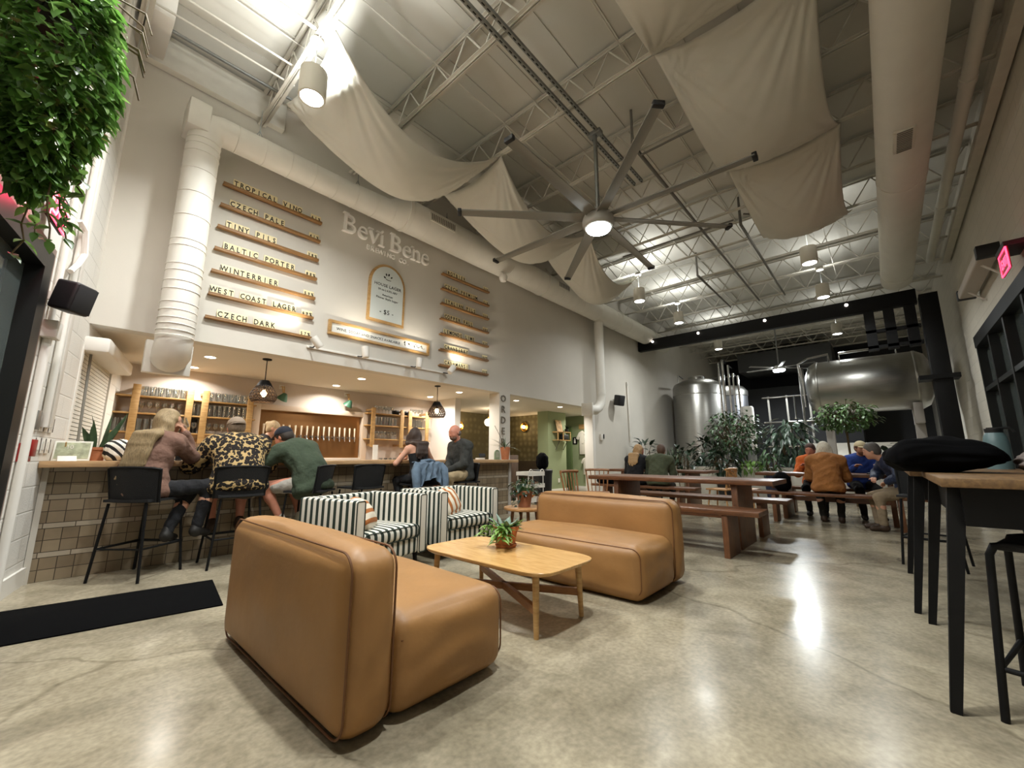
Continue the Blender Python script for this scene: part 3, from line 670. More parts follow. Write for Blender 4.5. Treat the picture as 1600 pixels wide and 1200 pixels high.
# raised white name lettering
M_RAISE = mat('raised_white', '#fbf9f4', 0.45)
sg = thing('sign_lettering', 'large raised white serif lettering above the arched board', 'sign', (2.72, YW, 4.64))
def serif_word(word, x, size, slabs):
    for ch in word:
        if ch == ' ': x += size*0.20; continue
        me = text_mesh(ch, size, depth=0.0, align='LEFT', res=3, sx=0.92, off=-size*0.006)
        xs_ = [v.co.x for v in me.vertices]; zs = [v.co.z for v in me.vertices]; x0, x1 = min(xs_), max(xs_)
        m2 = text_mesh(ch, size, depth=0.03, align='LEFT', res=3, sx=0.92, off=-size*0.006)
        mb = MB().add([(v.co.x-x0+x, v.co.y-0.025, v.co.z) for v in m2.vertices], [tuple(p.vertices) for p in m2.polygons])
        W = x1-x0; st = size*0.10; th = size*0.035; xh = size*0.54; cap = size*0.727
        def slab(cx, z, w_=0.20): mb.box(x+cx-size*w_/2, x+cx+size*w_/2, -0.05, 0.0, z, z+th)
        if ch == 'B': slab(st*0.4, 0); slab(st*0.4, cap-th)
        elif ch == 'v': slab(st*0.4, xh-th); slab(W-st*0.4, xh-th, 0.16)
        elif ch == 'i': slab(W/2, 0, 0.24); mb.box(x-size*0.06, x+W/2, -0.05, 0, xh-th, xh)
        elif ch == 'n': slab(st*0.4, 0); slab(W-st*0.4, 0); mb.box(x-size*0.07, x+st*0.5, -0.05, 0, xh-th, xh)
        mb.build('letter', M_RAISE, sg); x += W+size*0.085
    return x
SZ = 0.46
serif_word('Bevi', 0.0, SZ, 1); serif_word('Bene', 0.86, SZ, 1)
for k, ch in enumerate('BREWING CO.'):
    if ch != ' ':
        o = text(ch, 0.115, (0.44+0.079*k, -0.012, -0.135), M_RAISE, sg, name='letter', depth=0.012, res=2)
# arched board
ab = thing('arched_board', 'pale arched menu board in an oak frame', 'sign', (3.555, YW, 3.29))
def arch(w, h, n=20):
    r = w/2; return [(-r, 0), (r, 0)]+[(r*math.cos(PI*k/n), h-r*1.12+1.12*r*math.sin(PI*k/n)) for k in range(n+1)]
MB().prism(arch(0.70, 1.06), -0.035, -0.002).build('frame', M_OAK, ab, bevel=0.004)
MB().prism([(x, z+0.045) for x, z in arch(0.61, 0.97)], -0.040, -0.03).build('panel', mat('board_white', '#cfd6d3', 0.5), ab)
yk = -0.042
for s_, size, z, nm in (('HOUSE LAGER', 0.075, 0.64, 'lettering'), ('20 oz | 4.5% ABV', 0.048, 0.565, 'lettering'), ('American', 0.048, 0.475, 'lettering'), ('Pilsner Style Lager', 0.052, 0.415, 'lettering'), ('- $5 -', 0.11, 0.16, 'price')):
    text(s_, size, (0, yk, z), M_INK, ab, name=nm, depth=0.001, space=1.08)
em = MB()
for (x, z, a, l) in ((-0.035, 0.845, 1.9, 0.05), (0.0, 0.85, 1.35, 0.055), (0.045, 0.825, 0.9, 0.045), (-0.05, 0.80, 2.6, 0.05)):
    em.prism([(x+math.cos(a)*l*t-math.sin(a)*l*0.28*math.sin(PI*t)*s_, z+math.sin(a)*l*t+math.cos(a)*l*0.28*math.sin(PI*t)*s_) for s_, ts in ((1, [0, .25, .5, .75, 1]), (-1, [.75, .5, .25])) for t in ts], yk-0.001, yk+0.002)
em.tube([(-0.05, yk, 0.79), (-0.01, yk, 0.775), (0.05, yk, 0.78)], 0.004, 5); em.build('leaf_emblem', M_INK, ab)
# long low sign
ls_ = thing('wall_sign', 'long low white sign in an oak frame under the arched board', 'sign', (3.535, YW, 2.90))
fr = MB().box(-0.935, 0.935, -0.05, -0.002, 0.19, 0.23).box(-0.935, 0.935, -0.05, -0.002, 0, 0.04).box(-0.935, -0.89, -0.05, -0.002, 0.04, 0.19).box(0.89, 0.935, -0.05, -0.002, 0.04, 0.19)
fr.build('frame', M_OAKX, ls_, bevel=0.003)
MB().box(-0.89, 0.89, -0.02, -0.006, 0.04, 0.19).build('panel', mat('sign_white', '#e6e6df', 0.5), ls_)
text('WINE, SODAS AND SNACKS AVAILABLE', 0.062, (-0.24, -0.022, 0.09), M_INK, ls_, depth=0.001, space=1.02)
bd_ = MB(); r_ = random.Random(5)
for bx in (0.42, 0.52, 0.64, 0.72, 0.80):
    for k in range(3):
        a = r_.uniform(0.6, 2.4); x = bx+r_.uniform(-.02, .02); z = 0.08+r_.uniform(0, .05); L = r_.uniform(.03, .06)
        bd_.prism([(x, z), (x+math.cos(a)*L+0.01, z+math.sin(a)*L), (x+math.cos(a)*L-0.012, z+math.sin(a)*L*0.8)], -0.023, -0.02)
bd_.build('plant_drawing', M_INK, ls_)
# order lettering on the column
oc = thing('column_lettering', 'grey letters running down the white column beside the bar', 'sign', (6.51, YW, 1.3))
for k, ch in enumerate('ORDER'): text(ch, 0.215, (0, -0.01, 0.955-0.235*k), mat('letter_grey', '#6f675a', 0.6), oc, name='letter', depth=0.01)
# track of four spot heads
tk = thing('track_rail', 'thin white track rail below the menu signs', 'track', (0, 0, 0))
MB().box(2.32, 4.86, YW-0.035, YW-0.002, 2.625, 2.655).build('rail', M_WHITE, tk, bevel=0.003)
for i, (x, tx, tz) in enumerate([(2.36, -1.05, 1.3), (3.10, -0.15, 1.5), (4.10, 0.15, 1.5), (4.82, 1.05, 1.25)]):
    d = Vector((tx, 0.13, tz)).normalized()
    h = thing('spot_head', 'white track spotlight %s' % ('at the duct end of the rail', 'below the low sign, first of two', 'below the low sign, second of two', 'at the column end of the rail')[i], 'spotlight', (x, YW-0.27, 2.66), group='track spotlights')
    M_ = d.to_track_quat('Z', 'Y').to_matrix().to_4x4()
    MB().lathe([(0.045, -0.08), (0.055, -0.06), (0.055, 0.09), (0.047, 0.09), (0.045, 0.06), (0, 0.06)], n=20, M=M_).build('can', M_WHITE, h)
    MB().lathe([(0, 0.066), (0.044, 0.065), (0.044, 0.06), (0, 0.06)], n=16, M=M_).build('lens', emit('track_lens', (1, 0.88, 0.7), 20), h)
    MB().tube([(0, 0.02, -0.02), (0, 0.12, -0.05), (0, 0.25, -0.02)], 0.010, 8).build('arm', M_BLKPL, h)
    rot = (-d).to_track_quat('Z', 'Y').to_euler()
    lamp('SPOT', (x+d.x*0.12, YW-0.27+d.y*0.12, 2.66+d.z*0.12), W_TRACK*(1.2 if i in (0, 3) else 0.5), (1, 0.9, 0.74), 0.025, rot=rot, spot=105 if i in (0, 3) else 125, blend=1.0)
# woven lamps over the bar
def woven(x, y, label):
    t = thing('woven_pendant', label, 'pendant lamp', (x, y, 1.83), group='woven pendants over the bar')
    prof = [(0.05, 0.30), (0.075, 0.27), (0.10, 0.22), (0.145, 0.15), (0.17, 0.09), (0.165, 0.04), (0.14, 0.0)]
    m = MB(); NS = 22
    def pr(t_):
        f_ = t_*(len(prof)-1); i = min(int(f_), len(prof)-2); g = f_-i; return prof[i][0]*(1-g)+prof[i+1][0]*g, prof[i][1]*(1-g)+prof[i+1][1]*g
    for s_ in (-1, 1):
        for k in range(NS):
            P = []
            for i in range(11):
                r_, z_ = pr(0.30+0.70*i/10); a = 2*PI*k/NS+s_*i*0.085; P.append((r_*math.cos(a), r_*math.sin(a), z_))
            m.tube(P, 0.0042, 4, caps=False)
    for t_ in (0.45, 0.58, 0.72, 0.84, 0.93): r_, z_ = pr(t_); m.tube([(r_*math.cos(a), r_*math.sin(a), z_) for a in [2*PI*q/28 for q in range(28)]], 0.005, 4, closed=True)
    m.build('shade', mat('dark_rattan', '#3a2818', 0.7), t)
    MB().lathe([(0.142, -0.006), (0.148, 0.006), (0.138, 0.006), (0.135, -0.004)], n=28, cap=False).build('rim', MATS['dark_rattan'], t)
    MB().lathe([(0.0, 0.31), (0.055, 0.305), (0.085, 0.26), (0.108, 0.205), (0.100, 0.205), (0.05, 0.29), (0, 0.30)], n=24).build('crown', M_BLACK, t)
    MB().ball((0, 0, 0.12), (0.038, 0.038, 0.05), 14).build('bulb', emit('woven_bulb', (1, 0.62, 0.28), 45), t)
    MB().tube([(0, 0, 0.16), (0, 0, 0.22)], 0.015, 8).build('socket', M_BLACK, t)
    MB().tube([(0, 0, 0.30), (0, 0, 0.60)], 0.006, 6).build('chain', M_BLACK, t)
    MB().lathe([(0.0, 0.62), (0.06, 0.62), (0.06, 0.605), (0.02, 0.595), (0, 0.595)], n=18).build('canopy', M_BLACK, t)
    lamp('POINT', (x, y, 1.83+0.12), W_WOVEN, (1, 0.66, 0.34), 0.04)
woven(1.95, 6.5, 'dark woven pendant lamp above the man in leopard print')
woven(4.99, 6.46, 'dark woven pendant lamp above the couple at the bar')
cd_ = thing('camera_dome', 'white round security camera under the long duct by the upper end of the column-side ledges', 'camera', (5.97, 5.62, 4.80))
MB().lathe([(0, -0.09), (0.06, -0.075), (0.085, -0.02), (0.09, 0.03), (0.075, 0.06), (0, 0.07)], n=24).build('dome', M_WHITE, cd_); MB().tube([(0, 0, 0.06), (0, 0.05, 0.14)], 0.02, 8).build('mount', M_WHITE, cd_)
# sconces in the hall
for i, (x, y, n_) in enumerate([(10.57, 8.92, (-1, 0)), (10.57, 8.14, (-1, 0)), (8.24, 9.57, (0, -1))]):
    R = Matrix.Rotation(-PI/2, 4, 'Y') if n_[0] else Matrix.Rotation(PI/2, 4, 'X')
    s_ = thing('wall_sconce', 'round brass wall sconce glowing %s' % ('beside the order column', 'next to the green corner', 'behind the bald man')[i], 'sconce', (x, y, 2.06 if i < 2 else 2.0), group='brass sconces on the olive wall')
    MB().lathe([(0.0, 0.02), (0.12, 0.012), (0.15, 0.035), (0.155, 0.03), (0.13, 0.0), (0, 0)], n=28, M=R).build('dish', M_BRASS, s_)
    MB().ball((0, 0, 0.07), 0.055, 14, M=R).build('globe', emit('sconce_globe', (1, 0.72, 0.38), 14), s_)
    lamp('POINT', (x+n_[0]*0.2, y+n_[1]*0.2, 2.04), W_SCONCE, (1, 0.7, 0.4), 0.05)
# ------------------------------------------------------------------ leather sofas
M_LEATH = mat('tan_leather', '#966d3f', 0.5, var=0.12, vscale=2.6, bump=0.22, bscale=16)
M_SEAM = mat('leather_seam', '#6a4320', 0.6)
def pillow_box(c, d, r, puff, n=5, wr=0.0, seed=1, cuts=9):
    """soft box: rounded, bulging faces and shallow wrinkles"""
    q = random.Random(seed); ph = [q.uniform(0, 6) for _ in range(4)]
    N = cuts; mb = MB()
    # superellipsoid-like mapping of a subdivided cube
    def face(ax, sg):
        P = []
        for i in range(N*2+1):
            row = []
            for k in range(N*2+1):
                u = math.sin((i/N-1)*PI/2*0.999)*0.55+(i/N-1)*0.45; v = math.sin((k/N-1)*PI/2*0.999)*0.55+(k/N-1)*0.45
                p = [0, 0, 0]; p[ax] = sg; p[(ax+1) % 3] = u; p[(ax+2) % 3] = v
                h = [d[t]/2 for t in range(3)]; inner = [max(h[t]-r, 0) for t in range(3)]
                pt = [p[t]*h[t] for t in range(3)]
                cl = [max(-inner[t], min(inner[t], pt[t])) for t in range(3)]
                dv = Vector([pt[t]-cl[t] for t in range(3)])
                if dv.length > 1e-7: dv = dv.normalized()*r
                o = Vector(cl)+dv
                k1 = (1-u*u); k2 = (1-v*v); bulge = puff*k1*k2
                w_ = wr*k1*k2*(math.sin(u*9+ph[0]+2*math.sin(v*3+ph[1]))*0.6+math.sin(v*7+ph[2]+u*4)*0.4)
                o[ax] += sg*(bulge+w_)
                row.append((c[0]+o.x, c[1]+o.y, c[2]+o.z))
            P.append(row)
        mb.grid(P)
    for ax in range(3):
        for sg in (-1, 1): face(ax, sg)
    return mb
def weld(o, dist=0.0006):
    bm = bmesh.new(); bm.from_mesh(o.data); bmesh.ops.remove_doubles(bm, verts=bm.verts, dist=dist); bmesh.ops.recalc_face_normals(bm, faces=bm.faces)
    for f in bm.faces: f.smooth = True
    for e in bm.edges: e.smooth = True
    bm.to_mesh(o.data); bm.free(); return o
def rr_loop(w, h, r, n=7):
    """rounded rectangle outline, centred"""
    P = []
    for cx, cy, a0 in ((w/2-r, h/2-r, 0), (-w/2+r, h/2-r, PI/2), (-w/2+r, -h/2+r, PI), (w/2-r, -h/2+r, 1.5*PI)):
        for i in range(n+1): a = a0+PI/2*i/n; P.append((cx+r*math.cos(a), cy+r*math.sin(a)))
    return P
def sofa(label, loc, rz):
    """armless lounge seat: local +x is the way it faces, y along its length 1.5 m"""
    t = thing('lounge_sofa', label, 'sofa', loc, rz, 'tan leather armless sofas')
    L = 1.50; D = 0.90; bt = 0.235; bh = 0.69
    weld(pillow_box((bt/2+0.01, 0, 0.012+(bh-0.012)/2), (bt, L, bh-0.012), 0.085, 0.026, seed=3, wr=0.005, cuts=12).build('backrest', M_LEATH, t))
    weld(pillow_box((bt+(D-bt)/2-0.01, 0, 0.012+0.198), (D-bt, L-0.01, 0.396), 0.085, 0.030, seed=5, wr=0.008, cuts=12).build('seat', M_LEATH, t))
    MB().box(0.10, D-0.12, -L/2+0.10, L/2-0.10, 0.0, 0.06).build('plinth', M_BLKPL, t)
    s_ = MB()
    lp = rr_loop(L-0.02, bh-0.03, 0.085)
    for x in (0.028, bt-0.012): s_.tube([(x, p[0], 0.015+(bh-0.01)/2+p[1]) for p in lp], 0.0048, 6, closed=True)
    s_.build('piping', M_SEAM, t)
    s2 = MB(); lp2 = rr_loop(L-0.03, 0.33, 0.07)
    s2.tube([(D-0.036, p[0], 0.04+0.18+p[1]) for p in lp2], 0.0042, 6, closed=True)
    for sy in (-1, 1): s2.tube([(bt+0.03, sy*(L/2-0.012), 0.31), (0.55, sy*(L/2-0.006), 0.325), (D-0.06, sy*(L/2-0.014), 0.31)], 0.0035, 5)
    s2.build('seat_seam', M_SEAM, t)
    return t
sofa('tan leather lounge sofa with its back to the entrance end, beside the black mat', (0.82, 2.325, 0), 0)
sofa('tan leather lounge sofa behind the coffee table, facing the entrance end', (3.89, 2.18, 0), PI)
# ------------------------------------------------------------------ striped tub chairs
GRN, CRM = '#1d2b22', '#d9d5c8'
def arm_chair(label, loc, rz):
    t = thing('club_chair', label, 'armchair', loc, rz, 'striped club chairs')
    W, D, H_ = 0.90, 0.74, 0.70; at_ = 0.10
    PX = 0.075
    mside = stripes('stripe_side', CRM, GRN, 1, PX, 0.47, off=0.05); mback = stripes('stripe_back', CRM, GRN, 0, PX, 0.47, off=0.02)
    for sx in (-1, 1):
        a = MB().rbox((sx*(W/2-at_/2), 0.0, 0.14+(H_-0.14)/2), (at_, D, H_-0.14), 0.022, 3).build('arm', mside, t)
        MB().tube([(sx*(W/2-at_/2)+p[0], -D/2+0.002, 0.14+(H_-0.14)/2+p[1]) for p in rr_loop(at_-0.012, H_-0.155, 0.018, 4)], 0.005, 5, closed=True).build('piping', mat('green_cord', GRN, 0.8), a)
    MB().rbox((0, D/2-0.055, 0.14+(H_-0.14)/2), (W-2*at_+0.004, 0.11, H_-0.145), 0.022, 3).build('backrest', mback, t)
    MB().rbox((0, -0.045, 0.225), (W-2*at_-0.004, D-0.12, 0.15), 0.02, 3).build('seat_base', mback, t)
    weld(pillow_box((0, -0.055, 0.355), (W-2*at_-0.006, D-0.11, 0.13), 0.04, 0.015, seed=8, cuts=7).build('seat_cushion', mback, t))
    MB().tube([(p[0], -D/2+0.0, 0.355+p[1]) for p in rr_loop(W-2*at_-0.02, 0.11, 0.03, 4)], 0.005, 5, closed=True).build('cushion_piping', MATS['green_cord'], t)
    for sx in (-1, 1):
        for sy in (-1, 1): MB().cyl((sx*(W/2-0.07), sy*(D/2-0.08), 0.15), (sx*(W/2-0.06), sy*(D/2-0.07), 0), 0.025, 0.017, 10).build('leg', M_BLACK, t)
    return t
CA = ((2.12, 3.78, 0), math.radians(14)); CB = ((3.27, 3.93, 0), math.radians(2))
arm_chair('striped club chair behind the sofa back, holding the pillow with flat rust bands', *CA)
arm_chair('striped club chair beside the round side table, holding the pillow with upright rust bands', *CB)
def throw_pillow(label, loc, rot, axis, m):
    o = weld(pillow_box((0, 0, 0), (0.40, 0.11, 0.28), 0.05, 0.035, seed=11, cuts=8, wr=0.003).build('throw_pillow', m), 0.0006)
    o.location = loc; o.rotation_euler = rot; return tag(o, label, 'pillow', 'rust and cream striped pillows')
def local(base, p):
    (x, y, z), a = base; return (x+p[0]*math.cos(a)-p[1]*math.sin(a), y+p[0]*math.sin(a)+p[1]*math.cos(a), z+p[2])
throw_pillow('cream pillow with flat rust bands, leaning in the chair behind the sofa', (2.02, 3.66, 0.545), (math.radians(-32), math.radians(6), CA[1]+0.6), 2, stripes('rust_flat', '#dcd2bd', '#a5632c', 2, 0.088, 0.42, off=0.03))
throw_pillow('cream pillow with upright rust bands, leaning in the chair by the side table', (3.17, 3.84, 0.55), (math.radians(-28), math.radians(-8), CB[1]+0.4), 0, stripes('rust_upright', '#dcd2bd', '#a5632c', 0, 0.11, 0.42, off=0.02))
# ------------------------------------------------------------------ coffee table
ct = thing('coffee_table', 'low oak coffee table with crossed stretchers between the sofas', 'table', (2.33, 2.165, 0))
tw, tl = 0.66, 1.20; P = []
def ctop(k):
    out = []
    for i in range(64):
        a = 2*PI*i/64; c, s_ = math.cos(a), math.sin(a); n_ = 7.0
        out.append((k*tw/2*math.copysign(abs(c)**(2/n_), c)*(1-0.06*(abs(s_)**3)), k*tl/2*math.copysign(abs(s_)**(2/n_), s_)*(1-0.025*abs(c)**3)))
    return out
m = MB(); rings = [(0.955, 0.355), (0.985, 0.362), (1.0, 0.374), (1.0, 0.381), (0.995, 0.384)]
vs = []; fs = []
for k, z in rings: vs += [(x, y, z) for x, y in ctop(k)]
for i in range(len(rings)-1):
    for q in range(64): fs.append((i*64+q, i*64+(q+1) % 64, (i+1)*64+(q+1) % 64, (i+1)*64+q))
fs += [tuple(reversed(range(64))), tuple((len(rings)-1)*64+q for q in range(64))]
m.add(vs, fs).build('table_top', M_TABLE, ct, smooth=0.5)
LX, LY = 0.245, 0.49
for sx in (-1, 1):
    for sy in (-1, 1): MB().cyl((sx*(LX-0.012), sy*(LY-0.012), 0.362), (sx*LX, sy*LY, 0), 0.023, 0.016, 14).build('leg', M_OAK, ct)
for s_ in (-1, 1): MB().beam((-LX, -s_*LY, 0.155+0.0), (LX, s_*LY, 0.155), 0.03, 0.045).build('stretcher', wood('stretcher_wood', '#7a4f2a', '#96683a', (2, 2, 9), 0.5), ct)
# ------------------------------------------------------------------ pots and small plants
LEAFP = {}
def leaf(mb, p, d, up, L, W, fold=0.25, curl=0.25, n=4):
    """one pointed leaf from p along d"""
    d = Vector(d).normalized(); s_ = d.cross(Vector(up)); s_ = s_.normalized() if s_.length > 1e-4 else d.orthogonal().normalized(); nn = s_.cross(d)
    o = len(mb.v); p = Vector(p)
    for i in range(n+1):
        t_ = i/n; w_ = W*math.sin(PI*min(1, t_*0.93+0.07)**0.8)*0.5; c = p+d*(L*t_)-nn*(curl*L*t_*t_)
        mb.v += [tuple(c+s_*w_+nn*w_*fold), tuple(c), tuple(c-s_*w_+nn*w_*fold)]
    for i in range(n):
        a = o+i*3; mb.f += [(a, a+3, a+4, a+1), (a+1, a+4, a+5, a+2)]
def pot(parent, r0, r1, h, m, rim=True, z0=0.0, soil=True):
    pr = [(0, z0), (r0, z0), (r1*0.98, z0+h*0.8), (r1*0.98, z0+h*0.8)]
    pr += [(r1*1.08, z0+h*0.8), (r1*1.10, z0+h), (r1*0.98, z0+h), (r1*0.96, z0+h*0.82)] if rim else [(r1, z0+h), (r1*0.93, z0+h), (r1*0.92, z0+h*0.85)]
    MB().lathe(pr, n=28).build('pot', m, parent)
    if soil: MB().lathe([(0, z0+h*0.84), (r1*0.96, z0+h*0.83)], n=20).build('soil', M_SOIL, parent)
# coffee table succulent: one of its stems spills over the side
cp = thing('potted_plant', 'spilling green succulent in a terracotta pot on the coffee table', 'plant', (2.46, 2.27, 0.384))
pot(cp, 0.068, 0.092, 0.145, M_TERRA, True, 0.012); MB().lathe([(0, 0), (0.075, 0), (0.085, 0.022), (0.078, 0.022), (0.07, 0.012), (0, 0.012)], n=24).build('saucer', M_TERRA, cp)
lm = MB(); lm2 = MB(); st = MB(); q = random.Random(4)
for k in range(46):
    a = q.uniform(0, 2*PI); r_ = q.uniform(0.0, 0.07); e = q.uniform(0.15, 1.1)
    leaf(lm if k % 3 else lm2, (r_*math.cos(a), r_*math.sin(a), 0.12+q.uniform(0, .03)), (math.cos(a)*math.cos(e), math.sin(a)*math.cos(e), math.sin(e)), (0, 0, 1), q.uniform(0.07, 0.14), q.uniform(0.025, 0.05), 0.5, q.uniform(-.1, .6))
for k in range(9):
    a = math.radians(q.uniform(120, 240)); R_ = q.uniform(0.10, 0.2); pts_ = [(0.06*math.cos(a), 0.06*math.sin(a), 0.13), (R_*0.75*math.cos(a), R_*0.75*math.sin(a), 0.16), (R_*math.cos(a), R_*math.sin(a), q.uniform(0.04, 0.1))]
    st.tube(pts_, 0.004, 5)
    for i in range(9):
        t_ = i/8; pp_ = Vector(pts_[0]).lerp(Vector(pts_[1]), min(1, t_*2)) if t_ < 0.5 else Vector(pts_[1]).lerp(Vector(pts_[2]), t_*2-1)
        b_ = a+q.uniform(-1.6, 1.6); leaf(lm2, pp_, (math.cos(b_), math.sin(b_), q.uniform(-.4, .5)), (0, 0, 1), q.uniform(.05, .08), .028, .5, .3)
lm.build('leaves', mat('succulent_grey', '#6f8574', 0.5, var=0.25, vscale=20), cp); lm2.build('trailing_leaves', M_LEAFB, cp); st.build('stem', M_LEAF, cp)
# round side table and its plant
sx_, sy_ = 4.1, 3.47
rt_ = thing('side_table', 'small round wooden side table with four splayed legs', 'table', (sx_, sy_, 0))
MB().lathe([(0, 0.415), (0.245, 0.415), (0.258, 0.425), (0.26, 0.44), (0.255, 0.45), (0, 0.45)], n=40).build('table_top', wood('side_oak', '#9a6f42', '#b8895a', (9, 2, 9), 0.4), rt_)
for k in range(4):
    a = PI/4+k*PI/2+0.2; MB().cyl((0.15*math.cos(a), 0.15*math.sin(a), 0.418), (0.20*math.cos(a), 0.20*math.sin(a), 0), 0.022, 0.016, 10).build('leg', wood('walnut_leg', '#6b4729', '#845a36', (2, 2, 6), 0.5), rt_)
sp = thing('potted_plant', 'dark leafy plant in a terracotta pot on the round side table', 'plant', (sx_, sy_, 0.45))
pot(sp, 0.075, 0.10, 0.20, mat('clay_pot', '#9c6a4e', 0.85, var=0.15, vscale=9))
lm = MB(); st = MB()
for k in range(75):
    a = q.uniform(0, 2*PI); R_ = q.uniform(0.02, 0.19); z_ = 0.20+q.uniform(0.0, 0.17)-R_*0.35; st.tube([(0.03*math.cos(a), 0.03*math.sin(a), 0.17), (R_*math.cos(a), R_*math.sin(a), z_)], 0.002, 4)
    leaf(lm, (R_*math.cos(a), R_*math.sin(a), z_), (math.cos(a), math.sin(a), q.uniform(-.6, .5)), (0, 0, 1), q.uniform(.06, .10), q.uniform(.035, .055), .2, .4)
for k in range(14): leaf(lm, (-0.09, 0.06+q.uniform(-.08, .05), 0.2-0.018*k), (-1, q.uniform(-1, 1), -.8), (0, 0, 1), .06, .035, .2, .3)
lm.build('leaves', M_LEAFD, sp); st.build('stems', M_LEAF, sp)
# ------------------------------------------------------------------ bar stools
def stool_parts(t, back=True, seat_z=0.66):
    for sx in (-1, 1):
        for sy in (-1, 1):
            top = 0.19; x0 = sx*top; y0 = sy*0.17
            MB().tube([(x0, y0, seat_z-0.01), (sx*0.225, sy*0.225, 0)], 0.0115, 8).build('leg', M_BLACK, t)
    f = 0.27; k = 0.19+0.035*(1-f/seat_z); k2 = 0.17+0.055*(1-f/seat_z)
    MB().tube([(-k, -k2, f), (k, -k2, f), (k, k2, f), (-k, k2, f)], 0.009, 8, closed=True).build('foot_rail', M_BLACK, t)
    P = []
    for i in range(13):
        u = i/12*2-1; row = []
        for j_ in range(9):
            v = j_/8*2-1; row.append((u*0.215, v*0.20, seat_z-0.012*(1-u*u)*(1-v*v)+0.004))
        P.append(row)
    MB().grid(P, 0.022).build('seat', mat('black_weave', '#0a0a0b', 0.75, bump=0.4, bscale=160), t)
    if back:
        P = []
        for i in range(15):
            u = i/14*2-1; row = []
            for j_ in range(7):
                v = j_/6; row.append((-0.185-0.05*v+0.05*u*u*1.2, u*0.235, seat_z-0.005+0.305*v))
            P.append(row)
        MB().grid(P, 0.012).build('backrest', MATS['black_weave'], t)
        MB().tube([(-0.13+0.0, -0.22, seat_z), (-0.17, -0.236, seat_z+0.29), (-0.20, -0.19, seat_z+0.30), (-0.235, 0, seat_z+0.305), (-0.20, 0.19, seat_z+0.30), (-0.17, 0.236, seat_z+0.29), (-0.13, 0.22, seat_z)], 0.011, 8).build('back_frame', M_BLACK, t)
STOOLS = [(0.68, 5.17, 41, 'black bar stool under the blonde woman, first along the bar from the window'),
          (1.385, 5.12, 88, 'black bar stool under the man in leopard print'),
          (2.13, 5.10, 135, 'black bar stool under the man in the green hooded top'),
          (2.80, 5.17, 100, 'empty black bar stool between the green top and the draped denim jacket'),
          (3.69, 5.12, 90, 'black bar stool with the denim jacket hung over its back'),
          (4.55, 5.17, 172, 'black bar stool under the bald man')]
s0 = None
for (x, y, a, lab) in STOOLS:
    if s0 is None: s0 = thing('bar_stool', lab, 'stool', (x, y, 0), math.radians(a), 'black stools along the bar'); stool_parts(s0)
    else: dup(s0, (x, y, 0), math.radians(a), lab)
dup(s0, (4.75, -1.12, 0), math.radians(80), 'black stool with its back to the block wall window, at the far high table', 'black stools at the high tables')
dup(s0, (6.15, -0.25, 0), math.radians(170), 'black stool at the far end of the high tables, by the long bench', 'black stools at the high tables')
ts = thing('tube_stool', 'backless black tube stool in front of the near high table', 'stool', (2.945, -0.51, 0), math.radians(-15), 'black stools at the high tables')
for sx in (-1, 1):
    MB().tube([(sx*0.25, 0.22, 0), (sx*0.20, 0.185, 0.65), (sx*0.19, 0.17, 0.685), (sx*0.185, 0.13, 0.695), (sx*0.185, -0.13, 0.695), (sx*0.19, -0.17, 0.685), (sx*0.20, -0.185, 0.65), (sx*0.25, -0.22, 0)], 0.0145, 10).build('leg_frame', M_BLACK, ts)
MB().tube([(-0.235, 0.207, 0.20), (0.235, 0.207, 0.20), (0.235, -0.207, 0.20), (-0.235, -0.207, 0.20)], 0.011, 8, closed=True).build('foot_rail', M_BLACK, ts)
MB().rbox((0, 0, 0.685), (0.40, 0.34, 0.03), 0.012, 2).build('seat', MATS['black_weave'], ts)
# ------------------------------------------------------------------ high tables by the window wall
M_HTOP = wood('worn_oak_top', '#5d452c', '#7d603c', (1.2, 9, 9), 0.5)
def high_table(label, x0, x1, y0, y1):
    t = thing('high_table', label, 'table', (0, 0, 0), group='high black-legged tables by the block wall')
    MB().box(x0, x1, y0, y1, 0.935, 0.975).build('table_top', M_HTOP, t, bevel=0.004)
    MB().box(x0+0.06, x1-0.06, y0+0.06, y1-0.06, 0.77, 0.935).build('apron', M_BLACK, t)
    for (tx, ty, fx, fy) in ((x0+0.13, y1-0.055, x0+0.06, y1+0.07), (x1-0.13, y1-0.055, x1-0.06, y1+0.07), (x0+0.14, y0+0.12, x0+0.07, y0+0.02), (x1-0.14, y0+0.12, x1-0.07, y0+0.02)):
        MB().tube([(tx, ty, 0.94), (fx, fy, 0)], [0.043, 0.026], 4).build('leg', M_BLACK, t)
high_table('high table with worn wooden top carrying the black jacket, nearer the entrance', 2.66, 4.06, -0.92, -0.16)
high_table('high table with worn wooden top beyond the black jacket', 4.14, 5.62, -0.86, -0.10)
bg = weld(pillow_box((0, 0, 0), (0.56, 0.50, 0.19), 0.085, 0.03, seed=21, cuts=12, wr=0.012).build('folded_jacket', mat('black_nylon', '#050506', 0.95, var=0.2, spec=0.08, bump=0.35, bscale=14)))
for v in bg.data.vertices:
    x = v.co.x/0.28; v.co.z = v.co.z*(1.0-0.35*max(0, x)-0.12*abs(x)**3)+0.012*math.sin(v.co.x*15+v.co.y*9)+(0.02*(1-x*x))
    if v.co.z < -0.093: v.co.z = -0.093
bg.scale = (0.88, 0.9, 0.95); bg.location = (3.84, -0.25, 1.064); bg.rotation_euler = (0, 0, math.radians(-84)); tag(bg, 'puffy black jacket heaped on the near high table', 'jacket')
gw = weld(pillow_box((0, 0, 0), (0.42, 0.34, 0.12), 0.055, 0.02, seed=23, cuts=10, wr=0.016).build('folded_scarf', mat('grey_knit', '#6d625c', 0.9, var=0.25, vscale=12, bump=0.4, bscale=60)))
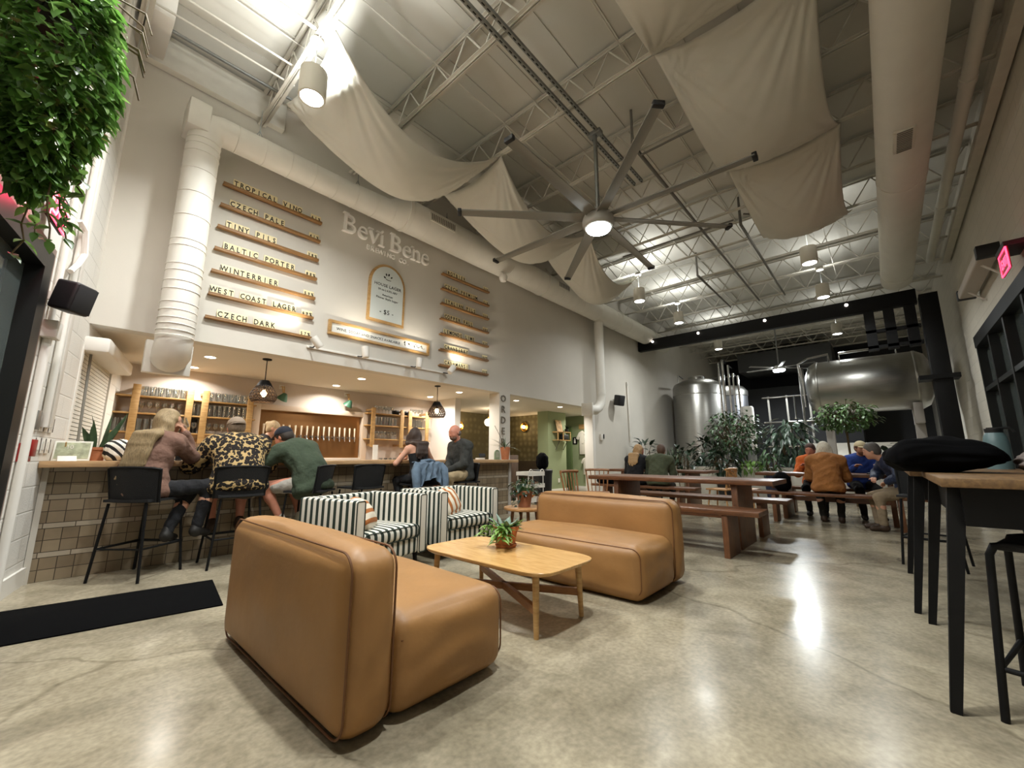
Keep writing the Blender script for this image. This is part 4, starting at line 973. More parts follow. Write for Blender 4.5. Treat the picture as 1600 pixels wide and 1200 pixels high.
gw.location = (3.72, -0.74, 1.038); tag(gw, 'bundled grey garment lying behind the black jacket', 'garment')
# ------------------------------------------------------------------ entrance mat
mt = MB().box(-1.75, 0, -0.40, 0.40, 0, 0.010).build('floor_mat', mat('mat_black', '#09090a', 1.0, var=0.3, vscale=90, spec=0.08), None, bevel=0.004)
at(mt, (1.055, 4.10, 0.0), math.radians(-8.0)); tag(mt, 'long black entrance mat on the concrete beside the bar stools', 'mat')
# ------------------------------------------------------------------ trestle tables and benches
def plank_table(label, x0, x1, y0, y1, h=0.80, ins=0.42):
    t = thing('trestle_table', label, 'table', (0, 0, 0), group='dark wooden trestle tables')
    MB().box(x0, x1, y0, y1, h-0.055, h).build('table_top', M_TEAK, t, bevel=0.006)
    xm = (x0+x1)/2
    for y in (y0+ins, y1-ins):
        MB().box(xm-0.36, xm+0.36, y-0.035, y+0.035, 0, h-0.055).build('pedestal', M_TEAKV, t, bevel=0.005)
    MB().box(xm-0.03, xm+0.03, y0+ins, y1-ins, 0.30, 0.38).build('stretcher', M_TEAK, t)
    return t
def plank_bench(label, x0, x1, y0, y1, h=0.50, ins=0.34):
    t = thing('trestle_bench', label, 'bench', (0, 0, 0), group='dark wooden benches')
    MB().box(x0, x1, y0, y1, h-0.05, h).build('seat', M_TEAK, t, bevel=0.006)
    for y in (y0+ins, y1-ins): MB().box(x0+0.02, x1-0.02, y-0.03, y+0.03, 0, h-0.05).build('leg', M_TEAKV, t, bevel=0.004)
    return t
plank_table('dark trestle table right behind the leather sofa', 5.50, 6.36, 1.0, 3.40)
plank_bench('dark bench between the leather sofa and the first trestle table', 4.99, 5.46, 1.06, 3.30)
plank_bench('dark bench on the far side of the first trestle table', 6.62, 7.06, 1.06, 3.30)
plank_table('dark trestle table under the hands of the orange-jacketed pair', 8.95, 9.75, -0.40, 1.90)
plank_bench('long dark bench under the woman in the orange jacket', 8.40, 8.74, -0.40, 1.88)
plank_bench('dark bench on the far side of the orange pair\'s table', 10.05, 10.38, -0.40, 1.85)
plank_table('dark trestle table facing the couple by the slim duct drop', 8.95, 9.75, 2.75, 5.05)
plank_bench('dark bench under the couple by the slim duct drop', 8.20, 8.54, 2.75, 5.0)
# ------------------------------------------------------------------ spindle chairs
M_CHAIR = wood('spindle_wood', '#7a4d2a', '#9a6a3e', (2, 2, 6), 0.45)
M_CHAIRP = wood('pale_spindle', '#a9794a', '#c79a66', (2, 2, 6), 0.45)
def spindle_chair(label, loc, rz, m, group):
    t = thing('spindle_chair', label, 'chair', loc, rz, group)
    MB().rbox((0, 0, 0.455), (0.42, 0.42, 0.03), 0.012, 2).build('seat', m, t)
    for sx in (-1, 1):
        for sy in (-1, 1): MB().cyl((sx*0.15, sy*0.15, 0.445), (sx*0.20, sy*0.20, 0), 0.018, 0.013, 8).build('leg', m, t)
    for k in range(6):
        u = k/5*2-1; MB().tube([(-0.17, u*0.16, 0.465), (-0.235-0.0, u*0.20, 0.83)], 0.013 if abs(u) == 1 else 0.008, 6).build('spindle', m, t)
    MB().tube([(-0.215, -0.215, 0.84), (-0.24, -0.11, 0.845), (-0.248, 0, 0.846), (-0.24, 0.11, 0.845), (-0.215, 0.215, 0.84)], 0.022, 8).build('top_rail', m, t)
    return t
sc = spindle_chair('dark spindle chair at the sofa end of the first trestle table', (5.63, 3.62, 0), math.radians(-95), M_CHAIR, 'spindle chairs at the trestle tables')
c2 = dup(sc, (6.55, 3.86, 0), math.radians(-150), 'dark spindle chair behind the first one, by the hanging shirts')
sp_ = spindle_chair('pale spindle chair between the white planters and the first trestle table, nearer the couple', (8.98, 2.52, 0), math.radians(80), M_CHAIRP, 'pale spindle chairs')
dup(sp_, (9.35, 2.17, 0), math.radians(-95), 'pale spindle chair turned to the orange pair\'s table')
# ------------------------------------------------------------------ the bar
def bar_tile():
    m = bpy.data.materials.new('zellige_tile'); m.use_nodes = True; nt = m.node_tree; b = nt.nodes['Principled BSDF']; b.inputs['Roughness'].default_value = 0.35
    tc = nt.nodes.new('ShaderNodeTexCoord'); sp = nt.nodes.new('ShaderNodeSeparateXYZ'); nt.links.new(tc.outputs['Object'], sp.inputs[0])
    def mth(op, a, b_=None, c=None):
        n = nt.nodes.new('ShaderNodeMath'); n.operation = op
        for i, v in enumerate((a, b_, c)):
            if v is None: continue
            if isinstance(v, (int, float)): n.inputs[i].default_value = v
            else: nt.links.new(v, n.inputs[i])
        return n.outputs[0]
    per = 0.243; band = 0.045; row = (per-band)/2
    z = mth('ADD', sp.outputs[2], per*10-0.197); zl = mth('MODULO', z, per)
    kb = mth('FLOOR', mth('DIVIDE', z, per))
    isb = mth('LESS_THAN', zl, band)
    ztile = mth('ADD', mth('SUBTRACT', zl, band), mth('MULTIPLY', kb, row*2))
    def brick(w, h, vx, vz, off, c1, c2, mo):
        cb = nt.nodes.new('ShaderNodeCombineXYZ'); nt.links.new(vx, cb.inputs[0]); nt.links.new(vz, cb.inputs[1])
        br = nt.nodes.new('ShaderNodeTexBrick'); br.offset = off; br.inputs['Scale'].default_value = 1.0; br.inputs['Brick Width'].default_value = w; br.inputs['Row Height'].default_value = h
        br.inputs['Mortar Size'].default_value = 0.0035; br.inputs['Mortar Smooth'].default_value = 0.3
        br.inputs['Color1'].default_value = hexc(c1)+(1,); br.inputs['Color2'].default_value = hexc(c2)+(1,); br.inputs['Mortar'].default_value = hexc(mo)+(1,)
        nt.links.new(cb.outputs[0], br.inputs['Vector']); return br
    xs = mth('ADD', sp.outputs[0], sp.outputs[1])
    b1 = brick(0.108, row, xs, ztile, 0.0, '#94866f', '#7a6b57', '#3c3228'); b2 = brick(0.20, band, xs, zl, 0.0, '#aea493', '#9f9482', '#4a3f34')
    mx = nt.nodes.new('ShaderNodeMix'); mx.data_type = 'RGBA'; nt.links.new(isb, mx.inputs['Factor']); nt.links.new(b1.outputs['Color'], mx.inputs['A']); nt.links.new(b2.outputs['Color'], mx.inputs['B'])
    n = nt.nodes.new('ShaderNodeTexNoise'); n.inputs['Scale'].default_value = 7; nt.links.new(tc.outputs['Object'], n.inputs['Vector'])
    r = nt.nodes.new('ShaderNodeValToRGB'); r.color_ramp.elements[0].color = (0.62, 0.62, 0.62, 1); r.color_ramp.elements[1].color = (1.15, 1.1, 1.05, 1); nt.links.new(n.outputs[0], r.inputs[0])
    mu = nt.nodes.new('ShaderNodeMix'); mu.data_type = 'RGBA'; mu.blend_type = 'MULTIPLY'; mu.inputs['Factor'].default_value = 0.8
    nt.links.new(mx.outputs['Result'], mu.inputs['A']); nt.links.new(r.outputs[0], mu.inputs['B']); nt.links.new(mu.outputs['Result'], b.inputs['Base Color'])
    return m
BOXF = [(0,3,2,1),(4,5,6,7),(0,1,5,4),(1,2,6,5),(2,3,7,6),(3,0,4,7)]
def XW(y): return (y-5.54)/math.tan(AL)+0.004     # where the skewed entrance wall stands
bar = thing('bar_counter', 'long tiled bar counter with a pale oak top', 'bar counter', (0, 0, 0))
MB().box(0.035, 6.06, 5.54, 5.66, 0, 0.965).build('tiled_front', bar_tile(), bar)
MB().add([(XW(5.50), 5.50, 0), (0.035, 5.50, 0), (0.035, 5.66, 0), (XW(5.66), 5.66, 0), (XW(5.50), 5.50, 0.965), (0.035, 5.50, 0.965), (0.035, 5.66, 0.965), (XW(5.66), 5.66, 0.965)], BOXF).build('end_panel', mat('pale_grey', '#b9b4aa', 0.7), bar)
MB().box(6.06, 6.12, 5.52, 6.09, 0, 0.965).build('corner_post', M_GREYW, bar)
MB().box(0.035, 6.06, 6.05, 6.09, 0, 0.9).build('back_board', mat('dark_inside', '#3a332c', 0.7), bar)
M_BTOP = wood('bar_top', '#a98660', '#c6a278', (1, 8, 8), 0.3)
MB().add([(XW(5.36), 5.36, 0.965), (6.16, 5.36, 0.965), (6.16, 6.10, 0.965), (XW(6.10), 6.10, 0.965), (XW(5.36), 5.36, 1.02), (6.16, 5.36, 1.02), (6.16, 6.10, 1.02), (XW(6.10), 6.10, 1.02)], BOXF).build('counter_top', M_BTOP, bar, bevel=0.004)
CT = 1.02
# back counter, glass racks, tap wall
bk = thing('back_counter', 'low pale counter under the tap wall behind the bar', 'counter', (0, 0, 0))
MB().box(0.62, 6.3, 7.75, 8.37, 0.0, 0.90).build('cabinet', mat('cabinet_paint', '#b8a894', 0.6), bk); MB().box(0.62, 6.32, 7.70, 8.375, 0.90, 0.95).build('counter_top', M_BTOP, bk, bevel=0.003)
BT = 0.95
tp = thing('tap_wall', 'copper tap panel in a pale frame behind the bar', 'tap wall', (0, 0, 0))
MB().box(2.44, 4.43, 8.345, 8.36, 1.04, 1.92).build('copper_panel', M_COPPER, tp)
MB().box(2.34, 2.46, 8.24, 8.378, 0.96, 2.0).box(4.41, 4.53, 8.24, 8.378, 0.96, 2.0).box(2.46, 4.41, 8.24, 8.378, 1.905, 2.0).box(2.46, 4.41, 8.24, 8.378, 0.96, 1.045).build('frame', mat('frame_paint', '#d6c4b0', 0.7), tp, bevel=0.003)
MB().box(2.5, 4.37, 8.14, 8.30, 0.99, 1.01).build('drip_tray', M_STEEL, tp)
tap = None
for i in range(17):
    x = 4.26-0.1075*i; lab = 'beer tap with pale tall handle, %s along the copper panel from the glass racks' % ORD[i]
    if tap is None:
        tap = thing('beer_tap', lab, 'beer tap', (x, 8.345, 1.43), group='beer taps on the copper panel')
        MB().tube([(0, 0, 0.02), (0, -0.09, 0.02)], 0.012, 8).tube([(0, -0.085, 0.04), (0, -0.085, -0.01), (0, -0.10, -0.06)], [0.016, 0.013, 0.009], 8).build('faucet', mat('chrome', '#d8d8d8', 0.12, 1.0), tap)
        MB().tube([(0, -0.085, 0.04), (0, -0.08, 0.07), (0, -0.075, 0.22)], [0.009, 0.013, 0.018], 8).build('handle', mat('tap_handle', '#e8d9c0', 0.5), tap)
        MB().lathe([(0, 0), (0.026, 0), (0.024, 0.012), (0, 0.012)], n=16, M=Matrix.Translation((0, 0, 0.02)) @ Matrix.Rotation(PI/2, 4, 'X')).build('flange', MATS['chrome'], tap)
    else: dup(tap, (x, 8.345, 1.43), label=lab)
for i, x in enumerate((2.80, 4.07)):
    lab = 'small green wall lamp above the tap panel, ' + ('over the bartender' if i == 0 else 'nearer the far glass rack')
    g = thing('wall_lamp', lab, 'wall lamp', (x, 8.378, 2.18), group='green lamps above the taps')
    MB().lathe([(0.03, 0.07), (0.045, 0.05), (0.10, -0.06), (0.092, -0.06), (0.03, 0.05)], n=20, M=Matrix.Translation((0, -0.16, -0.02)) @ Matrix.Rotation(0.5, 4, 'X') @ Matrix.Rotation(0.3, 4, 'Y')).build('shade', mat('lamp_green', '#3f6b55', 0.4), g)
    MB().tube([(-0.015, 0, 0.18), (-0.015, -0.1, 0.18), (-0.01, -0.15, 0.05)], 0.006, 6).tube([(0.02, 0, 0.18), (0.02, -0.1, 0.18), (0.01, -0.15, 0.05)], 0.006, 6).build('arm', M_BRASS, g)
    MB().box(-0.04, 0.04, -0.012, 0, 0.14, 0.22).build('back_plate', M_WHITE, g)
def rack(label, x0, x1, posts, boards):
    t = thing('glass_rack', label, 'shelf', (0, 0, 0), group='oak glass racks on the back wall')
    for p in posts:
        MB().box(p-0.045, p+0.045, 8.06, 8.085, 1.27, 2.11).build('post', M_OAK, t, bevel=0.002)
        MB().box(p-0.02, p+0.02, 8.085, 8.378, 1.30, 1.34).box(p-0.02, p+0.02, 8.085, 8.378, 2.05, 2.09).build('bracket', M_OAK, t)
    for z in boards: MB().box(x0, x1, 8.086, 8.376, z-0.022, z).build('shelf_board', M_OAKX, t, bevel=0.002)
BZ = [1.95, 1.70, 1.425]
rack('oak ladder rack of glasses by the blinds', 0.50, 2.34, (0.76, 1.40, 1.60, 2.24), BZ)
rack('oak ladder rack of glasses next to the white partition', 4.44, 6.08, (4.56, 5.27, 5.48, 5.96), [2.0, 1.74, 1.45])
GL = {}
def gobj(kind):
    if kind in GL: return GL[kind]
    pr = {'pint': [(0, 0), (0.030, 0), (0.043, 0.15), (0.041, 0.15), (0.028, 0.008), (0, 0.008)],
          'tall': [(0, 0), (0.032, 0), (0.030, 0.02), (0.036, 0.19), (0.034, 0.19), (0.027, 0.012), (0, 0.012)],
          'goblet': [(0, 0), (0.036, 0), (0.036, 0.004), (0.006, 0.012), (0.006, 0.065), (0.034, 0.10), (0.040, 0.13), (0.033, 0.17), (0.031, 0.17), (0.037, 0.13), (0.031, 0.102), (0, 0.078)],
          'tumbler': [(0, 0), (0.036, 0), (0.039, 0.095), (0.036, 0.095), (0.033, 0.008), (0, 0.008)]}[kind]
    GL[kind] = MB().lathe(pr, n=14).build({'pint': 'pint_glass', 'tall': 'beer_glass', 'goblet': 'stemmed_glass', 'tumbler': 'tumbler_glass'}[kind], M_GLASS)
    GL[kind]['fresh'] = 1; return GL[kind]
def put_glass(kind, loc, label, group):
    o = gobj(kind)
    if o.get('fresh'): del o['fresh']
    else: o = o.copy(); COL.objects.link(o)
    o.location = loc; tag(o, label, 'glass', group)
def glass_row(kind, x0, x1, n, y, z, where, group):
    nm = {'pint': 'clear pint glass', 'tall': 'tall clear beer glass', 'goblet': 'stemmed clear glass', 'tumbler': 'clear tumbler'}[kind]
    for i in range(n): put_glass(kind, (x0+(x1-x0)*i/max(1, n-1), y, z), '%s, %s along %s' % (nm, ORD[i] if i < len(ORD) else 'last', where), group)
glass_row('pint', 0.86, 1.32, 6, 8.15, 1.95, 'the front of the top board by the blinds', 'glasses on the rack by the blinds')
glass_row('pint', 0.84, 1.32, 6, 8.27, 1.95, 'the back of the top board by the blinds', 'glasses on the rack by the blinds')
glass_row('pint', 1.68, 2.16, 6, 8.15, 1.95, 'the front of the top board beside the tap frame', 'glasses on the rack by the blinds')
glass_row('pint', 1.68, 2.16, 6, 8.27, 1.95, 'the back of the top board beside the tap frame', 'glasses on the rack by the blinds')
glass_row('goblet', 0.85, 1.30, 6, 8.18, 1.70, 'the middle board by the blinds', 'glasses on the rack by the blinds')
glass_row('tall', 1.47, 1.54, 2, 8.16, 1.70, 'the middle board between the close posts', 'glasses on the rack by the blinds')
glass_row('tall', 1.68, 2.17, 8, 8.16, 1.70, 'the front of the middle board beside the tap frame', 'glasses on the rack by the blinds')
glass_row('tall', 0.52, 0.68, 3, 8.18, 1.425, 'the end of the lowest board nearest the blinds', 'glasses on the rack by the blinds')
glass_row('tall', 0.85, 1.32, 7, 8.18, 1.425, 'the lowest board behind the blonde woman', 'glasses on the rack by the blinds')
glass_row('goblet', 1.50, 1.50, 1, 8.14, 1.425, 'the lowest board beside the dark box', 'glasses on the rack by the blinds')
glass_row('goblet', 1.70, 2.16, 6, 8.17, 1.425, 'the lowest board beside the tap frame', 'glasses on the rack by the blinds')
glass_row('goblet', 4.66, 5.06, 6, 8.17, 2.0, 'the top board of the far rack before the black box', 'glasses on the rack by the partition')
glass_row('goblet', 5.58, 5.86, 4, 8.17, 2.0, 'the top board of the far rack by the partition', 'glasses on the rack by the partition')
glass_row('tall', 4.66, 5.16, 8, 8.17, 1.74, 'the middle board of the far rack', 'glasses on the rack by the partition')
glass_row('tall', 5.58, 5.86, 5, 8.17, 1.74, 'the middle board of the far rack by the partition', 'glasses on the rack by the partition')
glass_row('goblet', 4.64, 5.16, 7, 8.17, 1.45, 'the lowest board of the far rack', 'glasses on the rack by the partition')
glass_row('tumbler', 5.58, 5.86, 4, 8.17, 1.45, 'the lowest board of the far rack by the partition', 'glasses on the rack by the partition')
glass_row('tumbler', 4.66, 5.10, 5, 7.86, BT, 'the back counter under the far rack', 'tumblers on the back counter')
tag(MB().box(1.44, 1.56, 8.22, 8.36, 1.425, 1.66).build('storage_box', M_BLKPL, None, bevel=0.01), 'black box on the lowest board between the close posts', 'box')
tag(MB().box(5.12, 5.22, 8.12, 8.28, 2.0, 2.10).build('storage_box', M_BLKPL, None, bevel=0.01), 'black box on top of the far glass rack, before the close posts', 'box')
tag(MB().box(5.36, 5.46, 8.12, 8.28, 2.0, 2.10).build('storage_box', M_BLKPL, None, bevel=0.01), 'black box on top of the far glass rack, between the close posts', 'box')
mcd = tag(MB().box(4.44, 4.55, 7.80, 7.812, BT, BT+0.36).build('menu_card', M_WHITE), 'tall white card standing on the back counter beside the tumblers', 'card')
for (x, lab, c) in ((5.22, 'amber glass jug on the back counter', '#8a4a1c'), (5.46, 'blue enamel jug on the back counter', '#4b83a8')):
    jg = thing('jug', lab, 'jug', (x, 7.9, BT))
    MB().lathe([(0, 0), (0.085, 0), (0.09, 0.08), (0.085, 0.16), (0.07, 0.20), (0.065, 0.20), (0.075, 0.15), (0, 0.02)], n=20).build('body', mat(lab[:5]+'_jug', c, 0.3), jg)
    MB().tube([(0.08, 0, 0.17), (0.13, 0, 0.14), (0.12, 0, 0.06), (0.085, 0, 0.04)], 0.009, 6).build('handle', mat(lab[:5]+'_jug', c, 0.3), jg)
tag(MB().box(5.32, 5.36, 7.84, 7.94, BT, BT+0.16).build('paper_carton', M_WHITE), 'white carton between the two jugs', 'carton')
# ------------------------------------------------------------------ things on the bar top
pc = thing('art_card', 'landscape print propped up at the window end of the bar', 'card', (0.155, 5.62, CT), math.radians(-12))
Mr = Matrix.Rotation(math.radians(-14), 4, 'X')
MB().box(-0.125, 0.125, -0.006, 0, 0, 0.185, Mr).build('card', mat('card_white', '#e3e1d6', 0.6), pc)
MB().box(-0.112, 0.112, -0.0085, -0.0065, 0.02, 0.17, Mr).build('print', mat('misty_print', '#a9ad92', 0.7, var=0.35, vscale=22), pc)
text('10', 0.05, (-0.01, -0.0115-0.028, 0.11), M_WHITE, pc, name='number', depth=0.001)
MB().tube([(-0.05, 0.005, 0.17), (-0.06, 0.10, 0.003)], 0.006, 5).build('prop', M_OAK, pc)
sn = tag(MB().add([(-0.06, 0, 0), (0.06, 0, 0), (0.06, 0.03, 0.045), (-0.06, 0.03, 0.045), (0.06, 0.055, 0), (-0.06, 0.055, 0)], [(0, 1, 2, 3), (3, 2, 4, 5), (0, 5, 4, 1), (0, 3, 5), (1, 4, 2)]).build('tent_card', M_WHITE), 'small folded white tent card in front of the landscape print', 'card')
at(sn, (0.13, 5.46, CT), 0.1)
fp = thing('snake_plant', 'snake plant in a terracotta pot at the window end of the bar', 'plant', (0.33, 5.80, CT))
pot(fp, 0.055, 0.07, 0.13, M_TERRA)
lm = MB(); q = random.Random(9)
for k in range(11):
    a = q.uniform(0, 2*PI); e = q.uniform(1.0, 1.45); leaf(lm, (0.03*math.cos(a), 0.03*math.sin(a), 0.1), (math.cos(a)*math.cos(e), math.sin(a)*math.cos(e), math.sin(e)), (math.cos(a+1.5), math.sin(a+1.5), 0), q.uniform(0.22, 0.44), q.uniform(0.04, 0.065), 0.25, q.uniform(-.15, .15), 6)
lm.build('leaves', mat('snake_leaf', '#31452a', 0.4, var=0.4, vscale=18), fp)
tb = weld(pillow_box((0, 0, 0), (0.20, 0.14, 0.19), 0.05, 0.012, seed=31, cuts=7, wr=0.012).build('tote_bag', stripes('tote_bands', '#e6e2d6', '#1b1a19', (0, 2), 0.075, 0.45)))
at(tb, (0.475, 5.68, CT+0.096), 0.4); tag(tb, 'black and white patterned bag on the bar beside the blonde woman', 'bag')
bb = thing('black_hat', 'black cap lying on the bar between the blonde woman and the leopard shirt', 'hat', (1.02, 5.62, CT))
MB().lathe([(0.10, 0), (0.105, 0.03), (0.09, 0.10), (0.05, 0.125), (0, 0.13)], n=20).build('crown', mat('black_cloth', '#0e0e10', 0.8), bb); MB().lathe([(0.09, 0.004), (0.15, 0.006), (0.15, 0.012), (0.09, 0.016)], n=20).build('brim', MATS['black_cloth'], bb)
put_glass('tumbler', (1.19, 5.56, CT), 'clear tumbler on the bar beside the black cap', 'glasses on the bar')
put_glass('pint', (1.26, 5.78, CT), 'clear pint glass on the bar behind the black cap', 'glasses on the bar')
tag(MB().box(1.24, 1.30, 5.90, 5.906, CT, CT+0.17).build('menu_card', M_WHITE), 'white card standing on the bar by the leopard shirt', 'card')
vp = thing('potted_plant', 'spiky plant in a tall terracotta pot at the order end of the bar', 'plant', (5.98, 5.55, CT))
pot(vp, 0.07, 0.095, 0.24, M_TERRA, False)
lm = MB(); st = MB()
for k in range(26):
    a = q.uniform(0, 2*PI); e = q.uniform(0.25, 1.3); leaf(lm, (0.03*math.cos(a), 0.03*math.sin(a), 0.22), (math.cos(a)*math.cos(e), math.sin(a)*math.cos(e), math.sin(e)), (0, 0, 1), q.uniform(0.2, 0.34), 0.022, 0.4, q.uniform(0.1, 0.7), 7)
for (dx, dz) in ((-0.30, 0.42), (-0.12, 0.34)): st.tube([(0, 0, 0.22), (dx*0.5, 0, 0.22+dz*0.55), (dx, 0, 0.22+dz)], 0.004, 5)
lm.build('leaves', mat('spiky_leaf', '#56664c', 0.45, var=0.3, vscale=20), vp); st.build('flower_stems', M_STEM, vp)
ga = tag(MB().prism([(-0.075, 0), (0.075, 0)]+[(0.075*math.cos(PI*i/14), 0.11+0.075*math.sin(PI*i/14)) for i in range(15)], -0.012, 0.012).build('arch_card', mat('sage_card', '#8fa083', 0.6)), 'small green arched sign standing on the bar by the tall terracotta pot', 'sign'); at(ga, (5.78, 5.58, CT), 0.1)
tl = MB()
for k in range(5): tl.box(-0.045, 0.045, -0.0145, -0.012, 0.05+0.022*k, 0.056+0.022*k)
l_ = tl.build('print_lines', M_WHITE, ga)
cm = thing('card_reader', 'white and black card reader on the order end of the bar', 'card reader', (5.52, 5.75, CT))
MB().box(-0.10, 0.06, -0.05, 0.05, 0, 0.03).build('base', M_WHITE, cm, bevel=0.006); MB().box(-0.05, 0.10, -0.06, -0.03, 0.03, 0.10, Matrix.Rotation(-0.5, 4, 'X')).build('screen', M_BLKPL, cm, bevel=0.004)
# ------------------------------------------------------------------ hall behind the bar
cart = thing('utility_cart', 'white three-tier metal cart past the end of the bar', 'cart', (7.33, 6.02, 0))
for sx in (-1, 1):
    for sy in (-1, 1): MB().cyl((sx*0.26, sy*0.15, 0.03), (sx*0.26, sy*0.15, 0.74), 0.010, n=8).build('post', M_WHITE, cart)
for z in (0.10, 0.40, 0.66): MB().box(-0.29, 0.29, -0.17, 0.17, z, z+0.012).box(-0.29, 0.29, -0.175, -0.17, z, z+0.09).box(-0.29, -0.285, -0.17, 0.17, z, z+0.09).box(0.285, 0.29, -0.17, 0.17, z, z+0.09).box(-0.29, 0.29, 0.17, 0.175, z, z+0.09).build('tray', M_WHITE, cart)
for sx in (-1, 1): MB().tube([(sx*0.2+0.06*math.cos(PI*i/8), -0.172, 0.74+0.06*math.sin(PI*i/8)) for i in range(9)], 0.010, 6).build('handle', M_WHITE, cart)
bx = tag(MB().rbox((7.40, 6.02, 0.47), (0.24, 0.2, 0.10), 0.02).build('box', mat('pinkish', '#b06a58', 0.7)), 'pink box on the middle tier of the white cart', 'box')
ob = MB(); 
for k in range(5): leaf(ob, (7.35, 6.0, 0.18), (math.cos(k*1.25), math.sin(k*1.25), 0.9), (0, 0, 1), 0.13, 0.08, .3, .2)
tag(ob.build('paper_flower', mat('orange_cloth', '#c77a1e', 0.7)), 'orange cloth flower on the lowest tier of the white cart', 'flower')
bn = thing('trash_bin', 'tall black bin beside the white cart', 'bin', (8.02, 6.22, 0))
MB().lathe([(0, 0), (0.20, 0), (0.235, 0.70), (0.245, 0.70), (0.245, 0.76), (0.22, 0.78), (0, 0.79)], n=28).build('body', M_BLKPL, bn)
bpk = weld(pillow_box((0, 0, 0), (0.34, 0.22, 0.36), 0.09, 0.03, seed=41, cuts=8, wr=0.012).build('backpack', mat('black_nylon', '#050506', 0.95))); at(bpk, (8.02, 6.22, 0.965), 0.4); tag(bpk, 'black backpack resting on the tall black bin', 'bag')
hs = tag(MB().box(7.6, 8.15, 7.1, 7.5, 0, 1.12).build('host_stand', wood('dark_stand', '#3b2a1c', '#523a26', (6, 6, 1), 0.5), None, bevel=0.006), 'dark wooden stand in the hall behind the black bin', 'stand')
gl = thing('globe_lamp', 'white globe lamp in the hall beside the order column', 'lamp', (8.43, 8.5, 2.06)); MB().ball((0, 0, 0), 0.11, 18).build('globe', emit('globe_glow', (1, 0.85, 0.65), 5), gl); MB().cyl((0, 0, 0.1), (0, 0, 0.39), 0.008, n=8).build('stem', M_BRASS, gl)
lamp('POINT', (8.43, 8.35, 2.15), 9, (1, 0.8, 0.55), 0.08)
ws = thing('wall_shelf', 'small two-tier oak shelf on the sage green wall', 'shelf', (10.5, 7.475, 1.57))
for z in (0.0, 0.25): MB().box(-0.34, 0.34, -0.2, 0, z, z+0.02).build('shelf_board', M_OAKX, ws)
for sx in (-0.33, -0.05, 0.33): MB().box(sx-0.012, sx+0.012, -0.2, -0.18, 0, 0.25).box(sx-0.012, sx+0.012, -0.2, 0, 0.235, 0.25).build('upright', M_OAK, ws)
for sx in (-0.2, 0.2): MB().beam((sx, -0.16, 0), (sx, -0.005, -0.28), 0.012, 0.02).build('bracket', mat('iron_grey', '#5d5a50', 0.5), ws)
tag(MB().box(-0.15, 0.15, -0.006, 0, 0, 0.36, Matrix.Translation((10.42, 7.38, 1.842)) @ Matrix.Rotation(-0.22, 4, 'X')).build('art_print', mat('tan_print', '#c9a77a', 0.7, var=0.4, vscale=10)), 'tan art print leaning on the sage wall shelf', 'print')
pb = thing('pouch', 'dark pouch on the lower board of the sage wall shelf', 'pouch', (10.63, 7.37, 1.59)); MB().rbox((0, 0, 0.09), (0.34, 0.15, 0.18), 0.05, 4).build('body', M_BLKPL, pb)
lp_ = thing('potted_plant', 'small dark plant on the sage wall shelf', 'plant', (10.76, 7.37, 1.84)); pot(lp_, 0.05, 0.06, 0.10, M_BLKPL, False); lm = MB()
for k in range(22):
    a = q.uniform(0, 6.28); e = q.uniform(.1, 1.3); leaf(lm, (0, 0, .1), (math.cos(a)*math.cos(e), math.sin(a)*math.cos(e), math.sin(e)), (0, 0, 1), q.uniform(.1, .2), .04, .2, .4)
lm.build('leaves', M_LEAFD, lp_)
tag(MB().box(10.78, 10.95, 7.46, 7.474, 1.25, 1.5).build('paper_notice', M_WHITE), 'white notice below the sage wall shelf', 'notice') if False else None
tag(MB().box(10.44, 10.51, 7.485, 7.499, 0.32, 0.44).build('wall_outlet', M_WHITE), 'white outlet low on the sage green wall', 'outlet')
wsn = thing('restroom_sign', 'small black restroom sign on the green passage wall', 'sign', (11.898, 7.82, 1.62), -PI/2); MB().box(-0.09, 0.09, -0.008, 0, -0.12, 0.12).build('panel', M_INK, wsn); MB().ball((0, -0.012, 0.06), (0.022, 0.004, 0.022), 10).box(-0.03, 0.03, -0.014, -0.008, -0.08, 0.03).build('figure_mark', M_WHITE, wsn)
rk = thing('shirt_rail', 'wooden peg board holding the white shirts', 'rail', (11.9, 7.36, 2.0), -PI/2); MB().box(-0.28, 0.28, -0.02, 0, 0, 0.16).build('board', M_OAK, rk); MB().cyl((0, -0.02, 0.03), (0, -0.09, 0.04), 0.008, n=8).build('peg', M_OAK, rk)
def shirt(label, loc, s):
    t = thing('t_shirt', label, 't-shirt', loc, -PI/2)
    P = [(-0.10, 0.0), (-0.24, -0.06), (-0.36, -0.26), (-0.27, -0.31), (-0.22, -0.20), (-0.23, -0.78), (0.23, -0.78), (0.22, -0.20), (0.27, -0.31), (0.36, -0.26), (0.24, -0.06), (0.10, 0.0), (0.06, -0.05), (-0.06, -0.05)]
    MB().prism([(x*s, z*s) for x, z in P], -0.07, -0.03).build('body', mat('white_cotton', '#ded9cb', 0.9, bump=0.3, bscale=8), t, bevel=0.01)
    if s > 0.9:
        g = MB(); r_ = random.Random(2)
        for k in range(26): x = r_.uniform(-.12, .12); z = r_.uniform(-.45, -.12); g.box(x-0.018, x+0.018, -0.073, -0.07, z-0.006, z+0.006)
        g.build('print', mat('grey_ink', '#8d8a80', 0.8), t)
shirt('white printed t-shirt hanging on the green passage wall', (11.88, 7.37, 1.95), 1.0); shirt('smaller white t-shirt hanging below the printed one', (11.875, 7.30, 1.08), 0.72)
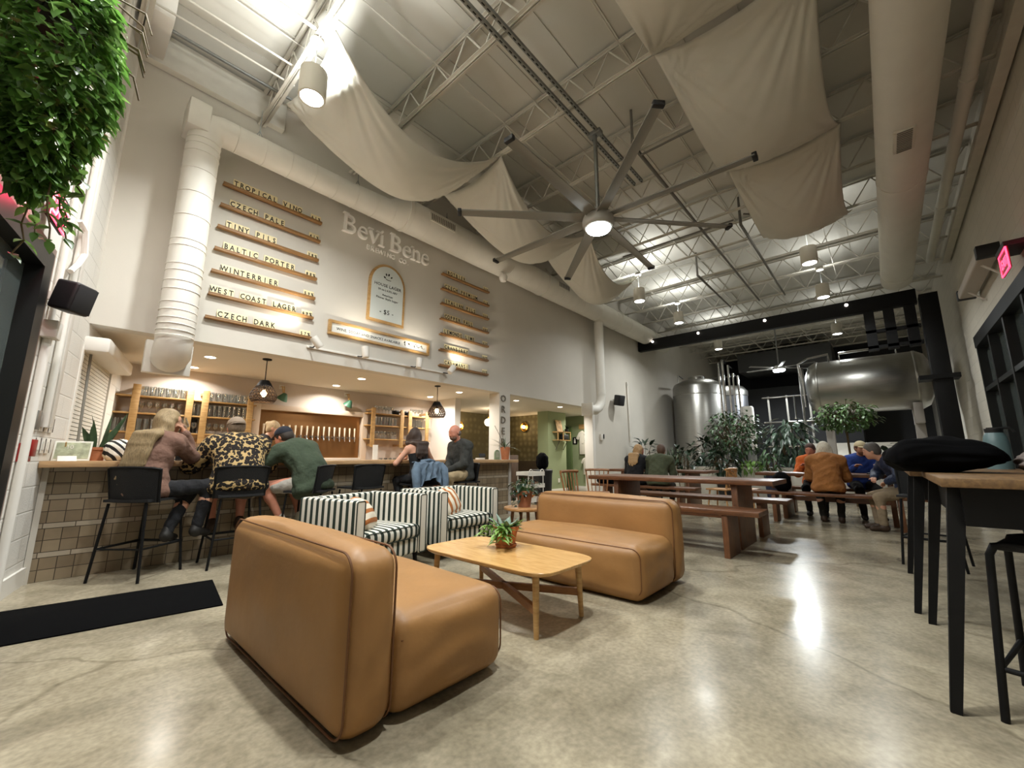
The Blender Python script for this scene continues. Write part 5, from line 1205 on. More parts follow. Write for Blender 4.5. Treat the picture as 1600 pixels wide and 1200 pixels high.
# ------------------------------------------------------------------ fixtures on the walls
def lwp(s, off, z): return (s*math.cos(AL)+off*math.sin(AL), 5.54+s*math.sin(AL)-off*math.cos(AL), z)
def speaker(label, loc, rz, tilt=0.25, k=1.0):
    t = thing('wall_speaker', label, 'speaker', loc, rz, 'black wall speakers'); t.scale = (k, k, k)
    MB().rbox((0, 0, 0), (0.26, 0.22, 0.32), 0.03, 3, Matrix.Rotation(tilt, 4, 'X')).build('cabinet', M_BLKPL, t)
    MB().rbox((0, -0.112, 0), (0.23, 0.012, 0.29), 0.005, 2, Matrix.Rotation(tilt, 4, 'X')).build('grille', mat('speaker_mesh', '#161618', 0.8), t)
    MB().box(-0.03, 0.03, 0.10, 0.24, -0.03, 0.06).build('bracket', M_WHITE, t)
speaker('black wall speaker near the entrance door and hanging plant', lwp(-0.85, 0.16, 2.30), AL-0.5, 0.2, 0.74)
speaker('black wall speaker beside the slim duct drop', (11.45, YW-0.22, 2.78), -0.2, 0.2)
def pipe_on_left(s, z0, z1, r, label, off=0.03): return tag(MB().tube([lwp(s, off, z0), lwp(s, off, z1)], r, 10).build('conduit', M_WHITE), label, 'conduit', 'white conduits on the entrance wall')
pipe_on_left(-0.70, 0.0, 2.0, 0.028, 'white conduit beside the entrance door frame'); pipe_on_left(-0.70, 2.12, 6.1, 0.02, 'white conduit rising above the junction box'); pipe_on_left(-0.36, 1.3, 6.1, 0.024, 'white conduit rising from the switches')
tag(MB().box(-0.78, -0.64, -0.09, 0.0, 1.98, 2.12).build('junction_box', M_WHITE, None, bevel=0.008), 'white junction box on the entrance wall conduit', 'box'); lw(bpy.data.objects['junction_box'])
o = tag(MB().box(-0.30, -0.20, -0.052, -0.002, 1.3, 6.1).build('cable_duct', M_WHITE, None, bevel=0.004), 'flat white cable duct on the entrance wall', 'duct'); lw(o)
o = tag(MB().tube([(-0.52, -0.04, 2.62), (-0.44, -0.06, 2.72), (-0.36, -0.07, 2.85), (-0.42, -0.06, 3.05), (-0.5, -0.03, 3.1)], 0.022, 8).build('flexible_conduit', M_WHITE), 'looped white flexible conduit above the wall speaker', 'conduit'); lw(o)
sw = None
for i in range(8):
    s_ = -0.46+0.13*(i % 4); z = 1.33 if i < 4 else 1.15; lab = 'white light switch, %s of the %s row on the entrance wall' % (ORD[i % 4], 'upper' if i < 4 else 'lower')
    if sw is None:
        sw = thing('light_switch', lab, 'switch', (0, 0, 0), group='light switches on the entrance wall'); MB().box(-0.045, 0.045, -0.012, 0, -0.065, 0.065).build('plate', M_WHITE, sw, bevel=0.003); MB().box(-0.018, 0.018, -0.018, -0.012, -0.035, 0.035).build('rocker', M_WHITE, sw); MB().box(0.047, 0.06, -0.014, 0, -0.06, 0.06).build('side_gap', mat('brown_gap', '#4a3b30', 0.7), sw)
        o = sw
    else: o = dup(sw, (0, 0, 0), label=lab)
    o.location = lwp(s_, 0.001, z); o.rotation_euler = (0, 0, AL)
o = tag(MB().box(-0.60, -0.50, -0.04, 0, 1.27, 1.42).build('control_panel', M_GALV, None, bevel=0.005), 'grey control panel beside the light switches', 'panel'); lw(o)
fa = thing('fire_alarm', 'red fire alarm box on the entrance wall near the bar', 'alarm'); lw(fa)
MB().box(-0.72, -0.60, -0.05, 0, 1.02, 1.16).box(-0.66, -0.55, -0.06, 0, 1.06, 1.19).build('box', mat('alarm_red', '#8f1c18', 0.4), fa, bevel=0.005)
bl = thing('roller_blind', 'white slatted blind over the window behind the bar', 'blind'); lw(bl)
sl = MB(); z = 0.95
while z < 2.16: sl.box(0.56, 2.06, 0.005, 0.035, z, z+0.034, None); z += 0.042
sl.build('slats', mat('blind_white', '#d9d6cc', 0.6), bl)
MB().box(0.52, 2.13, -0.20, 0.02, 2.14, 2.30).build('valance', M_WHITE, bl, bevel=0.03); MB().tube([(0.72, -0.03, 2.14), (0.74, -0.05, 1.1)], 0.012, 6).build('wand', mat('wand_grey', '#7c7a72', 0.6), bl)
M_EXIT = emit('exit_red', (1.0, 0.02, 0.08), 4)
ex = thing('exit_sign', 'red EXIT sign glowing behind the hanging plant', 'exit sign'); lw(ex)
MB().box(-1.46, -1.10, -0.10, -0.075, 2.70, 2.92).build('panel', mat('exit_clear', '#3a0a10', 0.2), ex)
MB().box(-1.47, -1.09, -0.10, -0.06, 2.92, 2.95).build('housing', M_BLKPL, ex); MB().box(-1.32, -1.24, -0.08, 0, 2.93, 2.97).build('mount', M_BLKPL, ex)
text('EXIT', 0.20, (-1.28, -0.103, 2.74), M_EXIT, ex, depth=0.004, sx=0.9)
MB().tube([(-1.455, -0.10, 2.705), (-1.105, -0.10, 2.705), (-1.105, -0.10, 2.915), (-1.455, -0.10, 2.915)], 0.006, 5, closed=True).build('lit_edge', M_EXIT, ex)
lamp('POINT', lwp(-1.45, 0.14, 2.82), 7, (1, 0.02, 0.10), 0.08)
e2 = thing('exit_sign', 'red EXIT sign on the block wall above the long window', 'exit sign', (7.96, YR+0.18, 3.56), PI)
MB().box(-0.22, 0.22, -0.008, 0.008, -0.14, 0.14).build('panel', mat('exit_pane', '#7a0812', 0.3), e2); MB().box(-0.24, 0.24, -0.03, 0.18, 0.14, 0.20).build('housing', M_BLKPL, e2)
text('EXIT', 0.17, (0.0, -0.011, -0.06), M_EXIT, e2, depth=0.003, sx=0.9)
MB().tube([(-0.215, -0.01, -0.135), (0.215, -0.01, -0.135), (0.215, -0.01, 0.135), (-0.215, -0.01, 0.135)], 0.009, 5, closed=True).build('lit_edge', M_EXIT, e2)
lamp('POINT', (7.6, YR+0.10, 3.62), 1.2, (1, 0.02, 0.10), 0.08)
ac = thing('wall_heater', 'pale pipe-shaped heater on brackets above the long window', 'heater', (9.9, YR, 4.05))
MB().rbox((0, 0.17, 0.0), (2.3, 0.22, 0.16), 0.03, 3).build('body', mat('heater_body', '#bdb2a6', 0.5), ac); MB().box(-1.16, -1.02, 0.05, 0.29, -0.09, 0.09).build('end_cap', M_BLKPL, ac, bevel=0.01); MB().box(1.06, 1.18, 0.05, 0.29, -0.09, 0.09).build('end_cap', M_BLKPL, ac, bevel=0.01); MB().box(-0.75, 0.45, 0.10, 0.24, 0.075, 0.083).build('grille', mat('heater_grille', '#6d5a50', 0.6), ac)
for x in (-0.7, 0.7): MB().beam((x, 0.0, -0.28), (x, 0.2, -0.07), 0.03, 0.02).build('bracket', M_WHITE, ac)
th = thing('thermostat', 'small white thermostat box on the wall by the passage', 'thermostat', (10.66, YW, 1.64)); MB().box(-0.07, 0.07, -0.06, 0, -0.09, 0.09).build('box', M_WHITE, th, bevel=0.01); MB().box(0.02, 0.075, -0.075, -0.06, -0.04, 0.09).build('dial', M_BLKPL, th)
tag(MB().tube([(12.45, YW-0.04, 1.55), (12.40, YW-0.04, 3.5)], 0.03, 8).build('wall_conduit', M_WHITE), 'white conduit on the wall before the first brew tank', 'conduit')
gb = thing('water_jug', 'tall grey-green jug with black lid on the window sill', 'jug', (9.6, YR+0.16, 0.975)) if False else None
# ------------------------------------------------------------------ brewery end of the room
gt = thing('steel_gantry', 'black steel gantry beam and column in front of the brew tanks', 'gantry')
MB().box(13.4, 13.6, -0.95, 6.09, 4.72, 5.08).build('beam', M_BLACK, gt, bevel=0.01)
MB().box(13.35, 13.75, -1.30, -0.98, 0, 4.9).build('column', M_BLACK, gt, bevel=0.01)
for y in (-0.05, -0.42, -0.8): MB().box(13.42, 13.58, y-0.10, y+0.10, 3.7, 4.75).build('hanger', M_BLACK, gt)
for z in (3.75, 4.15): MB().box(13.42, 13.58, -0.95, 0.05, z, z+0.07).build('cross_bar', M_BLACK, gt)
MB().box(13.3, 13.8, -1.42, -0.75, 2.85, 2.95).build('bracket', M_BLACK, gt)
for i, y in enumerate((5.55, 4.05, 2.2, 0.35)): tag(MB().ball((13.38, y, 4.98), 0.04, 12).build('beam_bulb', emit('beam_glow', (1, 0.9, 0.8), 4)), 'small white bulb on the black gantry beam, %s from the menu wall' % ORD[i], 'bulb', 'bulbs on the gantry beam')
vt = thing('brew_tank', 'tall upright stainless brew tank beside the menu wall', 'tank', (15.9, 5.0, 0))
MB().lathe([(0, 0.45), (0.55, 0.55), (0.86, 0.75), (0.86, 3.62), (0.80, 3.75), (0.55, 3.88), (0.30, 3.93), (0, 3.94)], n=48).build('vessel', M_STEEL, vt)
for a in (0.8, 2.3, 3.9, 5.5): MB().cyl((0.7*math.cos(a), 0.7*math.sin(a), 0.7), (0.75*math.cos(a), 0.75*math.sin(a), 0), 0.05, n=10).build('leg', M_STEEL, vt)
MB().lathe([(0.25, 3.9), (0.30, 3.92), (0.30, 4.02), (0.22, 4.06), (0, 4.08)], n=24).build('manway', M_STEEL, vt)
MB().tube([(-0.5, 0.5, 3.75), (-0.5, 0.5, 4.08), (0.3, 0.6, 4.08)], 0.02, 8).build('rail', MATS['chrome'], vt)
for z in (1.2, 3.3): MB().lathe([(0.862, z), (0.870, z+0.01), (0.870, z+0.04), (0.862, z+0.05)], n=48, cap=False).build('weld_band', M_STEEL, vt)
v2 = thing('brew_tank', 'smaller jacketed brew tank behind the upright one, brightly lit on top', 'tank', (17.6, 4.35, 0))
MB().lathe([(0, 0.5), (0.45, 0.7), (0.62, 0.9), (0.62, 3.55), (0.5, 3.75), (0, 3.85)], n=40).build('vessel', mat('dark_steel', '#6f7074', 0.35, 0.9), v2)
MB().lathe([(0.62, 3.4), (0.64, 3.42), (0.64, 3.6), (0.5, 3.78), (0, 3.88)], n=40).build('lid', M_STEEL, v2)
for a in (0.8, 2.3, 3.9, 5.5): MB().cyl((0.5*math.cos(a), 0.5*math.sin(a), 0.9), (0.52*math.cos(a), 0.52*math.sin(a), 0), 0.045, n=10).build('leg', M_STEEL, v2)
MB().tube([(-0.6, 0.4, 1.0), (-0.66, 0.4, 4.1), (-0.66, -0.5, 4.1), (-0.64, -0.5, 1.0)], 0.03, 8).build('pipe_loop', MATS['chrome'], v2)
for i, (x, y, h, r) in enumerate([(15.2, 4.02, 4.3, 0.03), (15.2, 3.90, 4.4, 0.035), (15.25, 3.74, 4.2, 0.025), (15.3, 3.62, 3.9, 0.02)]):
    tag(MB().tube([(x, y, 0), (x, y, h), (x+0.9, y+0.1, h+0.05)], r, 10).build('steel_pipe', MATS['chrome']), 'upright polished pipe beside the tall brew tank, %s from the tank' % ORD[i], 'pipe', 'polished pipes between the tanks')
wb = thing('hot_water_tank', 'white cylinder standing between the brew tanks and the ficus', 'cylinder', (15.9, 3.42, 0)); MB().lathe([(0, 1.35), (0.2, 1.35), (0.2, 2.75), (0.17, 2.8), (0, 2.8)], n=24).build('body', M_WHITE, wb); MB().lathe([(0, 0), (0.16, 0), (0.16, 1.35), (0, 1.35)], n=20).build('stand', M_GALV, wb)
ws2 = thing('white_drum', 'short white drum on a steel stand by the polished pipes', 'drum', (15.75, 3.75, 0)); MB().lathe([(0, 1.65), (0.18, 1.65), (0.18, 2.2), (0, 2.2)], n=24).build('body', M_WHITE, ws2); MB().box(-0.2, 0.2, -0.2, 0.2, 1.58, 1.65).box(-0.18, -0.14, -0.18, -0.14, 0, 1.6).box(0.14, 0.18, -0.18, -0.14, 0, 1.6).box(0.14, 0.18, 0.14, 0.18, 0, 1.6).box(-0.18, -0.14, 0.14, 0.18, 0, 1.6).build('stand', M_GALV, ws2)
ht = thing('brew_tank', 'large horizontal stainless tank raised above the people in orange', 'tank', (15.7, 0.25, 3.18))
R = Matrix.Rotation(PI/2, 4, 'X')
MB().lathe([(0, -1.42), (0.45, -1.38), (0.70, -1.28), (0.80, -1.12), (0.80, 1.12), (0.70, 1.28), (0.45, 1.38), (0, 1.42)], n=48, M=R).build('vessel', M_STEEL, ht)
for z in (-1.12, 1.04): MB().lathe([(0.802, z), (0.812, z+0.02), (0.812, z+0.06), (0.802, z+0.08)], n=48, M=R, cap=False).build('weld_band', M_STEEL, ht)
MB().tube([(-0.2, 0.5, 0.76), (-0.2, 0.5, 0.98), (-0.2, -0.75, 0.98), (-0.2, -0.75, 0.76)], 0.025, 8).build('top_rail', MATS['chrome'], ht)
MB().tube([(-0.35, 0.75, 0.7), (-0.4, 0.75, 0.95), (-0.4, 1.25, 0.9), (-0.45, 1.5, 0.75), (-0.45, 1.5, -0.9), (-0.4, 1.45, -2.0)], 0.03, 8).tube([(-0.3, 1.1, 0.6), (-0.5, 1.42, 0.6), (-0.5, 1.42, -0.6)], 0.025, 8).build('side_pipe', MATS['chrome'], ht)
for y in (-1.0, 0.95): MB().box(-0.5, 0.5, y-0.09, y+0.09, -1.2, -0.65).box(-0.12, 0.12, y-0.1, y+0.1, -3.18, -1.2).build('saddle_leg', M_GREYW, ht, bevel=0.01)
wc = thing('work_counter', 'white counter in bright light under the horizontal tank', 'counter', (0, 0, 0)); MB().box(16.6, 17.2, -1.5, 2.0, 0.9, 0.96).build('top', M_WHITE, wc); MB().box(16.65, 17.2, -1.5, 2.0, 0.0, 0.9).build('body', M_WHITE, wc); MB().box(17.2, 17.26, -1.5, 2.0, 0.9, 1.55).build('splash_back', M_WHITE, wc)
mz = thing('equipment_rack', 'dark process rack with pipes and valves behind the ficus', 'rack', (0, 0, 0))
for y in (1.9, 2.6, 3.2): MB().box(18.4, 18.46, y-0.03, y+0.03, 0, 3.4).build('upright', M_PIPEG, mz)
for z in (1.5, 2.4, 3.35): MB().tube([(18.35, 1.6, z), (18.35, 3.4, z)], 0.03, 8).build('pipe', MATS['chrome'], mz)
for y in (2.1, 2.35): MB().tube([(18.3, y, 3.35), (18.3, y, 2.6), (18.2, y, 2.5)], 0.03, 8).build('valve_pipe', MATS['chrome'], mz)
tag(MB().box(21.5, 23.5, 0.6, 5.5, 0, 4.2).build('cold_room', mat('cold_room_grey', '#2f3033', 0.7), None, bevel=0.02), 'dark grey cold room box at the far end of the brewery', 'cold room')
tag(MB().box(20.5, 22.5, 1.2, 4.6, 4.85, 5.68).build('air_handler', mat('air_grey', '#4a4b4c', 0.6), None, bevel=0.02), 'dark air handler hanging in the far brewery ceiling', 'air handler')
# ------------------------------------------------------------------ planters and their plants
M_PLTR = mat('planter_white', '#dedcd4', 0.55)
PLY = [(5.30, 4.48), (4.30, 3.66), (3.26, 2.40), (2.20, 1.56), (1.40, 0.62), (0.46, -0.45)]
for i, (ya, yb) in enumerate(PLY):
    p_ = thing('planter', 'white tapered planter box at the brewery end, %s from the menu wall' % ORD[i], 'planter', (13.0, (ya+yb)/2, 0), 0, 'white planters at the brewery end')
    w = (ya-yb)/2
    MB().add([(-0.19, -w+0.05, 0), (0.19, -w+0.05, 0), (0.19, w-0.05, 0), (-0.19, w-0.05, 0), (-0.25, -w, 0.74), (0.25, -w, 0.74), (0.25, w, 0.74), (-0.25, w, 0.74)], [(0, 3, 2, 1), (4, 5, 6, 7), (0, 1, 5, 4), (1, 2, 6, 5), (2, 3, 7, 6), (3, 0, 4, 7)]).build('body', M_PLTR, p_, bevel=0.01)
    MB().box(-0.28, 0.28, -w-0.03, w+0.03, 0.74, 0.82).build('rim', M_PLTR, p_, bevel=0.012); MB().box(-0.25, 0.25, -w, w, 0.82, 0.825).build('soil', M_SOIL, p_)
def bushy(name, label, loc, crown, rad, n, L, W, m, trunk=None, seed=1, group=None, stems=5, droop=0.3):
    """crown: centre above loc; rad: radii; leaves set on short twigs through the crown"""
    q = random.Random(seed); t = thing(name, label, 'plant', loc, 0, group)
    lm = MB(); st = MB()
    for k in range(n):
        while True:
            v = Vector((q.uniform(-1, 1), q.uniform(-1, 1), q.uniform(-1, 1)))
            if 0.25 < v.length < 1.0: break
        v = v.normalized()*(v.length**0.5)*(0.85+0.2*math.sin(v.x*5+v.y*7+seed)*math.sin(v.z*6+v.y*3))
        p = Vector((crown[0]+v.x*rad[0], crown[1]+v.y*rad[1], crown[2]+v.z*rad[2]))
        d = Vector((v.x+q.uniform(-.7, .7), v.y+q.uniform(-.7, .7), v.z*0.5+q.uniform(-.6, .4)-droop))
        leaf(lm, p, d, (0, 0, 1), L*q.uniform(.7, 1.25), W*q.uniform(.8, 1.2), .25, .25, 3)
        if k % 7 == 0: st.tube([p, (crown[0]+v.x*rad[0]*0.35, crown[1]+v.y*rad[1]*0.35, crown[2]+v.z*rad[2]*0.35-0.1)], 0.006, 3, caps=False)
    if trunk:
        st.tube([(0, 0, 0.0), (0.01, 0.01, crown[2]*0.5), (crown[0], crown[1], crown[2]-rad[2]*0.3)], trunk, 8)
    else:
        for k in range(stems):
            a = q.uniform(0, 6.28); st.tube([(0.05*math.cos(a), 0.1*math.sin(a), 0.0), (crown[0]+rad[0]*.5*math.cos(a), crown[1]+rad[1]*.5*math.sin(a), crown[2]+q.uniform(-.2, .3)*rad[2])], 0.013, 5)
    lm.build('foliage', m, t); st.build('stems', M_STEM, t); return t
M_FIC = mat('ficus_leaf', '#45603f', 0.4, var=0.35, vscale=6)
bushy('ficus_tree', 'big dense ficus spreading over the third white planter', (13.0, 2.95, 0.82), (0, 0.25, 0.92), (0.55, 0.85, 0.78), 900, 0.13, 0.065, M_FIC, seed=2)
bushy('umbrella_plant', 'tall umbrella plant with drooping leaf hands over the fourth white planter', (13.0, 1.85, 0.82), (0, 0.0, 0.75), (0.45, 0.55, 0.65), 190, 0.30, 0.10, mat('umbrella_leaf', '#4a6150', 0.35, var=0.3, vscale=5), seed=3, droop=0.6)
bushy('rubber_plant', 'dark rubber plant with thick glossy leaves over the second white planter', (13.0, 3.95, 0.82), (0, 0, 0.42), (0.40, 0.50, 0.50), 130, 0.22, 0.11, M_LEAFD, seed=4, droop=0.1)
bushy('rubber_plant', 'dark rubber plant at the menu wall end, rising above the couple', (12.3, 5.55, 0.0), (0, 0, 1.15), (0.35, 0.38, 0.55), 70, 0.26, 0.12, M_LEAFD, seed=5, droop=-0.1)
bushy('rubber_plant', 'low dark plant between the first and second white planters', (12.6, 4.55, 0.0), (0, 0, 1.0), (0.3, 0.36, 0.42), 70, 0.2, 0.09, M_LEAFD, seed=15, droop=0.0)
dp = bushy('potted_shrub', 'dark leafy shrub in a dark pot between the second and third white planters', (12.45, 3.38, 0.0), (0, 0, 0.95), (0.36, 0.42, 0.50), 150, 0.20, 0.08, M_LEAFD, seed=6); pot(dp, 0.16, 0.2, 0.42, M_BLKPL, False)
bushy('trailing_plant', 'low green plant trailing over the rim of the third white planter', (12.85, 2.75, 0.82), (-0.1, 0, 0.02), (0.25, 0.40, 0.22), 150, 0.10, 0.06, M_LEAFB, seed=7, droop=0.9)
bp_ = bushy('potted_shrub', 'leafy shrub in a small blue pot between the third and fourth white planters', (12.45, 2.28, 0.0), (0, 0, 0.98), (0.25, 0.3, 0.36), 60, 0.2, 0.08, M_FIC, seed=17); pot(bp_, 0.12, 0.16, 0.62, mat('blue_pot', '#202a44', 0.35), False)
tt = bushy('topiary_tree', 'round-headed green tree on a slim trunk behind the woman in orange', (12.2, 0.62, 0.0), (0, 0.02, 2.02), (0.62, 0.66, 0.36), 900, 0.10, 0.058, mat('topiary_leaf', '#4f6f3a', 0.4, var=0.35, vscale=9), trunk=0.022, seed=8)
yu = thing('yucca_plant', 'spiky upright yucca in the first white planter', 'plant', (12.95, 4.95, 0.825)); lm = MB(); q = random.Random(12)
for k in range(60):
    a = q.uniform(0, 6.28); e = q.uniform(.5, 1.45); leaf(lm, (q.uniform(-.1, .1), q.uniform(-.2, .2), 0), (math.cos(a)*math.cos(e), math.sin(a)*math.cos(e), math.sin(e)), (0, 0, 1), q.uniform(.35, .75), .04, .4, q.uniform(0, .3), 5)
lm.build('leaves', mat('yucca_leaf', '#5d6b52', .5, var=.3, vscale=12), yu)
rs = bushy('rubber_plant', 'dark broad-leaved plant behind the man in the pale cap', (12.4, -0.15, 0.0), (0, 0, 0.95), (0.3, 0.35, 0.4), 45, 0.28, 0.12, M_LEAFD, seed=19)
# hanging plant by the entrance
hp = thing('hanging_plant', 'huge trailing green plant hanging over the entrance door', 'plant', (-0.25, 3.0, 3.05))
q = random.Random(21); lms = [MB(), MB(), MB()]; st = MB()
for k in range(3300):
    while True:
        v = Vector((q.uniform(-1, 1), q.uniform(-1, 1), q.uniform(-1, 1)))
        if 0.5 < v.length < 1.0: break
    v *= 1/max(v.length**0.55, 0.01) if v.length > 0 else 1
    lump = 0.88+0.16*math.sin(v.x*6+1)*math.sin(v.y*5+v.z*4)
    tz = v.z*0.72; taper = 1.0 if tz > -0.15 else 1.0-0.55*(-tz-0.15)/0.55
    p = Vector((v.x*0.27*lump*taper-0.02*tz, v.y*0.46*lump*taper, tz))
    d = Vector((v.x*0.9+q.uniform(-.8, .8), v.y*0.9+q.uniform(-.8, .8), -0.55+q.uniform(-.6, .5)))
    leaf(lms[0 if q.random() < .5 else (1 if q.random() < .6 else 2)], p, d, (0, 0, 1), q.uniform(.05, .095), q.uniform(.032, .06), .22, .3, 3)
VINES = [(0.10, -0.05, -0.95), (0.02, 0.12, -1.0), (0.15, 0.05, -0.78), (0.17, 0.2, -0.82), (-0.02, -0.1, -0.72), (0.19, -0.05, -0.66), (0.05, 0.3, -0.8)]
for (vx, vy, vz) in VINES:
    P = [(vx*0.6, vy*0.6, -0.35)]
    for i in range(1, 9): P.append((vx*(0.6+0.4*i/8)+q.uniform(-.02, .02), vy*(0.6+0.4*i/8)+q.uniform(-.02, .02), -0.35+(vz+0.35)*i/8))
    st.tube(P, 0.004, 5)
    for i, p in enumerate(P[2:]):
        for s_ in range(2): leaf(lms[2 if i % 2 else 1], p, (q.uniform(-1, 1), q.uniform(-1, 1), q.uniform(-.8, .2)), (0, 0, 1), q.uniform(.05, .09), q.uniform(.03, .05), .2, .3)
for k in range(8):
    a = q.uniform(-.6, .8); z = q.uniform(.2, .62); st.tube([(0.12, 0, z), (0.30, 0.1*a, z-0.02), (0.34, 0.12*a, z-0.14)], 0.005, 5)
lms[0].build('leaves', M_LEAF, hp); M_LEAFM = mat('leaf_mid', '#4c6d32', 0.4, var=0.35, vscale=9); let_light_through(M_LEAFM, 0.3); lms[1].build('leaves', M_LEAFM, hp); lms[2].build('leaves', M_LEAFB, hp); st.build('stems', M_STEM, hp)
MB().lathe([(0, 0.2), (0.08, 0.2), (0.12, 0.4), (0.125, 0.4), (0.125, 0.42), (0, 0.40)], n=20).build('basket', mat('dark_basket', '#2a211a', 0.8), hp)
for a in (0, 2.1, 4.2): st2 = MB().tube([(0.15*math.cos(a), 0.15*math.sin(a), 0.1), (0, 0, 0.9), (0, 0, 3.16)], 0.004, 4); st2.build('hanger_wire', M_BLACK, hp)
gj = thing('water_jug', 'tall grey-green jug with a black handled lid on the far high table', 'jug', (5.25, -0.68, 0.975))
MB().lathe([(0, 0), (0.075, 0), (0.078, 0.20), (0.065, 0.27), (0.05, 0.30), (0, 0.30)], n=24).build('body', mat('teal_jug', '#5d7578', 0.4), gj); MB().lathe([(0.052, 0.295), (0.055, 0.33), (0, 0.335)], n=20).build('lid', M_BLKPL, gj); MB().tube([(0, 0.04, 0.33), (0, -0.09, 0.335), (0, -0.11, 0.30)], 0.010, 6).build('handle', M_BLKPL, gj)
# ------------------------------------------------------------------ people: bodies grown as one smooth field, clothes and hair as shells over them
def sdf_cone(P, a, b, r1, r2):
    a = np.array(a, float); b = np.array(b, float); ba = b-a; L2 = max(ba @ ba, 1e-9)
    t = np.clip(((P-a) @ ba)/L2, 0, 1); d = P-(a+t[..., None]*ba)
    return np.sqrt((d*d).sum(-1))-(r1+(r2-r1)*t)
def sdf_ell(P, c, r, R=None):
    q = P-np.array(c, float)
    if R is not None: q = q @ R
    r = np.array(r, float); k0 = np.sqrt(((q/r)**2).sum(-1)); k1 = np.sqrt(((q/(r*r))**2).sum(-1))
    return k0*(k0-1.0)/np.maximum(k1, 1e-6)
def surface(prims, h, clips=()):
    """prims: ('c',a,b,r1,r2,k) | ('e',centre,radii,R,k); clips: (point, normal) keeps the side against the normal; returns verts, quads"""
    lo = np.full(3, 1e9); hi = -lo
    for p in prims:
        if p[0] == 'c':
            r = max(p[3], p[4]); lo = np.minimum(lo, np.minimum(p[1], p[2])-r); hi = np.maximum(hi, np.maximum(p[1], p[2])+r)
        else: r = max(p[2]); lo = np.minimum(lo, np.array(p[1])-r); hi = np.maximum(hi, np.array(p[1])+r)
    lo = lo-3*h; hi = hi+3*h; n = np.ceil((hi-lo)/h).astype(int)+1
    F = np.full(tuple(n), 0.5, np.float32)
    for p in prims:
        if p[0] == 'c': r = max(p[3], p[4]); a = np.minimum(p[1], p[2])-r; b = np.maximum(p[1], p[2])+r; k = p[5]
        else: r = max(p[2]); a = np.array(p[1])-r; b = np.array(p[1])+r; k = p[4]
        m = max(k, 2*h)+h
        i0 = np.maximum(((a-m-lo)/h).astype(int), 0); i1 = np.minimum(((b+m-lo)/h).astype(int)+2, n)
        sl = tuple(slice(int(x), int(y)) for x, y in zip(i0, i1))
        g = np.stack(np.meshgrid(*[lo[t]+h*np.arange(i0[t], i1[t]) for t in range(3)], indexing='ij'), -1)
        d = sdf_cone(g, p[1], p[2], p[3], p[4]) if p[0] == 'c' else sdf_ell(g, p[1], p[2], p[3])
        f = F[sl]; e = np.maximum(k-np.abs(f-d), 0)/max(k, 1e-6); F[sl] = np.minimum(f, d)-e*e*k*0.25
    if clips:
        g = np.stack(np.meshgrid(*[lo[t]+h*np.arange(n[t]) for t in range(3)], indexing='ij'), -1)
        for cl_ in clips:
            if len(cl_) == 2: F = np.maximum(F, (g-np.array(cl_[0])) @ np.array(cl_[1]))
            else: F = np.maximum(F, -sdf_ell(g, cl_[0], cl_[1], cl_[2]))
    S_ = F < 0
    A = np.zeros(tuple(n-1)+(3,)); cnt = np.zeros(tuple(n-1))
    for ax in range(3):
        o = [t for t in range(3) if t != ax]
        s0 = [slice(None)]*3; s1 = [slice(None)]*3; s0[ax] = slice(0, -1); s1[ax] = slice(1, None)
        f0 = F[tuple(s0)]; f1 = F[tuple(s1)]; cr = (f0 < 0) != (f1 < 0)
        t = np.where(cr, f0/np.where(np.abs(f0-f1) < 1e-9, 1, f0-f1), 0)
        for u in (0, 1):
            for v in (0, 1):
                cs = [slice(None)]*3
                cs[o[0]] = slice(u, n[o[0]]-1+u); cs[o[1]] = slice(v, n[o[1]]-1+v)
                c = cr[tuple(cs)]; tt = t[tuple(cs)]
                A[..., ax] += np.where(c, tt, 0); A[..., o[0]] += np.where(c, u, 0); A[..., o[1]] += np.where(c, v, 0); cnt += c
    act = cnt > 0; idx = -np.ones(tuple(n-1), int); idx[act] = np.arange(act.sum())
    base = np.stack(np.nonzero(act), -1); V = lo+h*(base+A[act]/cnt[act][:, None])
    Q = []
    for ax in range(3):
        o = [(ax+1) % 3, (ax+2) % 3]
        s0 = [slice(1, -1)]*3; s1 = [slice(1, -1)]*3; s0[ax] = slice(0, -1); s1[ax] = slice(1, None)
        a_ = S_[tuple(s0)]; b_ = S_[tuple(s1)]; w = np.argwhere(a_ != b_)
        if not len(w): continue
        off = np.ones(3, int); off[ax] = 0; w = w+off
        fl = S_[w[:, 0], w[:, 1], w[:, 2]]
        def cell(u, v): c = w.copy(); c[:, o[0]] -= u; c[:, o[1]] -= v; return idx[c[:, 0], c[:, 1], c[:, 2]]
        q = np.stack([cell(1, 1), cell(0, 1), cell(0, 0), cell(1, 0)], -1); q[~fl] = q[~fl][:, ::-1]
        Q.append(q)
    Q = np.concatenate(Q); Q = Q[(Q >= 0).all(1)]
    return V, Q
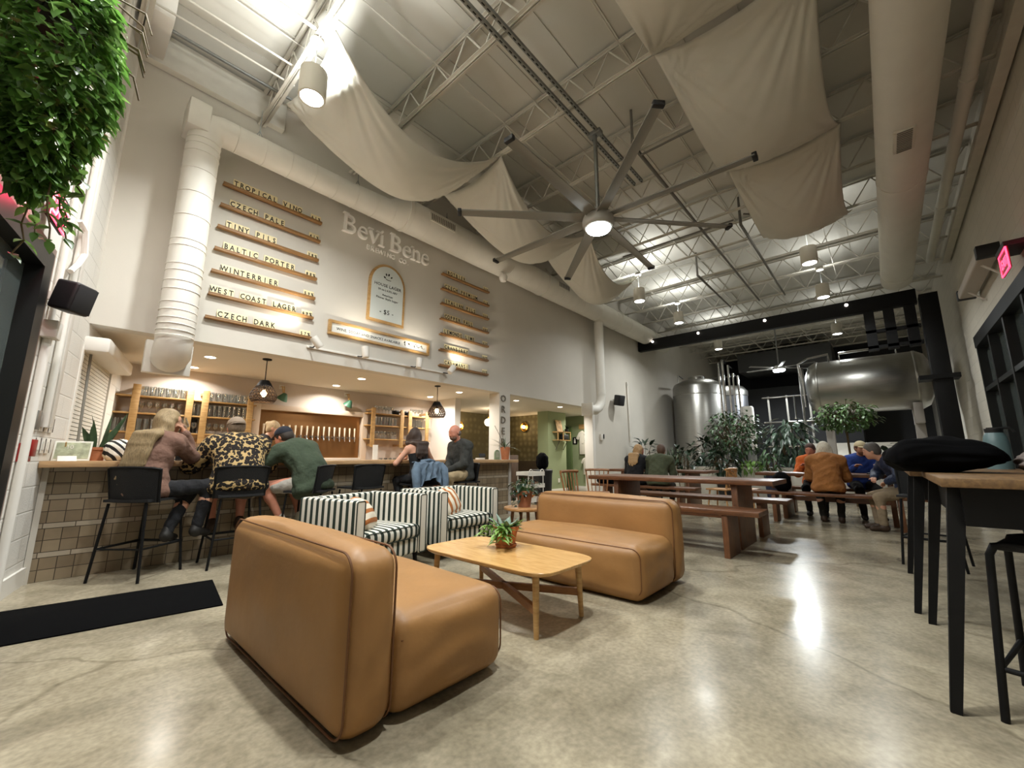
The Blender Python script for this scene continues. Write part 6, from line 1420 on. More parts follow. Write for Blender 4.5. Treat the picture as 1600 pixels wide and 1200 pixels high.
def shell(name, prims, h, m, parent, clips=(), ripple=0.0, seed=0):
    V, Q = surface(prims, h, clips)
    me = bpy.data.meshes.new(name); me.from_pydata(V.tolist(), [], Q.tolist()); me.update()
    bm = bmesh.new(); bm.from_mesh(me); bmesh.ops.smooth_vert(bm, verts=bm.verts, factor=0.5, use_axis_x=True, use_axis_y=True, use_axis_z=True)
    bmesh.ops.recalc_face_normals(bm, faces=bm.faces)
    if ripple:
        bm.normal_update(); r = random.Random(seed); a, b_, c = r.uniform(0, 6), r.uniform(0, 6), r.uniform(0, 6)
        for v in bm.verts:
            x, y, z = v.co; v.co += v.normal*ripple*(math.sin(z*38+7*math.sin(x*9+a)+5*math.sin(y*8+b_))+0.6*math.sin(z*21+x*26+y*19+c))
    for f in bm.faces: f.smooth = True
    bm.to_mesh(me); bm.free(); me.materials.append(m)
    o = bpy.data.objects.new(name, me); COL.objects.link(o); o.parent = parent; return o
def ik(a, b, l1, l2, pole):
    a = Vector(a); b = Vector(b); d = b-a; L = min(d.length, (l1+l2)*0.999); u = d.normalized(); b = a+u*L
    x = (l1*l1-l2*l2+L*L)/(2*L); y = math.sqrt(max(l1*l1-x*x, 0)); p = Vector(pole); p = p-u*p.dot(u)
    p = p.normalized() if p.length > 1e-5 else u.orthogonal().normalized()
    return a+u*x+p*y, b
SKIN = lambda n, c: mat('skin_'+n, c, 0.55, var=0.06, vscale=20)
def person(label, loc, rz, P, Lk, h=0.011, group=None):
    """+x is the way the seated or standing figure faces; P pose, Lk looks"""
    t = thing('person', label, 'person', loc, rz, group)
    sc = P.get('scale', 1.0); hip = Vector(P['hip']); lean = math.radians(P.get('lean', 8)); tw = math.radians(P.get('twist', 0)); side = math.radians(P.get('side', 0)); bw = P.get('bulk', 1.0)
    R = Matrix.Rotation(tw, 3, 'Z') @ Matrix.Rotation(side, 3, 'X') @ Matrix.Rotation(lean, 3, 'Y')
    def tp(x, y, z): return hip+R @ (Vector((x, y, z))*sc)
    curve = P.get('slump', 0.04)
    chest = tp(-0.00+curve*0.2, 0, 0.34); waist = tp(-0.015-curve*0.4, 0, 0.16); nb = tp(0.01+curve, 0, 0.50)
    fwd = R @ Vector((1, 0, 0))
    hy = math.radians(P.get('head_yaw', 0)); hp = math.radians(P.get('head_pitch', 0)); hr = math.radians(P.get('head_roll', 0))
    HR = Matrix.Rotation(tw+hy, 3, 'Z') @ Matrix.Rotation(hp, 3, 'Y') @ Matrix.Rotation(hr, 3, 'X')
    hc = nb+(R @ Vector((0.035+curve*0.6, 0, 0.075)))*sc + (HR @ Vector((0.015, 0, 0.085)))*sc
    def hd(x, y, z): return hc+HR @ (Vector((x, y, z))*sc)
    HN = np.array(HR)
    skin = []; c_ = lambda L, a, b, r1, r2, k=0.03: L.append(('c', np.array(a), np.array(b), r1*sc, r2*sc, k)); e_ = lambda L, c, r, RR, k=0.03: L.append(('e', np.array(c), np.array(r)*sc, RR, k))
    RN = np.array(R)
    torso = []
    e_(torso, tp(0, 0, 0.02), (0.125*bw, 0.175*bw, 0.13), RN, 0.06); e_(torso, waist, (0.105*bw, 0.145*bw, 0.15), RN, 0.08)
    e_(torso, chest, (0.115*bw, 0.168*bw, 0.19), RN, 0.08); e_(torso, tp(0.0+curve*0.7, 0, 0.44), (0.085*bw, 0.16*bw, 0.085), RN, 0.06)
    SH = []
    for s_ in (-1, 1): sh = tp(0.0+curve*0.8, s_*0.178*min(bw, 1.15), 0.435); SH.append(sh); c_(torso, tp(curve*0.7, s_*0.06, 0.46), sh, 0.062*bw, 0.058*bw, 0.05)
    skin += torso
    c_(skin, nb-(R @ Vector((0, 0, 0.03)))*sc, hc+HR @ Vector((-0.015, 0, -0.05)), 0.058, 0.054, 0.03)
    # head: skull, jaw, brow, nose, lips, ears
    head = []
    e_(head, hd(-0.012, 0, 0.028), (0.098, 0.077, 0.098), HN, 0.02); e_(head, hd(0.028, 0, -0.045), (0.062, 0.056, 0.066), HN, 0.04); e_(head, hd(0.062, 0, -0.092), (0.022, 0.024, 0.018), HN, 0.03)
    e_(head, hd(0.055, 0, 0.02), (0.036, 0.054, 0.04), HN, 0.03)
    c_(head, hd(0.084, 0, 0.015), hd(0.104, 0, -0.028), 0.008, 0.013, 0.012); e_(head, hd(0.085, 0, -0.062), (0.010, 0.024, 0.009), HN, 0.008)
    for s_ in (-1, 1):
        e_(head, hd(-0.008, s_*0.080, -0.005), (0.020, 0.008, 0.031), HN, 0.008); e_(head, hd(0.078, s_*0.030, 0.034), (0.010, 0.022, 0.007), HN, 0.012); e_(head, hd(0.058, s_*0.038, -0.03), (0.026, 0.022, 0.024), HN, 0.03)
    skin += head
    # arms
    ARM = []
    for i, s_ in enumerate((-1, 1)):
        tgt = hip+Matrix.Rotation(tw*0.0, 3, 'Z') @ (Vector(P['hands'][i])*sc); pole = P.get('elbow', [(-0.3, -0.6, -0.8), (-0.3, 0.6, -0.8)])[i]
        el, wr = ik(SH[i], tgt, 0.285*sc, 0.255*sc, pole)
        c_(skin, SH[i], el, 0.050*bw, 0.041*bw, 0.03); c_(skin, el, wr, 0.041*bw, 0.027, 0.015)
        ARM.append((SH[i], el, wr))
        # hand: palm, thumb from its side and four bent fingers
        d = (wr-el).normalized(); hd_ = P.get('hand_dir', [None, None])[i]
        d = Vector(hd_).normalized() if hd_ else d
        up = Vector(P.get('palm_up', [(0, 0, 1), (0, 0, 1)])[i]); sx = d.cross(up); sx = sx.normalized() if sx.length > 1e-4 else d.orthogonal().normalized(); nn = sx.cross(d)
        pc = wr+d*0.05*sc; c_(skin, wr+d*0.02*sc-sx*0.012*sc, wr+d*0.085*sc-sx*0.022*sc, 0.021, 0.014, 0.012); c_(skin, wr+d*0.02*sc+sx*0.012*sc, wr+d*0.085*sc+sx*0.022*sc, 0.021, 0.014, 0.012)
        cu = P.get('curl', [0.5, 0.5])[i]
        for q_ in range(4):
            b0 = wr+d*0.088*sc+sx*(q_-1.5)*0.0195*sc; L = (0.058, 0.068, 0.064, 0.050)[q_]*sc; a1 = cu; a2 = cu*2.1
            k1 = b0+(d*math.cos(a1)-nn*math.sin(a1))*L*0.55; k2 = k1+(d*math.cos(a2)-nn*math.sin(a2))*L*0.55
            c_(skin, b0, k1, 0.0098, 0.009, 0.006); c_(skin, k1, k2, 0.009, 0.0075, 0.004)
        th = sx*(1 if s_ < 0 else -1)*P.get('thumb', 1)
        b0 = wr+d*0.03*sc+th*0.024*sc; k1 = b0+(d*0.65+th*0.7-nn*0.2).normalized()*0.04*sc; k2 = k1+(d*0.95+th*0.15-nn*0.35).normalized()*0.03*sc
        c_(skin, b0, k1, 0.0125, 0.0105, 0.008); c_(skin, k1, k2, 0.0105, 0.0085, 0.004)
    # legs
    LEG = []
    for i, s_ in enumerate((-1, 1)):
        h0 = hip+Matrix.Rotation(tw*0.5, 3, 'Z') @ (Vector((0.0, s_*0.092, -0.015))*sc); ft = Vector(P['feet'][i]); ft = Vector((ft.x*sc, ft.y*sc, ft.z)); ft = hip+ft if P.get('feet_rel', True) else ft
        kn, an = ik(h0, ft+Vector((0, 0, 0.085*sc)), 0.43*sc, 0.41*sc, P.get('knee', [(1, -0.15, 0.6), (1, 0.15, 0.6)])[i])
        c_(skin, h0, kn, 0.083*bw, 0.056, 0.05); c_(skin, kn, kn.lerp(an, 0.35), 0.055, 0.054, 0.03); c_(skin, kn.lerp(an, 0.35), an, 0.054, 0.035, 0.03)
        fd = Vector(P.get('foot_dir', [(1, -0.15, -0.15), (1, 0.15, -0.15)])[i]).normalized()
        c_(skin, an-Vector((0, 0, 0.04*sc))-fd*0.02*sc, an-Vector((0, 0, 0.055*sc))+fd*0.14*sc, 0.034, 0.026, 0.03)
        LEG.append((h0, kn, an, fd))
    shell('body', skin, h, Lk['skin'], t)
    # eyes, brows and mouth
    if Lk.get('face', True):
        eb = MB(); ir = MB(); br = MB()
        for s_ in (-1, 1):
            eb.ball(hd(0.072, s_*0.031, 0.012), 0.0125*sc, 10); ir.ball(hd(0.0815, s_*0.031, 0.011), 0.006*sc, 8)
            br.tube([hd(0.084, s_*0.012, 0.034), hd(0.088, s_*0.03, 0.042), hd(0.074, s_*0.05, 0.036)], 0.0038*sc, 5)
        eb.build('eyes', mat('eye_white', '#d8d2c8', 0.3), t); ir.build('iris', M_INK, t); br.build('eyebrows', mat('brow_'+Lk['hair'][1], Lk['hair'][1], 0.9), t)
        MB().tube([hd(0.088, -0.020, -0.060), hd(0.0955, 0, -0.0615), hd(0.088, 0.020, -0.060)], 0.0035*sc, 5).build('mouth', mat('lip_'+Lk.get('lip', '#8a4a40'), Lk.get('lip', '#8a4a40'), 0.5), t)
    # top garment
    G = []; o_ = Lk.get('loose', 0.016)
    tk, slv = Lk['top'][1], Lk.get('sleeve', 1.0)
    def grow(L, g): return [(p[0], p[1], p[2], p[3]+g, p[4]+g, p[5]) if p[0] == 'c' else (p[0], p[1], p[2]+g, p[3], p[4]) for p in L]
    G += grow(torso, o_)
    if Lk.get('tank'):
        shell('top', grow(torso, 0.008), h, tk, t, clips=[(np.array(tp(0, 0, 0.36)), RN @ np.array((0.10, 0, 0.99))), (np.array(tp(0, 0, -0.12)), RN @ np.array((0, 0, -1.0)))])
        st_ = MB()
        for s_ in (-1, 1): st_.tube([tp(-0.12+curve, s_*0.075, 0.33), tp(-0.075+curve, s_*0.085, 0.45), tp(0.02+curve, s_*0.09, 0.495), tp(0.09, s_*0.08, 0.40)], 0.006, 5)
        st_.build('strap', tk, t)
    else:
        for (a, b, c) in ARM:
            e1 = b if slv > 0.5 else a.lerp(b, slv*2)
            G.append(('c', np.array(a), np.array(e1), 0.055*bw*sc+o_, 0.046*bw*sc+o_, 0.05))
            if slv > 0.5: e2 = b.lerp(c, (slv-0.5)*2*0.97); G.append(('c', np.array(b), np.array(e2), 0.046*bw*sc+o_, 0.032*sc+o_*0.8, 0.03))
        hem = Lk.get('hem', -0.10)
        if hem < -0.06: e_(G, tp(-0.01, 0, hem+0.06), (0.135*bw+o_, 0.19*bw+o_, 0.11), RN, 0.06)
        shell('top', G, h, tk, t, clips=[(np.array(tp(0, 0, hem)), RN @ np.array((0, 0, -1.0)))], ripple=Lk.get('ripple', 0.0032), seed=len(label))
        if Lk.get('collar'):
            cl = MB(); n0 = nb+(R @ Vector((0, 0, 0.015)))*sc
            cl.lathe([(0.082*sc, -0.02), (0.079*sc, 0.012), (0.071*sc, 0.03), (0.066*sc, 0.028), (0.07*sc, -0.02)], n=24, cap=False, M=Matrix.Translation(n0) @ R.to_4x4()); cl.build('collar', tk, t)
        if Lk.get('hood'):
            hl = []; e_(hl, nb+(R @ Vector((-0.085, 0, -0.01)))*sc, (0.07, 0.12, 0.075), RN, 0.03); e_(hl, nb+(R @ Vector((-0.01, 0.085, 0.02)))*sc, (0.07, 0.035, 0.05), RN, 0.04); e_(hl, nb+(R @ Vector((-0.01, -0.085, 0.02)))*sc, (0.07, 0.035, 0.05), RN, 0.04)
            shell('hood', hl, h, tk, t, ripple=0.003)
    # trousers or shorts
    B = []; lg = Lk.get('legs', 1.0); bk_ = Lk['bottom'][1]
    e_(B, tp(0, 0, 0.0), (0.135*bw, 0.186*bw, 0.13), RN, 0.06)
    for (h0, kn, an, fd) in LEG:
        k_ = kn if lg > 0.5 else h0.lerp(kn, lg*2); B.append(('c', np.array(h0), np.array(k_), 0.094*bw*sc, 0.068*sc+(0.02 if lg <= 0.5 else 0), 0.05))
        if lg > 0.5: B.append(('c', np.array(kn), np.array(kn.lerp(an, (lg-0.5)*2*0.96)), 0.066*sc, 0.050*sc, 0.04))
    shell('shorts' if lg <= 0.5 else 'trousers', B, h, bk_, t, clips=[(np.array(tp(0, 0, 0.10)), RN @ np.array((0, 0, 1.0)))], ripple=0.0025)
    for (h0, kn, an, fd) in LEG:
        s2 = []; c_(s2, an-Vector((0, 0, 0.035*sc))-fd*0.025*sc, an-Vector((0, 0, 0.05*sc))+fd*0.15*sc, 0.043, 0.034, 0.03); c_(s2, an+Vector((0, 0, 0.02*sc)), an-Vector((0, 0, 0.05*sc)), 0.043, 0.042, 0.03)
        shell('shoe', s2, h, Lk['shoes'], t)
    # hair and hats
    kind, col = Lk['hair']; hm = mat('hair_'+col, col, 0.55, var=0.35, vscale=30, bump=0.5, bscale=60, stretch=(6, 6, 0.7))
    H = []
    cap_clip = [(np.array(hd(0.045, 0, 0.02)), HN @ np.array((0.80, 0, -0.60)))]
    if kind in ('short', 'long', 'bun', 'bob', 'curly'):
        e_(H, hd(-0.018, 0, 0.034), (0.106, 0.086, 0.105), HN, 0.02)
        if kind == 'short': e_(H, hd(-0.05, 0, -0.01), (0.066, 0.078, 0.075), HN, 0.03)
        if kind in ('long', 'bob', 'curly'):
            Ls = Lk.get('hair_len', 0.42); o_h = Lk.get('loose', 0.016); e_(H, hd(-0.055, 0, -0.03), (0.075, 0.092, 0.11), HN, 0.04)
            bdir = Lk.get('hair_dir', (-0.12, 0.0)); q = random.Random(3)
            for k in range(11):
                y = (k/10-0.5)*0.17
                if kind != 'bob':
                    dy = bdir[1]; j1 = q.uniform(-.015, .015); j2 = q.uniform(-.03, .03); hx = -0.128*bw-(0.012 if Lk.get('tank') else o_h)
                    a_ = hd(-0.07+0.2*abs(y), y, -0.02); b_ = hd(-0.088+0.25*abs(y), y*1.1, -0.12); m1 = tp(-0.135*bw, y*0.95+dy*0.1, 0.50); c1 = tp(hx-0.006, y*0.95+dy*0.3, 0.41); c2 = tp(hx-0.012, y*0.9+dy*0.6+j1, 0.46-Ls*0.6); c3 = tp(hx-0.008, y*0.6+dy+j2, 0.46-Ls*q.uniform(0.85, 1.1))
                    c_(H, a_, b_, 0.034, 0.034, 0.02); c_(H, b_, m1, 0.038, 0.036, 0.014); c_(H, m1, c1, 0.036, 0.028, 0.008); c_(H, c1, c2, 0.026-0.006*(k % 2), 0.022, 0.006); c_(H, c2, c3, 0.022-0.005*(k % 2), 0.008, 0.006); continue
                p0 = hd(-0.06+0.02*abs(y)*8, y, -0.03); p1 = hd(-0.085+0.03*abs(y)*6, y*1.15, -0.16); p2 = Vector(p1)+Vector((bdir[0]*Ls*1.1, bdir[1]*Ls+y*0.5+q.uniform(-.02, .02), -Ls*q.uniform(.65, .95)))
                c_(H, p0, p1, 0.032, 0.032, 0.02); pm = Vector(p1).lerp(p2, 0.45)+Vector((-0.16*Ls+q.uniform(-.008, .008), q.uniform(-.012, .012), 0.02)); c_(H, p1, pm, 0.031, 0.028, 0.014); c_(H, pm, p2, 0.027, 0.012, 0.012)
            for s_ in (-1, 1): c_(H, hd(0.0, s_*0.082, 0.03), hd(-0.01, s_*0.094, -0.12), 0.022, 0.026, 0.03)
        if kind == 'bun':
            e_(H, hd(-0.10, 0, 0.055), (0.055, 0.055, 0.05), HN, 0.012); e_(H, hd(-0.05, 0, -0.02), (0.06, 0.08, 0.07), HN, 0.03)
        cp = [(np.array(hd(0.092, 0, -0.035)), np.array((0.085, 0.066, 0.10))*sc, HN)]
        if kind in ('short', 'bun'): cp.append((np.array(hd(0.0, 0, -0.075)), HN @ np.array((0.25, 0, -0.97))))
        shell('hair', H, h*0.9, hm, t, clips=cp, ripple=0.003 if kind in ('long', 'curly', 'bob', 'bun') else 0.0015)
    if kind == 'fringe':
        e_(H, hd(-0.045, 0, -0.012), (0.066, 0.084, 0.06), HN, 0.02); shell('hair', H, h*0.9, hm, t, clips=cap_clip)
    if Lk.get('beard'):
        bd2 = []; e_(bd2, hd(0.035, 0, -0.068), (0.062, 0.062, 0.055), HN, 0.02); shell('beard', bd2, h*0.9, mat('beard_'+Lk['beard'], Lk['beard'], 0.9, var=0.3, vscale=60), t, clips=[(np.array(hd(0, 0, -0.045)), HN @ np.array((-0.5, 0, 0.85)))])
    if 'cap' in Lk:
        cc, back = Lk['cap']; cm_ = mat('cap_'+cc, cc, 0.85); K = []; e_(K, hd(-0.014, 0, 0.046), (0.110, 0.092, 0.098), HN, 0.02)
        shell('cap', K, h*0.9, cm_, t, clips=[(np.array(hd(0, 0, 0.036)), HN @ np.array((0.12 if not back else -0.12, 0, -0.99)))])
        sgn = -1 if back else 1; P2 = []
        for i in range(9):
            a = (i/8-0.5)*2.0; P2.append([hd(sgn*(0.085*math.cos(a)), 0.080*math.sin(a), 0.045+0.004), hd(sgn*(0.085*math.cos(a)+0.035), 0.082*math.sin(a), 0.043), hd(sgn*(0.085*math.cos(a)+0.068*math.cos(a)**0.5 if math.cos(a) > 0 else 0.085*math.cos(a)), 0.080*math.sin(a), 0.034)])
        MB().grid(P2, 0.004).build('brim', cm_, t)
    t['hc'] = tuple(hc); 
    del t['hc']
    return t, hd, ARM
def leopard():
    m = bpy.data.materials.new('leopard_cloth'); m.use_nodes = True; nt = m.node_tree; b = nt.nodes['Principled BSDF']; b.inputs['Roughness'].default_value = 0.9
    tc = nt.nodes.new('ShaderNodeTexCoord'); n = nt.nodes.new('ShaderNodeTexNoise'); n.inputs['Scale'].default_value = 9; nt.links.new(tc.outputs['Object'], n.inputs['Vector'])
    ad = nt.nodes.new('ShaderNodeVectorMath'); ad.operation = 'MULTIPLY_ADD'; ad.inputs[1].default_value = (0.05, 0.05, 0.05); nt.links.new(n.outputs['Color'], ad.inputs[0]); nt.links.new(tc.outputs['Object'], ad.inputs[2])
    v = nt.nodes.new('ShaderNodeTexVoronoi'); v.inputs['Scale'].default_value = 30; nt.links.new(ad.outputs[0], v.inputs['Vector'])
    r = nt.nodes.new('ShaderNodeValToRGB'); r.color_ramp.interpolation = 'CONSTANT'; e = r.color_ramp.elements; e[0].position = 0.0; e[0].color = hexc('#3a2412')+(1,); e[1].position = 0.18; e[1].color = hexc('#120c08')+(1,)
    x = e.new(0.60); x.color = hexc('#b59a68')+(1,); nt.links.new(v.outputs['Distance'], r.inputs[0]); nt.links.new(r.outputs[0], b.inputs['Base Color']); return m
cl = lambda n, c, r=0.9, **k: (n, mat('cloth_'+n, c, r, var=0.12, vscale=7, bump=0.9, bscale=9, bdist=0.035, **k))
FAIR, PINK, TAN = SKIN('fair', '#c9957a'), SKIN('pink', '#c4836b'), SKIN('tan', '#b07f63')
SH_DK = mat('shoe_dark', '#16130f', 0.6); SH_BR = mat('shoe_brown', '#3c2a1c', 0.6); SH_WH = mat('shoe_white', '#c8c3b6', 0.6)
SEAT = 0.665
def sit(hip=(0, 0, SEAT+0.105), **k): d = dict(hip=hip, feet_rel=False); d.update(k); return d
A_ = math.radians
# blonde woman on the first stool, one glass at her lips
w1, hd1, arm1 = person('blonde long-haired woman in a brown jacket drinking on the first bar stool', (0.66, 5.15, 0), A_(48),
    sit(lean=4, twist=4, slump=0.05, bulk=0.9, scale=0.97, head_yaw=-40, head_pitch=2, hands=[(0.235, -0.13, 0.53), (0.30, 0.16, 0.08)], elbow=[(0.7, -0.1, -1), (-0.2, 0.6, -0.8)], curl=[1.0, 0.5], palm_up=[(0, -1, 0.2), (0, 0, 1)],
        feet=[(0.26, -0.34, 0.30), (0.12, -0.16, 0.28)], knee=[(0.8, -0.8, 0.5), (1, -0.6, 0.6)]),
    dict(skin=FAIR, hair=('long', '#95815f'), hair_len=0.40, hair_dir=(0, 0.10), top=cl('brown_cord', '#74574a'), bottom=cl('black_denim', '#101115'), shoes=SH_DK, loose=0.026, hem=-0.10, face=True, ripple=0.006), 0.011)
# man in leopard print
person('broad man in a leopard print shirt and grey-brown cap at the bar', (1.385, 5.12, 0), A_(88),
    sit(lean=14, slump=0.08, bulk=1.36, head_pitch=12, head_yaw=2, hands=[(0.30, -0.12, 0.30), (0.30, 0.14, 0.30)], elbow=[(-0.2, -1, -0.3), (-0.2, 1, -0.3)], feet=[(0.28, -0.12, 0.28), (0.30, 0.13, 0.28)]),
    dict(skin=PINK, hair=('short', '#6b5a48'), top=('leopard', leopard()), bottom=cl('brown_short', '#4a4034'), legs=0.42, shoes=SH_BR, cap=('#8d7d6c', True), loose=0.03, hem=-0.09, collar=True, ripple=0.002), 0.011)
# man in the green hooded top, bent over the bar
person('man in a dark green hooded top and navy cap bent over the bar', (2.13, 5.10, 0), A_(112),
    sit(lean=24, side=-4, slump=0.09, bulk=1.22, head_pitch=22, head_yaw=14, hands=[(0.38, -0.14, 0.28), (0.36, 0.18, 0.28)], elbow=[(0.1, -1, -0.4), (0.1, 1, -0.4)], feet=[(0.26, -0.12, 0.28), (0.22, 0.18, 0.28)], knee=[(1, -0.1, 0.6), (1, 0.6, 0.5)]),
    dict(skin=PINK, hair=('short', '#2e241c'), top=cl('forest', '#34402f'), bottom=cl('pale_short', '#a8a39a'), legs=0.34, shoes=SH_WH, cap=('#171a26', False), loose=0.028, hem=-0.15, hood=True), 0.011)
# woman with bare shoulders
person('dark-haired woman in a black strappy top turned to the bald man', (3.69, 5.14, 0), A_(88),
    sit(lean=8, slump=0.03, bulk=0.92, scale=0.95, head_yaw=-48, head_pitch=4, head_roll=0, hands=[(0.30, -0.16, 0.28), (0.28, 0.14, 0.27)], elbow=[(-0.2, -0.8, -0.6), (-0.2, 0.8, -0.6)], feet=[(0.24, -0.08, 0.28), (0.24, 0.10, 0.28)]),
    dict(skin=FAIR, hair=('curly', '#35241a'), hair_len=0.19, hair_dir=(0, 0.05), tank=True, top=cl('black_knit', '#0d0d10'), bottom=cl('black_denim', '#101115'), shoes=SH_DK), 0.011)
# bald man, hands folded on his lap
person('bald man in a charcoal shirt and khaki trousers facing the dark-haired woman', (4.55, 5.17, 0), A_(176),
    sit(hip=(0, 0, SEAT+0.135), lean=2, slump=0.05, bulk=1.08, head_yaw=4, head_pitch=12, hands=[(0.30, -0.02, 0.07), (0.31, 0.05, 0.06)], elbow=[(-0.5, -0.7, -0.4), (-0.5, 0.7, -0.4)], curl=[0.9, 0.9], feet=[(0.34, -0.12, 0.28), (0.36, 0.14, 0.28)], knee=[(1, -0.25, 0.5), (1, 0.4, 0.5)]),
    dict(skin=PINK, hair=('fringe', '#6f6056'), top=cl('charcoal', '#31322f'), bottom=cl('khaki', '#9a8767'), shoes=SH_BR, loose=0.022, hem=-0.11, collar=True, beard='#6f5648'), 0.011)
# bartender standing behind the bar
person('fair-haired bartender with her hair in a bun behind the bar', (2.10, 6.95, 0), A_(-28),
    dict(hip=(0, 0, 0.90), feet_rel=False, lean=6, slump=0.03, bulk=0.9, scale=0.90, head_pitch=14, hands=[(0.26, -0.12, 0.12), (0.26, 0.12, 0.12)], feet=[(0.02, -0.10, 0), (0.0, 0.10, 0)], knee=[(1, 0, 0), (1, 0, 0)], foot_dir=[(1, -0.15, 0), (1, 0.15, 0)]),
    dict(skin=FAIR, hair=('bun', '#b39a74'), top=cl('black_knit', '#0d0d10'), bottom=cl('black_denim', '#101115'), shoes=SH_DK), 0.012)
# couple by the slim duct drop
BH = 0.50+0.105
def bench_sit(**k): return sit(hip=(0, 0, BH), feet=[(0.40, -0.12, 0), (0.40, 0.12, 0)], foot_dir=[(1, -0.1, 0), (1, 0.1, 0)], **k)
person('fair curly-haired woman in a black top on the bench facing the planters', (8.36, 4.02, 0), A_(4),
    bench_sit(lean=14, slump=0.05, head_yaw=-42, head_pitch=4, hands=[(0.40, -0.14, 0.30), (0.40, 0.14, 0.30)], elbow=[(-0.3, -0.45, -1), (-0.3, 0.45, -1)]),
    dict(skin=PINK, hair=('curly', '#b28f63'), hair_len=0.20, hair_dir=(0, 0), top=cl('black_wool', '#0f0f13'), bottom=cl('black_denim', '#101115'), shoes=SH_DK, loose=0.024), 0.012)
person('short-haired man in an olive green shirt on the bench facing the planters', (8.36, 3.52, 0), A_(4),
    bench_sit(lean=14, slump=0.06, bulk=1.12, head_yaw=6, head_pitch=8, hands=[(0.40, -0.10, 0.28), (0.38, 0.14, 0.28)], elbow=[(-0.3, -0.45, -1), (-0.3, 0.45, -1)]),
    dict(skin=PINK, hair=('short', '#5b4233'), top=cl('olive_shirt', '#464c37'), bottom=cl('dark_trouser', '#23221f'), shoes=SH_BR, loose=0.022, collar=True), 0.012)
# the pair in orange and their two companions
person('white-haired woman in an orange-brown jacket seated with her back turned on the long bench', (8.58, 0.78, 0), A_(4),
    bench_sit(lean=14, slump=0.06, bulk=1.05, head_yaw=0, head_pitch=16, hands=[(0.40, -0.13, 0.30), (0.40, 0.12, 0.30)], elbow=[(-0.3, -0.45, -1), (-0.3, 0.45, -1)]),
    dict(skin=FAIR, hair=('bob', '#cfc7b4'), hair_len=0.09, hair_dir=(-0.3, 0), top=cl('orange_canvas', '#94602f'), bottom=cl('dark_trouser', '#23221f'), shoes=SH_BR, loose=0.03, hem=-0.10, collar=True), 0.012)
person('person in a bright orange top across the table, mostly hidden behind the orange-brown jacket', (10.18, 1.12, 0), A_(184),
    bench_sit(lean=14, slump=0.05, head_yaw=-14, head_pitch=14, hands=[(0.40, -0.16, 0.30), (0.40, 0.16, 0.30)], elbow=[(-0.3, -0.45, -1), (-0.3, 0.45, -1)]),
    dict(skin=PINK, hair=('short', '#4a3026'), top=cl('bright_orange', '#c9662a'), bottom=cl('dark_trouser', '#23221f'), shoes=SH_DK, loose=0.024), 0.013)
person('bearded man in a pale cap and blue shirt looking across from the far bench', (10.2, 0.42, 0), A_(196),
    bench_sit(lean=10, slump=0.04, head_yaw=6, head_pitch=6, hands=[(0.40, -0.16, 0.30), (0.40, 0.16, 0.30)], elbow=[(-0.3, -0.45, -1), (-0.3, 0.45, -1)]),
    dict(skin=TAN, hair=('short', '#5b3a28'), top=cl('royal_blue', '#243f86'), bottom=cl('dark_trouser', '#23221f'), shoes=SH_DK, loose=0.022, collar=True, beard='#6a4630', cap=('#cdbf9c', False)), 0.012)
person('grey-haired person in a navy jacket seated sideways at the end of the long bench', (8.60, -0.20, 0), A_(105),
    bench_sit(lean=20, slump=0.08, bulk=1.1, head_yaw=-8, head_pitch=14, hands=[(0.36, -0.18, 0.16), (0.30, 0.20, 0.12)], elbow=[(0, -1, -0.4), (-0.2, 1, -0.4)]),
    dict(skin=FAIR, hair=('short', '#56504a'), top=cl('navy_shell', '#1d2a44', 0.6), bottom=cl('sand_trouser', '#8a7a63'), shoes=SH_BR, loose=0.03, collar=True), 0.012)
# the glass the blonde woman holds and the jacket on the chair back
wr = arm1[0][2]; el = arm1[0][1]
g = tag(GL['tumbler'].copy(), 'small clear glass in the raised hand of the blonde woman', 'glass'); COL.objects.link(g); g.name = 'tumbler_glass'
M1 = w1.matrix_basis if False else Matrix.Translation(w1.location) @ Matrix.Rotation(w1.rotation_euler.z, 4, 'Z')
gp = M1 @ (Vector(wr)+(Vector(wr)-Vector(el)).normalized()*0.075+Vector((0.035, 0.0, 0.0)))
g.location = gp; g.rotation_euler = (0.3, -0.5, 0)
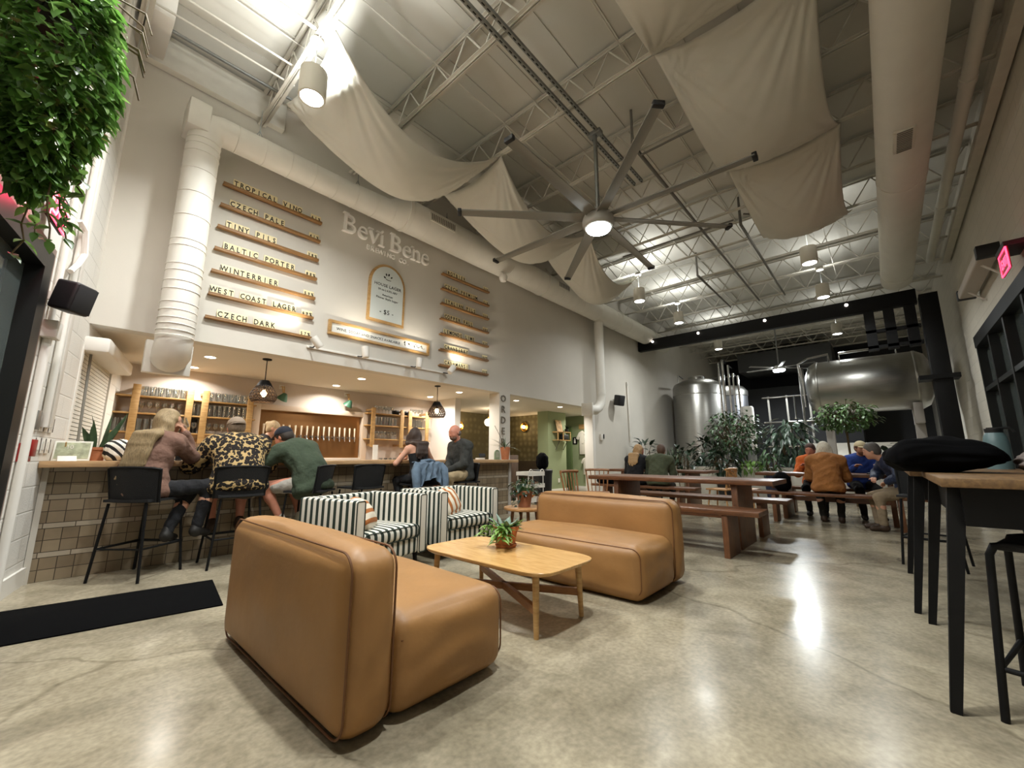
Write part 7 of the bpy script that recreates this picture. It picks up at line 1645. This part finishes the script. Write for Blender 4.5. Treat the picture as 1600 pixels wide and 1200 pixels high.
# denim jacket over the stool back: body, two hanging sleeves
dj = thing('denim_jacket', 'pale blue denim jacket draped over the back of a bar stool', 'jacket', (3.69, 5.12, 0))
M_DEN = mat('denim', '#5a6b7c', 0.9, var=0.28, vscale=9, bump=0.4, bscale=30); q = random.Random(77)
P = []
for i in range(23):
    u = i/22*2-1; row = []
    for j_ in range(17):
        v = j_/16
        y0 = -0.262 if v > 0.16 else -0.262+0.12*((0.16-v)/0.16)
        z = 0.985-0.46*max(0, v-0.16)*(0.55+0.45*abs(u)**1.5) if v > 0.16 else 0.985+0.01*math.sin(v*9)
        row.append((u*(0.225+0.03*v)+0.012*math.sin(v*14+u*5), y0-0.05*v*(1-u*u)-0.018*math.sin(u*16+v*6)*(0.3+v)+0.05*u*u*(1-v), z+0.012*math.sin(u*11)))
    P.append(row)
MB().grid(P, 0.012).build('body', M_DEN, dj)
for s_ in (-1, 1):
    MB().tube([(s_*0.20, -0.20, 0.97), (s_*0.245, -0.24, 0.88), (s_*0.25, -0.27, 0.72), (s_*0.235, -0.28, 0.56), (s_*0.23, -0.285, 0.50)], [0.045, 0.062, 0.056, 0.048, 0.045], 12).build('sleeve', M_DEN, dj)
MB().tube([(-0.12, -0.17, 1.0), (0, -0.21, 1.02), (0.12, -0.17, 1.0)], 0.022, 8).build('collar', M_DEN, dj)
# small things on the far tables
tag(MB().rbox((9.15, 0.25, 0.812), (0.16, 0.09, 0.024), 0.008).build('phone_case', M_BLKPL), 'black wallet on the table in front of the pale-capped man', 'wallet')
bgp = weld(pillow_box((0, 0, 0), (0.34, 0.22, 0.30), 0.09, 0.02, seed=51, cuts=8, wr=0.012).build('shoulder_bag', mat('black_nylon', '#050506', 0.95))); at(bgp, (8.58, 1.42, 0.655), 0.3); tag(bgp, 'black bag on the long bench beside the woman in orange-brown', 'bag')
bc_ = weld(pillow_box((0, 0, 0), (0.32, 0.5, 0.16), 0.06, 0.02, seed=52, cuts=8, wr=0.012).build('dark_coat', mat('black_nylon', '#050506', 0.95))); at(bc_, (8.37, 4.62, 0.585), 0.1); tag(bc_, 'dark coat laid on the bench beside the fair curly-haired woman', 'coat')
